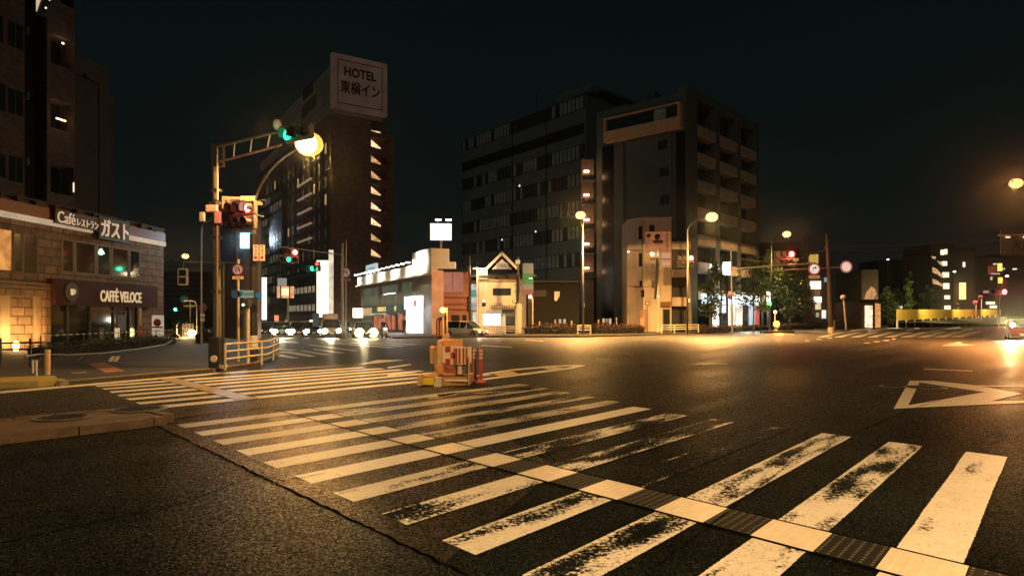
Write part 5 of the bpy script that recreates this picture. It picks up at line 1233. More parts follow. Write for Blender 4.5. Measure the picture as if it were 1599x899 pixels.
# round prohibitory signs
def round_sign(label, px, py, Y, r, rot=0.0, kind='uturn', plate=True, pole=None, plate_m=None, face=None, ring=None, cat='road sign'):
    t = thing('road_sign', label, cat, (xat(px, Y), Y, zat(py, Y)), rot)
    MB().lathe((0, 0, 0), [(r, -.02), (r, .02)], 'y', 28).build('ring', ring or emis('ring_red', (.55, .05, .03), .12), t)
    f = MB().lathe((0, -.024, 0), [(r*.76, -.004), (r*.76, .002)], 'y', 28).build('face', face or emis('face_cream', (1, .70, .55), .25), t)
    if kind == 'uturn':
        pts = [(-.28, -.42), (-.28, .2)]+[(-.28+.28*(1-math.cos(a))*1.0, .2+.22*math.sin(a)) for a in [PI*i/6 for i in range(1, 7)]]+[(.28, -.02)]
        MB().tube([(x*r, -.035, z*r) for x, z in pts], r*.09, 6).build('arrow', M_navy, f)
        MB().extr([(.10*r, -.0), (.46*r, 0), (.28*r, -.26*r)], 'y', -.045, -.028).build('arrow_head', M_navy, f)
        MB().extr([(-.50*r, .56*r), (-.56*r, .48*r), (.50*r, -.56*r), (.56*r, -.48*r)], 'y', -.056, -.048).build('slash', M_red, f)
    if kind == 'right':
        MB().tube([(-.22*r, -.035, -.4*r), (-.22*r, -.035, .22*r), (.12*r, -.035, .22*r)], r*.09, 6).build('arrow', M_navy, f)
        MB().extr([(.1*r, .46*r), (.1*r, -.02*r), (.44*r, .22*r)], 'y', -.045, -.028).build('arrow_head', M_navy, f)
    if kind == 'fifty': text('lettering', '50', f, M_navy, 0, 0, r*.9, r*.6, .03, .004)
    if plate: 
        p = MB().box(-r*.9, r*.9, -.01, .02, -r*1.55, -r*1.08).build('sub_plate', plate_m or mat('peach_plate', (.62, .40, .26), .5), t)
        text('lettering', '8-20', p, M_navy, 0, -r*1.32, r*1.0, r*.22, .016, .003)
    if pole: MB().tube([(0, .06, pole[0]-zat(py, Y)), (0, .06, pole[1]-zat(py, Y))], pole[2], 8).build('pole', pole[3], t)
    return t
round_sign('no u-turn sign with peach plate above the blue guide sign at the left corner', 372, 421, 26, .235, .0, pole=(.13, zat(405, 26), .04, M_cream))
round_sign('no u-turn sign on a slim pole between the hotel and the floodlit shop', 540, 425.5, 62, .50, .0, pole=(0.0, zat(375, 62), .09, M_steel))
round_sign('round no right turn sign with white plate hanging from the long signal arm', 1272, 420, 74, .66, 0, 'right', plate_m=M_white, face=emis('face_white', (1, .88, .78), .75), ring=emis('ring_red2', (.85, .16, .10), .35))
round_sign('plain round red rimmed sign with pale face at the right end of the signal arm', 1322, 416.5, 74, .66, 0, 'none', plate=False, face=emis('face_peach', (1, .72, .60), .75), ring=emis('ring_red3', (.95, .22, .15), .4))
round_sign('blue round no parking sign with red rim beside the hedge of the left side street', 316.5, 480.5, 45, .26, 0, 'none', plate=False, face=mat('np_blue', (.05, .06, .16), .5), ring=mat('np_red', (.30, .05, .04), .5), pole=(.13, zat(470, 45), .04, M_dark))
round_sign('round blue direction sign on a curved bracket in the left side street', 288, 467, 60, .33, 0, 'none', plate=False, face=mat('rd_blue', (.02, .08, .22), .5), ring=mat('rd_blue2', (.03, .10, .25), .5))
t = thing('curved_bracket', 'white curved pipe bracket carrying the blue round direction sign', 'bracket', (xat(308, 59), 59, .13)); z = zat(480, 59)-.13
MB().tube([(xat(288, 59)-xat(308, 59), 0, z+.6), (-.5, 0, z+.6), (-.15, 0, z+.5), (0, 0, z+.1), (0, 0, 0)], .05, 8).build('pipe', M_white, t)
t = thing('flat_sign', 'thin white bar sign on a slim post behind the roadside flare', 'sign', (xat(297, 66), 66, .13)); MB().box(-.65, .65, 0, .05, zat(478.5, 66)-.13, zat(476.5, 66)-.13).build('bar', M_white, t); MB().tube([(0, .02, 0), (0, .02, zat(470, 66)-.13)], .05, 6).build('post', M_steel, t)
# blue guide sign
t = thing('guide_sign', 'blue and white route guide sign with shield end at the left corner', 'road sign', (xat(382, 25.2), 25.2, zat(459, 25.2)))
MB().box(-.30, .33, 0, .03, -.14, .14).build('panel', emis('guide_face', (.55, .85, .78), .22), t)
MB().lathe((-.33, .0, 0), [(.17, -.02), (.17, .035)], 'y', 20).build('round_end', mat('guide_blue', (.02, .06, .20), .5), t)
MB().extr([(-.24, .10), (-.06, .10), (-.05, -.02), (-.15, -.12), (-.25, -.02)], 'y', -.02, -.003).build('shield', mat('guide_blue2', (.02, .10, .35), .5), t)
pn = t.children[0]; text('lettering', '産業道路', pn, M_navy, .15, .0, .36, .11, .01, .003)
MB().tube([(0, .08, -.14), (0, .08, -1.9)], .04, 8).build('post', M_steel, t)
t = thing('route_marker', 'small blue hexagonal route marker just right of the black lamp pole', 'road sign', (xat(404.5, 26), 26, zat(461, 26)))
MB().lathe((0, 0, 0), [(.135, -.02), (.135, .02)], 'y', 6).build('plate', emis('hex_blue', (.04, .30, .55), .30), t); MB().tube([(0, .03, 0), (-.16, .2, 0)], .02, 6).build('bracket', M_steel, t)
t = thing('camera_pole', 'pale pole with a small camera head inside the corner pipe fence', 'pole', (xat(388, 25), 25, .13)); MB().tube([(0, 0, 0), (0, 0, zat(479, 25)-.13)], .06, 10).build('pole', M_cream, t); MB().box(-.16, .10, -.2, .12, zat(480, 25)-.13, zat(467, 25)-.13).build('head', M_dark, t, bevel=.03); MB().ball((-.10, -.22, zat(476, 25)-.13), .05, 8).build('lamp', emis('small_white', (1, .95, .8), 2.5), t)
# pedestrian signal seen from behind, white outlined
t = thing('pedestrian_signal', 'dark pedestrian signal outlined in white hanging over the left side street', 'traffic light', (xat(285, 46), 46, zat(445.5, 46)))
h = 27/F_PX*46; w = 8.3/F_PX*46
MB().box(-w, w, .02, .2, 0, h).build('housing', M_white, t, bevel=.09)
for z in (.1, h/2+.03): MB().box(-w*.70, w*.70, -.01, .015, z, z+h/2-.13).build('lens', M_lens, t, bevel=.04)
MB().tube([(0, .15, h), (0, .15, zat(408, 46)-zat(445.5, 46)), (3.6, .15, zat(410, 46)-zat(445.5, 46))], .04, 6).build('arm', M_steel, t)
# arched pole E
t = thing('arched_pole', 'slim dark arched pole behind the signal mast', 'pole', (xat(315, 42), 42, .13)); z = zat(345, 42)-.13
MB().tube([(0, 0, 0), (0, 0, z-.6)]+[(.55*(1-math.cos(a)), 0, z-.6+.6*math.sin(a)) for a in [PI/2*i/5 for i in range(1, 6)]]+[(.9, 0, z-.05)], .05, 8).build('pole', M_steel, t)
for py in (491.5, 498.5): MB().box(-.02, .22, -.1, -.04, zat(py, 42)-.25, zat(py, 42)-.05).build('plate', M_white, t)
# far signals left
signal('signal with red light and green arrow below it over the car queue', (xat(452, 50), 50, zat(394, 50)), .1, (2,), (M_redl,), 2, 1, 1.05, light=(90, (1, .12, .08)), mount=[(0, .2, .3), (0, 1.5, .5)])
signal('right signal lit green over the car queue in front of the white sign', (xat(489, 56), 56, zat(419, 56)), -.35, (1,), (M_grnl,), 1, None, 1.05, light=(40, (.1, 1, .5)))
t = thing('red_signal_lamp', 'small separate red lamp head touching the tall white sign', 'traffic light', (xat(496, 57), 57, zat(412, 57))); MB().box(-.2, .2, 0, .2, -.2, .2).build('housing', M_hous, t, bevel=.04); lens((0, 0, 0), .15, emis('dull_red_lamp', (1, .08, .06), 3), t, False)
t = thing('signal_arm_pole', 'slim pole with a thin arm bearing the signals over the car queue', 'signal mast', (xat(535, 60), 60, 0)); MB().tube([(0, 0, 0), (0, 0, zat(380, 60))], [.13, .09], 10).build('pole', M_steel, t); MB().tube([(0, 0, zat(398, 60)), (xat(440, 52)-xat(535, 60), -9, zat(386, 52))], .05, 6).build('arm', M_steel, t)
MB().box(-.3, .3, -.1, .1, 0.0, .55).build('base', M_conc, t)
signal('distant green signal at the end of the left side street', (xat(275, 105), 105, zat(483, 105)), 0, (1,), (emis('green_far', (.05, 1, .65), 14),), 1, None, 1.3, mount=[(0, .2, .2), (2.5, 2, .3)])
# right hand signals
signal('red signal in front of the orange corner building', (xat(1071, 79), 79, zat(403, 79)), -.1, (2,), (M_redl,), 2, None, 1.5, light=(260, (1, .10, .07)))
t = thing('signal_mast', 'tall steel pole carrying the red signal beside the orange corner building', 'signal mast', (xat(1079, 79.6), 79.6, .13)); MB().tube([(0, 0, 0), (-.3, 0, zat(358, 79.6))], [.2, .09], 10).build('pole', M_polec, t); MB().tube([(-.25, 0, zat(404, 79.6)-.13), (-4.5, -.6, zat(405, 79.6)-.13)], .05, 6).build('arm', M_steel, t); MB().box(-.35, -.15, -.3, -.1, zat(474, 79.6), zat(468, 79.6)).build('box', M_white, t)
signal('red signal hanging below the far street lamp over the trees', (xat(1226, 76), 76, zat(397, 76)), 0, (2,), (M_redl,), 2, None, 1.75, light=(400, (1, .10, .07)), mount=[(.3, .2, -.6), (.6, .4, -1.4)])
mR = thing('signal_mast', 'leaning brown signal pole with a very long arm reaching left, right of the junction', 'signal mast', (xat(1298, 74.5), 74.5, .13))
pz = lambda py: zat(py, 74.5)-.13; px_ = lambda px: xat(px, 74.5)-xat(1298, 74.5)
MB().tube([(0, 0, 0), (px_(1291.5), 0, pz(364))], [.26, .13], 12).build('pole', M_polec, mR, smooth=True)
MB().lathe((0, 0, 0), [(.33, 0), (.30, .7)], n=12).build('base_collar', M_cream, mR)
MB().tube([(px_(1145), .2, pz(421)), (px_(1160), .2, pz(418.5)), (px_(1230), .1, pz(413.5)), (px_(1275), 0, pz(411))], [.05, .08, .09, .10], 8).build('long_arm', M_steel, mR)
MB().tube([(px_(1200), .2, pz(423)), (px_(1262), 0, pz(419.5)), (px_(1322), -.05, pz(416.5))], .07, 8).build('cross_arm', M_steel, mR)
MB().tube([(px_(1150), .3, pz(430)), (px_(1172), .3, pz(421))], .05, 6).build('strut', M_steel, mR)
MB().tube([(px_(1160), .4, pz(404)), (px_(1236), .1, pz(413))], .025, 6).build('stay_wire', M_steel, mR)
MB().box(px_(1240), px_(1247), -.15, .25, pz(408), pz(403)).build('camera', M_white, mR, bevel=.05); MB().tube([(px_(1243), 0, pz(408)), (px_(1243), 0, pz(412.5))], .05, 6).build('camera_stem', M_white, mR)
MB().lathe((px_(1292), 0, pz(386)), [(.25, -.1), (.25, .1)]).build('clamp', M_dark, mR)
t = thing('mast_post', 'plain pinkish grey post in front of the bright shop, carrying a small blue disc sign', 'signal mast', (xat(1144, 78), 78, .13)); MB().tube([(0, 0, 0), (-.15, 0, zat(392, 78)-.13)], [.11, .07], 8).build('pole', M_steel, t)
MB().lathe((-.28, -.15, zat(464, 78)-.13), [(.26, -.02), (.26, .02)], 'y', 18).build('blue_disc', mat('disc_blue', (.04, .05, .2), .5), t); MB().box(-.6, .2, -.12, -.06, zat(462.5, 78)-.13, zat(459, 78)-.13).build('red_plate', mat('plate_red', (.5, .12, .08), .5), t)
# pedestrian signals
def ped(label, px, py, Y, up=True, pole=True, m=None, hw=.22):
    t = thing('pedestrian_signal', label, 'traffic light', (xat(px, Y), Y, zat(py, Y)))
    MB().box(-hw, hw, 0, .2, -.55, .35).build('housing', M_hous, t, bevel=.03)
    MB().box(-hw*.75, hw*.75, -.03, -.002, -.05, .28).build('upper_lens', m or M_redl, t, bevel=.02); MB().box(-hw*.75, hw*.75, -.03, -.002, -.48, -.12).build('lower_lens', M_lens, t, bevel=.02)
    if pole: MB().tube([(.3, .2, 0), (.3, .2, -(zat(py, Y)-.15))], .07, 8).build('post', M_cream, t)
    return t
ped('red pedestrian signal on the left front of the gabled house', 756, 471, 75, pole=False, m=emis('ped_red', (1, .25, .15), 6))
t = ped('red pedestrian signal below the banner sign right of the gabled house', 828, 465, 73, m=M_redl); lamp('POINT', (xat(828, 73), 72.4, zat(465, 73)), 35, (1, .12, .08), .15)
MB().ball((.05, -.06, .12), .16, 10).build('glowing_bulb', M_redc, t)
t = ped('unlit white pedestrian signal facing left on the orange corner building front', 1004, 457, 82, m=M_lens, pole=False); 
t = thing('signal_post', 'thin utility post with black cable sleeve in front of the orange corner building', 'pole', (xat(1027.5, 80), 80, .13))
MB().tube([(0, 0, 0), (0, 0, zat(390, 80)-.13)], .10, 10).build('pole', M_cream, t)
MB().tube([(-.35, -.12, zat(467, 80)-.13), (-.15, -.12, zat(440, 80)-.13), (-.05, -.12, zat(412, 80)-.13), (-.1, -.12, zat(403, 80)-.13)], [.12, .2, .2, .1], 8).build('cable_sleeve', M_dark, t)
MB().box(-.7, -.25, -.2, .1, zat(450, 80)-.13, zat(438, 80)-.13).build('switch_box', M_dark, t)
for x in (-.45, -.05): MB().box(x-.1, x+.14, -.25, -.05, zat(401, 80)-.13, zat(394, 80)-.13).build('camera', emis('cream_cam', (1, .85, .55), .6), t)
MB().ball((-.05, -.12, zat(370, 80)-.13), .36, 10).build('siren', M_dark, t)
MB().lathe((0, -.22, .25), [(.2, -.03), (.2, .03)], 'y').build('reflector', M_cream, t)
MB().ball((.05, -.15, zat(463, 80)-.13), .13, 8).build('small_lamp', emis('small_amber', (1, .8, .5), 1.5), t)
t = thing('street_name_plates', 'pair of pale upright plates on the arm left of the right hand red signal', 'sign', (xat(1040, 79.5), 79.5, zat(414.5, 79.5)))
for x in (-.25, .28): MB().box(x-.22, x+.22, 0, .04, 0, 1.45).build('plate', emis('pinkish_plate', (1, .62, .48), .32), t)
for x, s_ in ((-.25, '大森'), (.28, '羽田')):
    for i, ch in enumerate(s_): text('lettering', ch, t.children[0] if x < 0 else t.children[1], M_red, x, 1.05-.55*i, .3, .32, .01, .003)
t = thing('parking_dial', 'round dial on a thin post before the orange corner building', 'sign', (xat(1011, 81), 81, .13)); MB().tube([(0, 0, 0), (0, 0, zat(478, 81)-.13)], .05, 8).build('post', M_dark, t); MB().lathe((0, 0, zat(473.5, 81)-.13), [(.27, -.06), (.27, .06)], 'y').build('rim', M_dark, t); MB().lathe((0, -.07, zat(473.5, 81)-.13), [(.17, -.01), (.17, .01)], 'y').build('dial', M_cream, t)
# utility pole in front of the gabled house
up = thing('utility_pole', 'cream wrapped utility pole with transformer lamps in front of the gabled house', 'pole', (xat(809, 74), 74, .1)); zz = lambda py: zat(py, 74)-.1
MB().tube([(0, 0, 0), (.02, 0, zz(474))], [.30, .26], 12).build('lower_pole', M_cream, up); MB().tube([(.02, 0, zz(474)), (.02, 0, zz(401))], [.2, .1], 10).build('upper_pole', M_polec, up)
MB().box(-.25, .25, -.2, .2, zz(412), zz(406)).build('lamp_box', emis('dim_cream_box', (1, .85, .6), .5), up)
MB().tube([(.05, -.2, zz(470)), (.15, -.22, zz(445)), (.0, -.2, zz(420))], .08, 8).build('cable_sleeve', M_dark, up)
MB().tube([(-.6, -.1, zz(468)), (-.55, -.1, zz(472)), (-.25, -.1, zz(473.5)), (0, -.1, zz(471))], .06, 6).build('hook', M_dark, up)
for y in (455, 445, 430): MB().tube([(-.4, -.1, zz(y)), (.4, -.1, zz(y-1))], .04, 6).build('step_bolt', M_dark, up)
t = thing('dark_pole', 'dark pole with round dark fittings left of the gabled house', 'pole', (xat(734.5, 73), 73, .1)); MB().tube([(0, 0, 0), (-.1, 0, zat(400, 73)-.1)], .13, 8).build('pole', M_dark, t)
for y in (465, 471, 477, 483): MB().ball((-.15, -.1, zat(y, 73)-.1), .22, 10).build('fitting', M_dark, t)
for x, pyt, Y, lab in ((745.8, 445, 75.2, 'thin white flag pole by the poster bay of the gabled house'), (843, 503, 82, 'short pale bollard post left in the dark hedge'), (867.5, 500, 82, 'pale bollard post beside the two lit notices'), (893, 502, 82, 'dim bollard post right of the two lit notices'), (935, 500, 83, 'first pale post right of the short white barrier'), (948, 499, 83, 'tall pale post among the stacked notices'), (963, 497, 83, 'pale post right of the stacked notices')):
    t = thing('marker_post', lab, 'post', (xat(x, Y), Y, .1)); MB().tube([(0, 0, 0), (0, 0, zat(pyt if pyt > 480 else 418, Y)-.1)], .09, 8).build('post', M_cream if Y > 80 else M_white, t); MB().ball((0, 0, zat(pyt if pyt > 480 else 418, Y)-.1), .11, 8).build('cap', M_cream, t)
for x in (943, 953): standsign(x-2, x+2.2, 497, 506, 82.5, M_poster, 'small amber notice board %s among the pale posts' % ('left' if x < 950 else 'right'), th=.08)
t = thing('reflector_pole', 'thin dark pole with a white glowing patch behind the short white barrier', 'pole', (xat(911.5, 81.5), 81.5, .1)); MB().tube([(0, 0, 0), (0, 0, 3.6)], .05, 6).build('pole', M_steel, t); MB().box(-.09, .09, -.1, -.05, zat(479, 81.5)-.1, zat(473, 81.5)-.1).build('patch', emis('small_white', (1, .95, .8), 2.5), t)
# street-level small clock-like lamp posts on the right
for x, y, Y, lab in ((1318, 463, 100, 'pale leaning post with round top beyond the right pipe fence'),):
    t = thing('clock_post', lab, 'post', (xat(1322, Y), Y, .1)); MB().tube([(0, 0, 0), (xat(1318, Y)-xat(1322, Y), 0, zat(468, Y)-.1)], .14, 8).build('post', M_cream, t); MB().ball((xat(1317, Y)-xat(1322, Y), 0, zat(464, Y)-.1), .40, 10).build('globe', M_cream, t)
# glowing lamps at pedestrian level
vsign(1191, 1195, 456, 486, 92, emis('amber_strip', (1, .75, .40), .9, .4), 'narrow amber lit strip sign left of the white one beyond the street trees', th=.3)
vsign(1198.5, 1204, 455, 478, 92, emis('white_strip', (1, .90, .80), 2.2), 'narrow white lit strip sign with green glow beyond the street trees', th=.3)
t = thing('green_lamp', 'small green signal lamp under the white strip sign', 'traffic light', (xat(1202, 90), 90, zat(474, 90))); MB().ball((0, 0, 0), .3, 10).build('bulb', emis('green_small', (.1, .9, .2), 3), t); MB().tube([(0, .1, -.2), (0, .1, -(zat(474, 90)-.1))], .06, 6).build('post', M_steel, t); lamp('POINT', (xat(1202, 90), 89, zat(474, 90)), 60, (.1, 1, .2), .2)
# flashing beacons
def beacon(label, px, py, Y, r, m, pole_to, light):
    t = thing('warning_beacon', label, 'beacon', (xat(px, Y), Y, pole_to))
    z = zat(py, Y)-pole_to
    MB().tube([(0, 0.12, 0), (0, 0.12, z)], r*.35, 8).build('post', M_cream, t); MB().ball((0, 0, z), r, 12).build('bulb', m, t); MB().lathe((0, 0, z), [(r*1.05, -r*1.25), (r*1.05, -r*.9)]).build('collar', M_dark, t)
    lamp('POINT', (xat(px, Y), Y-r*2.5, zat(py, Y)+.05), light, (1, .45, .10), r)
    return t
beacon('lower amber beacon with red glow on the dark island near the street trees', 1213, 505.5, 83, .38, M_amb, .28, 700)
beacon('small amber light on a taller post just above the island beacon', 1211, 487, 84, .20, emis('amber_soft', (1, .50, .15), 8), .1, 90)
t = thing('roadside_flare', 'glaring amber lamp low by the roadwork railing in the left side street', 'lamp', (xat(300, 60), 60, .13)); MB().ball((0, 0, zat(520, 60)-.13), .30, 12).build('bulb', emis('flare', (1, .62, .20), 40), t); MB().tube([(0, .15, 0), (0, .15, zat(520, 60)-.1)], .05, 6).build('post', M_dark, t); lamp('POINT', (xat(300, 60), 59, zat(519, 60)), 900, (1, .6, .25), .3)
# --- amber light island in the middle of the junction
isl = thing('island_barrier', 'orange lit barrier cluster with checkered panel and yellow reflector base on the median end', 'traffic barrier', (xat(700, 18.2), 18.2, 0))
IX = lambda px: xat(px, 18.2)-xat(700, 18.2); IZ = lambda py: zat(py, 18.2)
M_or = mat('safety_orange', (.66, .31, .12), .5, var=.2, vscale=6); M_orL = mat('faded_orange', (.66, .40, .20), .55, var=.25, vscale=6)
M_wr = mat('reflective_cream', (.75, .60, .42), .35); M_rd = mat('reflective_red', (.40, .03, .03), .4); M_ye = mat('reflective_yellow', (.85, .68, .02), .35)
MB().prism([(IX(655), .1), (IX(693), -.38), (IX(735), -.1), (IX(737), 1.3), (IX(668), 1.4)], 0, IZ(587)).build('plinth', mat('plinth_tan', (.40, .24, .10), .6), isl, bevel=.02)
MB().extr([(IX(663.5), .06), (IX(681), .04), (IX(681), IZ(588)), (IX(663.5), IZ(587.5))], 'y', -.44, -.40).build('yellow_panel', M_ye, isl)
MB().extr([(IX(655), .02), (IX(663), .03), (IX(662), IZ(583)), (IX(657), IZ(583))], 'y', -.45, -.1).build('end_block', M_orL, isl)
MB().extr([(IX(681.5), .0), (IX(693), -.0), (IX(692), IZ(586)), (IX(683), IZ(586))], 'y', -.50, -.3).build('end_block', M_wr, isl)
MB().box(IX(685), IX(722), .05, .5, IZ(587)+.002, IZ(530)).build('orange_box', M_or, isl, bevel=.03)
MB().box(IX(683.5), IX(692), -.2, .04, IZ(583), IZ(531)).build('orange_post', M_orL, isl, bevel=.04)
MB().lathe((IX(688), -.12, 0), [(.10, IZ(583)), (.12, IZ(575)), (.12, IZ(571)), (.08, IZ(568))], n=14).build('bollard_foot', M_or, isl)
ck = MB().box(IX(694), IX(712), -.02, .045, IZ(569), IZ(540)).build('checker_panel', M_wr, isl)
b = MB()
for i in range(3):
    for j in range(2):
        if (i+j) % 2 == 0:
            x0, x1 = IX(696)+j*(IX(704.5)-IX(696)), IX(704)+j*(IX(704.5)-IX(696)); z1 = IZ(540.5)-i*(IZ(540)-IZ(549.6)); b.box(x0, x1, -.03, -.022, z1-(IZ(540)-IZ(549.2)), z1)
b.build('checks', M_rd, ck)
MB().box(IX(696), IX(713), -.01, .048, IZ(580.5), IZ(569.5)).build('lower_panel', mat('dull_red_panel', (.45, .13, .07), .5), isl)
MB().box(IX(691.5), IX(694), -.06, .0, IZ(566), IZ(541)).build('white_edge', M_white, isl)
def drum(px, pyb, pyt, r, m1, m2, n, name='cushion_drum', y=0.0, stripes=10):
    o = MB().lathe((IX(px), y, 0), [(r*.94, IZ(pyb)), (r, IZ(pyb)+.03), (r, IZ(pyt)-.04), (r*.9, IZ(pyt))], n=24).build(name, m1, isl)
    s = MB()
    for k in range(stripes):
        a0, a1 = 2*PI*k/stripes, 2*PI*(k+.5)/stripes
        P = lambda a, z: (IX(px)+(r+.008)*math.cos(a), y+(r+.008)*math.sin(a), z)
        am = (a0+a1)/2
        s.face([P(a0, IZ(pyb)+.03), P(am, IZ(pyb)+.03), P(am, IZ(pyt)-.04), P(a0, IZ(pyt)-.04)]); s.face([P(am, IZ(pyb)+.03), P(a1, IZ(pyb)+.03), P(a1, IZ(pyt)-.04), P(am, IZ(pyt)-.04)])
    s.build('stripes', m2, o)
drum(721, 568, 540.5, .16, M_wr, M_rd, 24, y=-.14)
MB().lathe((IX(719), -.12, 0), [(.07, IZ(583)), (.07, IZ(568)-.002)], n=12).build('drum_leg', M_wr, isl)
MB().lathe((IX(726), -.02, 0), [(.09, IZ(583)), (.09, IZ(568)-.002)], n=12).build('drum_leg', mat('grey_leg', (.12, .12, .11), .6), isl)
MB().box(IX(730.5), IX(737), -.1, .1, IZ(566), IZ(541)).build('edge_board', M_wr, isl)
MB().box(IX(726), IX(731), .0, .2, IZ(584), IZ(541)).build('dark_core', M_dark, isl)
MB().lathe((IX(676), .25, 0), [(.10, IZ(568)), (.11, IZ(543)), (.06, IZ(540))], n=14).build('side_drum', M_orL, isl)
MB().box(IX(679), IX(684), .0, .1, IZ(580), IZ(548)).build('white_board', M_wr, isl)
MB().box(IX(690.5), IX(699), .48, .66, IZ(530)-.4, IZ(530)+.14).build('pylon_foot', M_orL, isl)
for y_, m_ in ((576, M_wr), (590, M_wr)): MB().box(IX(697), IX(732), -.36, -.345, IZ(y_+3.2)*1.0, IZ(y_)).build('tape', m_, isl) if y_ > 580 else MB().box(IX(686), IX(692), -.215, -.202, IZ(y_), IZ(y_-3)).build('tape', m_, isl)
for x_ in (687, 703, 718): MB().lathe((IX(x_), .04, IZ(534)), [(.02, -.02), (.02, .0)], 'y', 8).build('bolt', M_steel, isl)
MB().tube([(IX(694), -.1, IZ(566)), (IX(704), -.22, IZ(573)), (IX(716), -.30, IZ(569)), (IX(733), -.12, IZ(563))], .012, 6).build('chain', M_steel, isl)
MB().tube([(IX(733), -.25, .02), (IX(734), -.2, IZ(556))], .02, 6).build('thin_stake', M_orL, isl)
# delineator posts
for i, (x, Y) in enumerate(((742, 19.4), (751.5, 18.9))):
    b_ = (xat(x, Y), Y, 0); t = thing('delineator_post', 'red flexible delineator post with reflective bands, %s of the pair beside the barrier' % ('farther left one' if i == 0 else 'nearer right one'), 'post', b_, 0, 'delineator posts at the median nose')
    zt_ = zat(541.5, Y)
    MB().lathe((0, 0, 0), [(.15, 0), (.15, .03), (.06, .08), (.048, .14), (.048, zt_-.02), (.03, zt_)], n=16).build('post', mat('delineator_red', (.50, .075, .05), .5), t, smooth=False)
    for k in range(3): MB().lathe((0, 0, 0), [(.052, zt_-.13-.10*k), (.052, zt_-.07-.10*k)], n=16).build('band', M_wr, t)
    for k in range(4):
        a = k*PI/2+.4; MB().box(.12*math.cos(a)-.03, .12*math.cos(a)+.03, .12*math.sin(a)-.03, .12*math.sin(a)+.03, .03, .045).build('bolt', M_wr, t)
# striped lantern on post and beacon
t = thing('striped_lantern', 'orange box with dark upright stripes behind the barrier top', 'warning light', (xat(690, 21), 21, 0)); z0_, z1_ = zat(524, 21), zat(500, 21)
MB().box(-.15, .15, -.1, .15, z0_, z1_).build('box', mat('lit_orange', (.75, .30, .14), .5), t, bevel=.02)
for x in (-.145, -.055, .045, .13): MB().box(x-.016, x+.016, -.115, -.102, z0_+.01, z1_-.01).build('stripe', M_dark, t)
MB().lathe((0, .02, 0), [(.17, z1_), (.15, z1_+.06), (.05, z1_+.12)], n=16).build('cap', M_dark, t); MB().box(-.03, .03, 0, .06, 0, z0_).build('post', M_dark, t)
MB().box(-.14, .16, -.11, .16, z0_-.10, z0_-.002).build('foot', M_dark, t)
t = beacon('glowing amber beacon on a thin post above the orange barrier', 692, 484, 18.9, .075, emis('amber_beacon', (1.0, .48, .03), 30), .0, 30)
MB().tube([(.16, .13, 0), (.10, .12, zat(480, 18.9))], .022, 6).build('side_stay', M_cream, t)
lamp('POINT', (xat(688, 16.6), 16.6, 1.6), 24, (1, .52, .14), .1)  # added fill in front of the barrier, no lamp stands here
# --- pipe fences
def fence(name, label, pts, h, posts, rails, m, r=.035, cat='fence', group=None, z0=.13, curve_end=False, flatm=None):
    """pts world xy path"""
    P = [Vector((p[0], p[1])) for p in pts]; t = thing(name, label, cat, (P[0].x, P[0].y, z0), 0, group)
    q = [Vector((p.x-P[0].x, p.y-P[0].y, 0)) for p in P]
    for hr in rails: MB().tube([v+Vector((0, 0, hr)) for v in q], r*.8, 8).build('rail', m, t)
    segs = [(a, b, (b-a).length) for a, b in zip(q[:-1], q[1:])]; tot = sum(s[2] for s in segs)
    for i in range(posts):
        d = tot*i/(posts-1)
        for a, b, l in segs:
            if d <= l+1e-6: c = a+(b-a)*(d/l); break
            d -= l
        MB().tube([c, c+Vector((0, 0, h))], r, 8).build('post', m, t)
    return t
GF = 'pipe fences along the kerbs'
fence('pipe_fence', 'cream three rail pipe fence around the signal poles on the left corner', [G(352, 578, .13)[:2], G(418, 568, .13)[:2], G(436, 557, .13)[:2], G(424, 545, .13)[:2]], .86, 7, (.84, .60, .36), M_cream, .04, group=GF)
fence('pipe_fence', 'cream pipe fence in front of the gabled house beside the silver van', [(xat(757, 71), 71), (xat(806, 71), 71)], .82, 4, (.80, .58, .34), M_cream, .06, group=GF)
fence('pipe_fence', 'short white barrier with two legs between the two dark red hedges', [(xat(902.5, 70.5), 70.5), (xat(922.5, 70.5), 70.5)], .95, 2, (.92, .70, .46), M_white, .075, group=GF)
fence('pipe_fence', 'white pipe fence before the orange corner building', [(xat(1033.5, 74.5), 74.5), (xat(1091, 80), 80)], .95, 4, (.92, .66, .42), M_white, .07, group=GF)
fence('pipe_fence', 'white two rail fence right of the leaning signal pole', [G(1303, 512.5, .13)[:2], G(1348, 508, .13)[:2]], 1.35, 4, (1.3, .62), M_white, .09, group=GF)
fence('pipe_fence', 'white two rail fence between the small bright shop and the yellow wall', [G(1352, 507.6, .13)[:2], G(1400, 504, .13)[:2]], 1.5, 5, (1.45, .72), M_white, .10, group=GF)
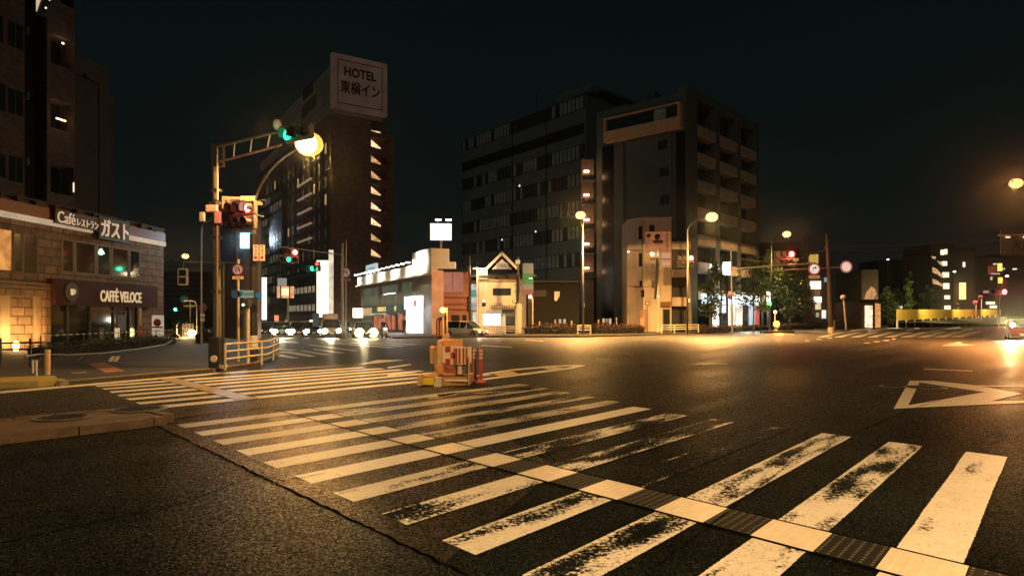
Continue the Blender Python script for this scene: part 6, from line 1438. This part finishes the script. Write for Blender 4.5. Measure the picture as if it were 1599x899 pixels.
# yellow construction fence
def xyz(px, Y): return (xat(px, Y), Y)
a = Vector((xat(1401, 124), 124)); b = Vector((xat(1563, 165), 165))
em = MB(); em.face([tuple(G(1385, 509)), tuple(G(1700, 509)), (*xyz(1700, 165), 2.3), (*xyz(1563, 165), 2.3), (*xyz(1401, 124), 1.1)]); em.build('embankment', mat('embankment_ground', (.04, .05, .03), .9), kind='structure')
yf = thing('site_fence', 'long yellow lit construction fence running into the distance on the right', 'fence', (a.x, a.y, 0))
M_yf = mat('yellow_panels', (.78, .56, .12), .5, var=.15, vscale=1)
for i in range(30):
    p = a.lerp(b, i/30)-a; q = a.lerp(b, (i+.985)/30)-a; n = Vector((-(q-p).y, (q-p).x)).normalized()*.06
    f_ = (i+.5)/30; zb_ = 1.15+1.25*f_; z1_ = zat(483, 124)+(zat(483, 165)-zat(483, 124))*f_
    MB().prism([tuple(p), tuple(q), tuple(q+n), tuple(p+n)], zb_+.25, z1_).build('panel', M_yf, yf)
    if i % 2 == 0: MB().prism([tuple(p-n*2), tuple(p.lerp(q, .12)-n*2), tuple(p.lerp(q, .12)+n*2), tuple(p+n*2)], 0, zb_+.249).build('foot', M_cream, yf)
for i, f in enumerate((.05, .3, .6, .9)):
    p = a.lerp(b, f); lamp('SPOT', (p.x-5, p.y-9, 9), 12000, (1, .70, .30), .4, direction=(5, 9, -6.0), spot=1.9, blend=.9)
fence('pipe_fence', 'distant pale fence stretch beyond the yellow wall by the red car', [(xat(1565, 270), 270), (xat(1580, 300), 300)], 2.0, 5, (1.9, 1.0), M_cream, .16, group=GF)
# --- guard pipe and planter before the cafe
q0, q1 = G(66, 596, .0), G(62, 600, 0)
gp = thing('guard_pipe', 'long low bent pipe rail on curved legs in front of the dark planter', 'guard rail', (xat(60, 24), 24, .13))
rl = [at(40, 556, 22.5), at(62, 553, 24), at(110, 554, 26), at(165, 551, 29), at(215, 545, 33), at(258, 538, 37), at(268, 532, 38)]
o0 = Vector((xat(60, 24), 24, .13))
MB().tube([p-o0 for p in rl], .035, 8).build('rail', M_steel, gp)
for p in (rl[1].lerp(rl[2], .1), rl[2].lerp(rl[3], .35), rl[4], ): 
    p = p-o0; MB().tube([p, p+Vector((-.12, 0, -.2)), p+Vector((-.18, 0, -p.z+.0))], .03, 8).build('leg', M_steel, gp)
bk = thing('metal_railing', 'dark metal bar railing at the far left in front of the orange niche', 'railing', (xat(10, 23), 23, .13))
MB().tube([(-3, 0, .78), (1.05, .3, .84)], .03, 8).build('rail', M_dark, bk); MB().tube([(-3, 0, .55), (1.1, .3, .62)], .03, 8).build('rail', M_dark, bk)
for x in (-1.6, -.3, .72): MB().tube([(x, .15, 0), (x, .15, .98)], .035, 8).build('post', M_dark, bk)
for (x, pyb, pyt, Y, r, m, lab) in ((52, 590, 562, 20.6, .028, M_white, 'shorter thin white post at the far left kerb'), (57.5, 597, 562, 19.6, .028, M_white, 'taller thin white post standing on the yellow kerb block'), (74.5, 596, 568, 19.9, .075, M_cream, 'stout cream bollard on the yellow kerb block')):
    t = thing('kerb_post', lab, 'post', (xat(x, Y), Y, .13)); MB().tube([(0, 0, 0), (0, 0, zat(pyt, Y)-.13)], r, 10).build('post', m, t)
    if r > .05: MB().lathe((0, 0, 0), [(r+.004, .12), (r+.004, .75)]).build('reflector', mat('amber_wrap', (.62, .42, .18), .4), t)
kb = slab('kerb_block', [(-120, 612), (0, 598.5), (62, 595.5), (86, 595.5), (92, 601), (60, 604), (0, 607), (-120, 622)], .17, mat('yellow_kerb', (.42, .34, .10), .6, var=.35, vscale=2), kerb=False)
slab('ramp_paving', [(137, 573), (165, 572), (196, 586), (165, 588)], .137, mat('tan_paving', (.38, .20, .10), .7, bump=.5, bscale=40), kerb=False)
slab('small_plate', [(112, 588), (135, 586.5), (137, 589), (114, 590.5)], .136, M_conc, kerb=False)
# --- litter-like white boards on the planter
for i, x in enumerate((172, 180)):
    t = thing('leaning_board', 'white slanted board leaning on the planter, %s of two' % ('left' if i == 0 else 'right'), 'board', (xat(x, 26), 26, zat(568, 26))); MB().extr([(-.12, 0), (.02, 0), (.20, .30), (.06, .30)], 'y', 0, .03).build('board', M_white, t); MB().tube([(.1, .05, .2), (.12, .35, 0)], .01, 5).build('prop', M_steel, t)
# --- wires
def wire(label, pts, r=.03):
    P = [Vector(p) for p in pts]; t = thing('overhead_wire', label, 'cable', P[0], 0)
    MB().tube([p-P[0] for p in P], r, 5).build('cable', M_dark, t)
def sag(a, b, s, n=10): a, b = Vector(a), Vector(b); return [a.lerp(b, i/n)-Vector((0, 0, s*4*(i/n)*(1-i/n))) for i in range(n+1)]
wire('upper overhead cable stretching right from the leaning pole to the gantry', sag(at(1292, 385, 74.5), at(1599, 364, 66), .35), .035)
wire('lower overhead cable stretching right from the leaning pole to the gantry', sag(at(1292, 389, 74.5), at(1599, 368, 64), .6), .03)
wire('faint cable from the street trees to the leaning pole', sag(at(1160, 398, 90), at(1292, 390, 74.5), .5), .03)
wire('thin cable from the orange building out left of its down pipe', sag(at(984, 448, 86), at(1028, 446, 80), .05), .03)
# gantry sign
gt = thing('gantry_sign', 'dark overhead road sign board on a gantry at the right edge', 'road sign', (xat(1590, 62), 62, zat(398, 62)))
gw = 26/F_PX*62
MB().box(-gw, gw+2.2, 0, .15, 0, 39/F_PX*62).build('board', mat('gantry_board', (.045, .045, .04), .5, var=.3), gt)
text('lettering', '入口', gt.children[0], M_blackp, .3, .9, 1.7, .9, .02, .01)
MB().tube([(-gw-.3, -.1, 1.8), (gw+6, -.1, 1.9)], .10, 8).build('beam', M_steel, gt)
for x, l in ((-1.3, .35), (.3, .42), (1.1, .45)): MB().box(x, x+l, -.35, -.22, 1.55, 1.66).build('light_strip', emis('gantry_light', (1, .55, .30), 2.0), gt)
MB().tube([(gw+6, .1, 1.9), (gw+6, .1, -zat(398, 62))], .18, 10).build('column', M_steel, gt)
# amber tower of lights at right and far red signals
at_ = thing('lit_sign_stack', 'stack of amber and red lit signs above the far red signal, right edge', 'sign', (xat(1563, 145), 145, 0))
X = lambda px: xat(px, 145)-xat(1563, 145)
for x0, x1, y0, y1, cc, st_ in ((1560, 1565.5, 411, 423, (1, .60, .10), 1.6), (1561, 1566, 433, 442, (1, .60, .10), 1.6), (1545, 1556, 415, 428, (.6, .12, .06), .25), (1553, 1558, 411, 413, (1, .8, .6), .7), (1548, 1562, 426.5, 428, (1, .8, .6), .6), (1566, 1570, 418, 421, (.8, .85, .9), .5), (1566, 1573, 436, 448, (.5, .08, .05), .12), (1549, 1550.5, 432, 437, (1, .8, .5), .5)):
    MB().box(X(x0), X(x1), 0, .4, zat(y1, 145), zat(y0, 145)).build('lit_panel', emis('stk%d%d' % (x0, y0), cc, st_, .3), at_)
MB().box(-.2, .2, .5, .8, 0, zat(411, 145)).build('mast', M_dark, at_)
signal('far red signal with wide red glow below the amber stack at the right', (xat(1560, 120), 120, zat(455.5, 120)), 0, (2,), (M_redl,), 1, None, 2.3, light=(900, (1, .08, .08)), mount=[(.4, .2, 0), (.4, .6, -zat(455.5, 120))])
MBx = thing('lane_sign', 'small pinkish lit plate left of the far red signal', 'sign', (xat(1543, 122), 122, zat(457.5, 122))); MB().box(-.75, .75, 0, .1, 0, .45).build('plate', emis('pink_plate', (1, .5, .38), .45), MBx); MB().tube([(.7, .1, .2), (1.2, .1, .2)], .05, 6).build('bracket', M_steel, MBx)
for px, py, Y, lab, m in ((1523.5, 471.5, 150, 'far red pedestrian signal above the yellow wall', M_redl), (1532, 463, 150, 'dim red lamp right above the far pedestrian signal', emis('dim_red_lamp', (1, .15, .12), 1.0)), (1495.5, 475, 160, 'dim red light left of the far pedestrian signal over the yellow wall', emis('dim_red_lamp2', (1, .08, .08), .5))):
    ped(lab, px, py, Y, m=m, hw=.5)
lamp('POINT', (xat(1523.5, 150), 149, zat(471.5, 150)), 250, (1, .1, .1), .3)
lamp('POINT', (xat(1500, 172), 171.3, zat(453, 172)), 500, (1, .6, .2), .5)
# roadwork railing & far-left bits
fence('site_railing', 'dark upright bar railing by the glaring flare in the left side street', [(xat(286, 60), 60), (xat(302, 60), 60)], 1.2, 6, (1.15, .15), M_dark, .05)
t = thing('litter_bin', 'small dark bin on the pavement of the left side street', 'bin', (xat(274, 58), 58, .13)); MB().lathe((0, 0, 0), [(.30, 0), (.34, .2), (.16, .35), (.14, 1.0), (.2, 1.15)], n=14).build('body', M_dark, t)
# ================================================================== VEHICLES
M_tyre = mat('tyre', (.015, .015, .015), .8); M_rim = mat('rim', (.35, .35, .35), .35, .8)
M_head = emis('headlight_on', (1.0, .78, .30), 30); M_head2 = emis('headlight_dim', (1.0, .86, .66), 9)
M_plate = mat('number_plate', (.7, .66, .58), .5)
def paintm(name, col): return mat(name, col, .28, .2, var=.08, spec=.6)
def vehicle(name, label, cat, loc, rotz, body_m, L=4.4, Wd=1.72, H=1.5, kind='sedan', head=None, group=None, taxi=False, headz=None, hr=.13):
    t = thing(name, label, cat, loc, rotz, group); w = Wd/2
    # stations: x, z_bottom, z_belt, z_top ; local x forward
    hb = H*.56
    if kind == 'sedan': st_ = [(-L/2, .35, .78*hb+.1, None), (-L*.47, .26, hb*.98, None), (-L*.30, .22, hb*1.02, hb*1.05), (-L*.17, .20, hb, H*.97), (L*.05, .20, hb*.98, H), (L*.15, .20, hb*.96, H*.95), (L*.29, .20, hb*.92, hb*.95), (L*.44, .22, hb*.78, None), (L/2, .32, hb*.58, None)]
    elif kind == 'van': st_ = [(-L/2, .30, hb*.9, None), (-L*.485, .24, hb, H*.86), (-L*.42, .22, hb, H*.98), (-L*.1, .20, hb, H), (L*.14, .20, hb*.97, H*.96), (L*.33, .20, hb*.92, hb*.97), (L*.45, .22, hb*.74, None), (L/2, .30, hb*.58, None)]
    else: st_ = [(-L/2, .35, hb, H*.95), (-L*.48, .28, hb, H), (L*.30, .24, hb, H), (L*.40, .24, hb*.96, H*.95), (L*.47, .24, hb*.88, hb*.92), (L/2, .32, hb*.6, None)]
    rings = []
    for (x, zb, zl, zt_) in st_:
        taper = 1-.16*max(0, abs(x)/(L/2)-.75)/.25
        ww = w*taper; T = zt_ if zt_ else zl
        wt = ww*.80 if zt_ and zt_ > zl*1.15 else ww*.93
        rings.append([(x, -ww*.93, zb), (x, -ww, zb+(zl-zb)*.35), (x, -ww*.99, zl*.96), (x, -ww*.95, zl), (x, -wt, T-.03 if zt_ else zl+.01), (x, -wt*.8, T+(.0 if zt_ else .03)), (x, wt*.8, T+(.0 if zt_ else .03)), (x, wt, T-.03 if zt_ else zl+.01), (x, ww*.95, zl), (x, ww*.99, zl*.96), (x, ww, zb+(zl-zb)*.35), (x, ww*.93, zb)])
    body = MB(); gl = MB()
    for i in range(len(rings)-1):
        A, B = rings[i], rings[i+1]
        hasA, hasB = st_[i][3], st_[i+1][3]
        for j in range(11):
            q = [A[j], B[j], B[j+1], A[j+1]]
            tall = (hasA and hasA > st_[i][2]*1.1) or (hasB and hasB > st_[i+1][2]*1.1)
            isglass = j in (3, 7) and tall
            slope = j in (4, 5, 6) and tall and hasA and hasB and abs(hasA-hasB) > .12*H
            (gl if (isglass or slope) else body).face(q)
        body.face([A[11], B[11], B[0], A[0]])
    body.face(rings[0][::-1]); body.face(rings[-1])
    bo = body.build('body', body_m, t, smooth=False)
    if gl.v:
        g = gl.build('windows', glass('car_glass', (.015, .02, .02), .05), t)
    # pillars
    for s in (-1, 1):
        for f in (-.02, .16) if kind != 'sedan' else (-.05,):
            MB().tube([(L*f, s*w*.965, hb), (L*f, s*w*.80, H*.95)], .035, 6).build('pillar', body_m, t)
    for sx_ in (-.31, .33):
        for s in (-1, 1):
            wh = MB().lathe((L*sx_, s*(w-.09), .31), [(.24, -.10), (.31, -.08), (.31, .08), (.24, .10)], 'y', 20).build('wheel', M_tyre, t)
            MB().lathe((L*sx_, s*(w+.012), .31), [(.20, -.012), (.17, .012)], 'y', 14).build('rim', M_rim, wh)
    zh = headz or hb*.60
    for s in (-1, 1):
        MB().lathe((L*.49, s*w*.72, zh), [(hr, -.05), (hr*.8, .045)], 'x', 14).build('headlight', head or M_rim, t)
        MB().box(-L*.47-.06, -L*.47+.02, s*w*.78-.12, s*w*.78+.12, hb*.72, hb*.92).build('tail_light', mat('tail_red', (.35, .01, .01), .3), t)
        MB().box(L*.14, L*.20, s*(w+.02)-.06*(s < 0), s*(w+.02)+.06*(s > 0)+.10*s if s > 0 else s*(w+.02), hb, hb+.13).build('mirror', body_m, t) if s > 0 else MB().box(L*.14, L*.20, -w-.18, -w-.02, hb, hb+.13).build('mirror', body_m, t)
    MB().box(L*.47, L*.5+.03, -w*.80, w*.80, .26, .44).build('bumper', M_dark if kind != 'truck' else body_m, t, bevel=.03)
    MB().box(L*.5+.032, L*.5+.045, -.17, .17, .36, .52).build('number_plate', M_plate, t)
    MB().box(L*.492, L*.5+.012, -w*.42, w*.42, zh-.07, zh+.05).build('grille', M_dark, t)
    if taxi: MB().box(-.12, .12, -.25, .25, H+.002, H+.15).build('roof_lamp', emis('taxi_lamp', (1, .75, .4), 2.5), t, bevel=.03)
    return t
def face_dir(vx, vy): return math.atan2(vy, vx)
QD = face_dir(380, -1050)    # towards the viewer along the left street
def car_at(px, Y, **k):
    return dict(loc=(xat(px, Y), Y, 0))
vehicle('parked_van', 'silver minivan with glowing headlights waiting at the kerb by the gabled house', 'van', (xat(727, 66.5), 66.5, 0), math.radians(-32), paintm('silver_van_paint', (.85, .74, .62)), 4.4, 1.75, 1.55, 'van', emis('van_head', (1, .80, .58), 6))
lamp('SPOT', (xat(748, 63), 63.4, .7), 300, (1, .85, .6), .12, direction=(.6, -1, -.12), spot=1.2, blend=.8)
V = [('car', 'nearest car in the queue with two blinding yellow headlights beside the shop', 568, 63, 'sedan', (.20, .20, .12), 1.5, M_head, False),
     ('delivery_van', 'white van with boxed roof and bright lights in the car queue', 516, 64, 'van', (.55, .38, .32), 1.75, emis('head3', (1, .86, .55), 26), False),
     ('taxi', 'dark taxi with glowing roof lamp in the car queue', 488, 66, 'sedan', (.03, .03, .035), 1.5, M_head2, True),
     ('car', 'reddish car between the dark taxi and the greenish car in the queue', 466, 67, 'sedan', (.28, .10, .07), 1.5, emis('head4', (1, .74, .45), 18), False),
     ('car', 'greenish car at the left front of the queue with bright headlights', 440, 66, 'sedan', (.10, .16, .14), 1.5, emis('head5', (1, .92, .60), 26), False),
     ('car', 'dark car at the left end of the queue behind the corner fence', 416, 70, 'sedan', (.04, .05, .06), 1.5, M_head2, False)]
for nm, lab, px, Y, kd, cc, H, hm, tx in V:
    vehicle(nm, lab, 'car' if nm != 'delivery_van' else 'van', (xat(px, Y), Y, 0), QD, paintm('paint_'+str(px), cc), 4.4, 1.75 if nm != 'car' else 1.72, H, kd, hm, 'vehicles waiting in the left side street', tx, hr=.40 if px == 568 else .27)
dv = [o for o in COL.objects if o.name.startswith('delivery_van')][0]
MB().box(-1.5, 1.0, -.62, .62, 1.76, 2.25).build('roof_box', mat('pink_roof_box', (.60, .36, .30), .5), dv, bevel=.04)
MB().box(-1.9, -.6, -1.5, -.95, 1.0, 2.3).build('side_panel', mat('van_blue', (.03, .08, .25), .5), dv)
for px, Y, e_ in ((568, 60.3, 3500), (516, 61.4, 1500), (440, 63.4, 1200)):
    lamp('SPOT', (xat(px, Y), Y, .65), e_, (1, .84, .50), .25, direction=(.38, -1.05, -.09), spot=1.3, blend=.9)
# second row behind: small
for i, (px, Y, cc, lab) in enumerate(((455, 78, (.15, .12, .10), 'brownish car half hidden in the second row of the queue, left'), (480, 80, (.3, .28, .25), 'pale car half hidden in the second row of the queue, middle'), (536, 82, (.04, .04, .05), 'dark car in the second row behind the delivery van'))):
    vehicle('car', lab, 'car', (xat(px, Y), Y, 0), QD, paintm('paint2_%d' % i, cc), 4.4, 1.72, 1.5, 'sedan', M_head2, 'vehicles waiting in the left side street')
# dark vehicle at the right edge
vehicle('suv', 'dark red tinted car with one glaring headlight entering at the right edge', 'car', (xat(1592, 58), 58, 0), face_dir(-.62, -1), paintm('paint_suv', (.10, .02, .015)), 4.7, 1.85, 1.75, 'van', emis('suv_head', (1, .80, .50), 60), hr=.17, headz=1.25)
lamp('SPOT', (xat(1580, 55.0), 55.0, 1.35), 9000, (1, .72, .34), .22, direction=(-.5, -1, -.20), spot=1.5, blend=.95)
# ================================================================== PEOPLE
M_cloth = mat('dark_cloth', (.02, .02, .022), .85); M_skin = mat('skin', (.42, .25, .17), .6); M_helm = mat('helmet_pale', (.6, .5, .42), .35)
def figure(label, loc, rotz, joints, bones, rad, sub=1):
    t = thing('person', label, 'person', loc, rotz)
    me = bpy.data.meshes.new('body'); me.from_pydata(joints, bones, []); o = bpy.data.objects.new('body', me)
    COL.objects.link(o); o.parent = t
    sk = o.modifiers.new('skin', 'SKIN'); ss = o.modifiers.new('sub', 'SUBSURF'); ss.levels = sub; ss.render_levels = sub
    bpy.context.view_layer.update()
    for i, r in enumerate(rad): me.skin_vertices[0].data[i].radius = (r, r*.85)
    me.skin_vertices[0].data[0].use_root = True
    me.materials.append(M_cloth)
    return t
def head(t, c, m_h, helmet=True):
    h = MB().ball(c, .105, 14, 1.18); h.ball((c[0]+.10, c[1], c[2]-.01), .018, 6); hd = h.build('head', M_skin, t, smooth=True)
    if helmet:
        MB().lathe((c[0]-.01, c[1], c[2]), [(.135, -.02), (.14, .04), (.115, .11), (.06, .15), (.01, .16)], n=16).build('helmet', m_h, t, smooth=True)
    else:
        MB().lathe((c[0]-.02, c[1], c[2]), [(.112, .0), (.115, .06), (.09, .11), (.03, .135)], n=16).build('hair', M_dark, t, smooth=True)
    for s in (-1, 1): MB().ball((c[0]+.093, c[1]+.035*s, c[2]+.01), .012, 6).build('eye', M_blackp, hd)
# scooter rider
sc_loc = (xat(600, 62), 62, 0)
sct = thing('motor_scooter', 'dark motor scooter with pale front shield waiting beside the headlight glare', 'scooter', sc_loc, QD+.15)
MB().extr([(-.75, .45), (-.7, .75), (-.1, .78), (-.05, .45), (.25, .30), (.45, .32), (.5, .25), (-.4, .25)], 'y', -.17, .17).build('body', M_dark, sct, bevel=.04)
MB().extr([(.42, .28), (.58, .30), (.42, .95), (.32, .95)], 'y', -.24, .24).build('front_shield', M_white, sct, bevel=.05)
for x in (-.55, .62): w_ = MB().lathe((x, 0, .24), [(.17, -.05), (.24, -.04), (.24, .04), (.17, .05)], 'y', 18).build('wheel', M_tyre, sct); MB().lathe((x, 0, .24), [(.12, -.055), (.12, .055)], 'y', 12).build('rim', M_rim, w_)
MB().tube([(.38, -.32, 1.0), (.36, 0, 1.02), (.38, .32, 1.0)], .022, 6).build('handlebar', M_dark, sct)
MB().lathe((.52, 0, .85), [(.09, -.05), (.08, .03)], 'x', 12).build('headlight', M_head2, sct)
MB().box(-.65, .0, -.16, .16, .78, .86).build('seat', M_rubber, sct, bevel=.03)
for s in (-1, 1): MB().tube([(.37, s*.28, 1.0), (.33, s*.34, 1.22)], .012, 5).build('mirror', M_steel, sct)
J = [(-.25, 0, .90), (-.22, 0, 1.12), (-.18, 0, 1.34), (-.15, 0, 1.45), (-.17, .19, 1.36), (.05, .27, 1.17), (.33, .27, 1.03), (-.17, -.19, 1.36), (.05, -.27, 1.17), (.33, -.27, 1.03), (-.2, .11, .88), (.18, .16, .86), (.20, .15, .46), (.32, .15, .38), (-.2, -.11, .88), (.18, -.16, .86), (.20, -.15, .46), (.32, -.15, .38)]
B = [(0, 1), (1, 2), (2, 3), (2, 4), (4, 5), (5, 6), (2, 7), (7, 8), (8, 9), (0, 10), (10, 11), (11, 12), (12, 13), (0, 14), (14, 15), (15, 16), (16, 17)]
R = [.15, .14, .15, .06, .075, .055, .04, .075, .055, .04, .10, .085, .06, .05, .10, .085, .06, .05]
pr = figure('helmeted rider in dark clothes seated on the motor scooter, hands on the bars', sc_loc, QD+.15, J, B, R); head(pr, (-.12, 0, 1.62), M_helm)
# pedestrian with helmet by the bright entrance
def walker(label, loc, rotz, helmet, stride=.16):
    J = [(0, 0, .92), (0, 0, 1.12), (0, 0, 1.36), (0, 0, 1.48), (0, .19, 1.40), (-.05, .24, 1.13), (.05, .24, .88), (0, -.19, 1.40), (.05, -.24, 1.13), (.18, -.22, .92), (0, .09, .88), (stride*.6, .10, .48), (stride, .10, .08), (stride+.14, .10, .04), (0, -.09, .88), (-stride*.3, -.10, .48), (-stride, -.10, .08), (-stride+.14, -.10, .04)]
    R = [.14, .125, .15, .055, .07, .05, .035, .07, .05, .035, .10, .07, .05, .045, .10, .07, .05, .045]
    t = figure(label, loc, rotz, J, B, R); head(t, (.01, 0, 1.63), M_helm, helmet); return t
walker('standing person in dark clothes with a pale helmet beside the bright shop entrance', (xat(633, 72), 71.5, .13), -1.2, True, .08)
# ================================================================== VEGETATION
def leaf_mesh(name, blobs, n, size, mats, seed):
    rnd = random.Random(seed); me = MB()
    for (c, r) in blobs:
        m = int(n/len(blobs)*rnd.uniform(.6, 1.4)); c = Vector(c); shade = rnd.choice((0, 0, 1))
        for _ in range(m):
            d = Vector((rnd.gauss(0, 1), rnd.gauss(0, 1), rnd.gauss(0, 1))).normalized()*(rnd.random()**.45)
            p = c+Vector((d.x*r[0], d.y*r[1], d.z*r[2])); s = size*rnd.uniform(.6, 1.3)
            u = Vector((rnd.gauss(0, 1), rnd.gauss(0, 1), rnd.gauss(0, .6))).normalized(); v = u.orthogonal().normalized()
            v = (Matrix.Rotation(rnd.uniform(0, 6.28), 3, u) @ v)
            me.m = shade if rnd.random() < .8 else 1-shade
            me.face([p-u*s, p+v*s*.5, p+u*s, p-v*s*.5])
    return me
M_leaf = mat('leaf_green', (.035, .075, .025), .6, var=.3, vscale=2); M_leaf2 = mat('leaf_light', (.075, .12, .035), .55, var=.3, vscale=2)
M_bark = mat('bark', (.06, .045, .03), .9, bump=.6, bscale=8)
def tree(label, px, Y, H, Wd, seed, pyb=None, trunk=.12, low=.25, group='street trees along the far pavement', dens=1.0, leafm=None, z0=.1, name='street_tree'):
    rnd = random.Random(seed)
    t = thing(name, label, 'tree', (xat(px, Y), Y, z0), 0, group)
    blobs = []
    for i in range(16):
        f = (i+.5)/16; hh = H*(low+(1-low)*f); env = math.sin(PI*min(1, .25+f*.75))*.9+.12
        a = rnd.uniform(0, 2*PI); q = rnd.uniform(.15, .6)*Wd*.5*env
        r = Wd*.5*env*rnd.uniform(.35, .6)
        blobs.append(((q*math.cos(a), q*math.sin(a), hh), (r, r, r*rnd.uniform(.6, 1.0))))
    tr = MB().tube([(0, 0, 0), (rnd.uniform(-.1, .1), 0, H*low), (rnd.uniform(-.2, .2), 0, H*.85)], [trunk, trunk*.8, trunk*.25], 8)
    for i in range(7):
        c = Vector(blobs[2*i+1][0]); z = c.z*.72; tr.tube([(0, 0, max(z, .3)), tuple(c*.6+Vector((0, 0, c.z*.36))), tuple(c)], [trunk*.4, trunk*.25, trunk*.1], 5)
    tr.build('trunk', M_bark, t)
    leaf_mesh('crown', blobs, int(1500*dens), .16 if H < 8 else .22, None, seed).build('crown', leafm or [M_leaf, M_leaf2], t)
    return t
tree('leafy street tree in front of the bright white shop, left one', 1112, 83, zat(402, 83), 4.6, 1, low=.22)
tree('broad street tree right of the bright white shop with greenish lit trunk', 1177, 86, zat(402, 86), 5.6, 2, low=.30)
tree('dark street tree behind the amber island beacon', 1235, 92, zat(413, 92), 5.0, 3, low=.2)
tree('dark street tree under the far street lamp', 1203, 105, zat(390, 105), 6, 4, low=.3)
tree('slim dark tree left of the leaning signal pole', 1256, 112, zat(372, 112), 4.0, 5, low=.15)
tree('dark bushy tree right of the small bright shop', 1386, 135, zat(448, 135), 6.5, 6, low=.1)
tree('tall narrow tree lit bright green from below behind the yellow wall', 1421, 160, zat(424, 160), 4.2, 7, low=.1, leafm=[mat('leaf_bright', (.12, .19, .04), .6), M_leaf2])
lamp('SPOT', (xat(1424, 156), 154, 1.5), 2500, (.95, 1, .45), .3, direction=(-.2, 1, 1.4), spot=1.2, blend=.9)
tree('dark bushy tree left of the lit stair building', 1450, 165, zat(445, 165), 7.5, 8, low=.1)
tree('dim tree beside the grey gable wall behind the right hand fence', 1403, 175, zat(450, 175), 9, 9, low=.1)
tree('dark tree at the end of the left side street', 266, 115, zat(492, 115), 4, 10, low=.2, group='trees in the left side street')
tree('dim tree behind the glaring flare in the left side street', 281, 110, zat(495, 110), 3.5, 12, low=.2, group='trees in the left side street')
lamp('POINT', (xat(1170, 84), 84.6, 1.0), 60, (.8, 1, .2), .2)
def hedge(label, x0, x1, Y0, Y1, h, w, seed, m, n=1400, size=.09, z0=.12, group='low hedges', name='hedge'):
    a = Vector((xat(x0, Y0), Y0)); b = Vector((xat(x1, Y1), Y1)); t = thing(name, label, 'hedge', (a.x, a.y, z0), 0, group); rnd = random.Random(seed)
    k = max(3, int((b-a).length/(w*.7))); blobs = []
    for i in range(k):
        p = a.lerp(b, (i+.5)/k)-a
        blobs.append(((p.x, p.y, h*.42), ((b-a).length/k*.8, w*.55, h*.55*rnd.uniform(.8, 1.1))))
    d = (b-a).normalized(); q = Vector((-d.y, d.x))*w*.35
    MB().prism([tuple(-q), tuple(b-a-q), tuple(b-a+q), tuple(q)], 0, h*.55).build('twigs', mat('hedge_core', (.012, .012, .010), .9), t)
    leaf_mesh('leaves', blobs, n, size, None, seed).build('leaves', m, t)
    return t
M_rleaf = mat('leaf_maroon', (.075, .028, .028), .6, var=.4, vscale=2); M_rleaf2 = mat('leaf_maroon2', (.05, .035, .028), .6, var=.3)
hedge('dark red low hedge left of the short white barrier', 822, 898, 73, 74, 1.25, 2.2, 21, [M_rleaf, M_rleaf2], 3000, .10)
hedge('dark red low hedge right of the short white barrier', 926, 1000, 75, 77, 1.25, 2.2, 22, [M_rleaf, M_rleaf2], 3000, .10)
hedge('dark hedge along the kerb in front of the bright white shop', 1096, 1195, 80, 92, 1.0, 1.8, 23, [M_rleaf, M_leaf], 3500, .10)
hedge('dark hedge further right behind the island beacon', 1218, 1275, 98, 118, 1.1, 1.8, 24, [M_leaf, M_rleaf2], 2500, .12)
hedge('dark glinting planter hedge before the coffee shop windows', 64, 262, 29.5, 44, .72, 1.5, 25, [mat('leaf_dark', (.02, .03, .018), .35), M_leaf], 7000, .055)
hedge('clipped dark green hedge beside the signal mast in the left side street', 312, 334, 46, 47, 1.15, 1.2, 26, [M_leaf, mat('leaf_dark', (.02, .03, .018), .35)], 1500, .06)
# planter rail, its row of glints painted in as white bands
pk = thing('planter_rail', 'thin dotted pale rail along the top of the dark planter', 'railing', (xat(64, 29), 29, .13))
a = Vector((0, 0, .92)); b = Vector((xat(268, 43)-xat(64, 29), 14, .92))
MB().tube([a, b], .018, 6).build('rail', M_dark, pk)
for i in range(26): p = a.lerp(b, i/25.0); q = a.lerp(b, (i+.45)/25.0); MB().tube([p+Vector((0, -.02, .0)), q+Vector((0, -.02, .0))], .024, 6).build('glint_band', M_white, pk)
for i in range(5): p = a.lerp(b, i/4.0); MB().tube([p, Vector((p.x, p.y, 0))], .02, 6).build('post', M_dark, pk)
# ================================================================== ADDED HAZE (lamp glow in place of lens glare)
hz_m = _new('glow_haze'); n_ = hz_m.node_tree.nodes
ho_ = n_.new('ShaderNodeOutputMaterial'); hv = n_.new('ShaderNodeVolumePrincipled')
hv.inputs['Color'].default_value = (.9, .9, .9, 1); hv.inputs['Density'].default_value = 0.00013; hv.inputs['Anisotropy'].default_value = 0.965
hz_m.node_tree.links.new(hv.outputs[0], ho_.inputs['Volume'])
MB().box(-700, 900, -60, 700, -1, 60).build('haze', hz_m, kind='stuff')
try: S.cycles.volume_bounces = 0; S.cycles.volume_step_rate = 1
except Exception: pass
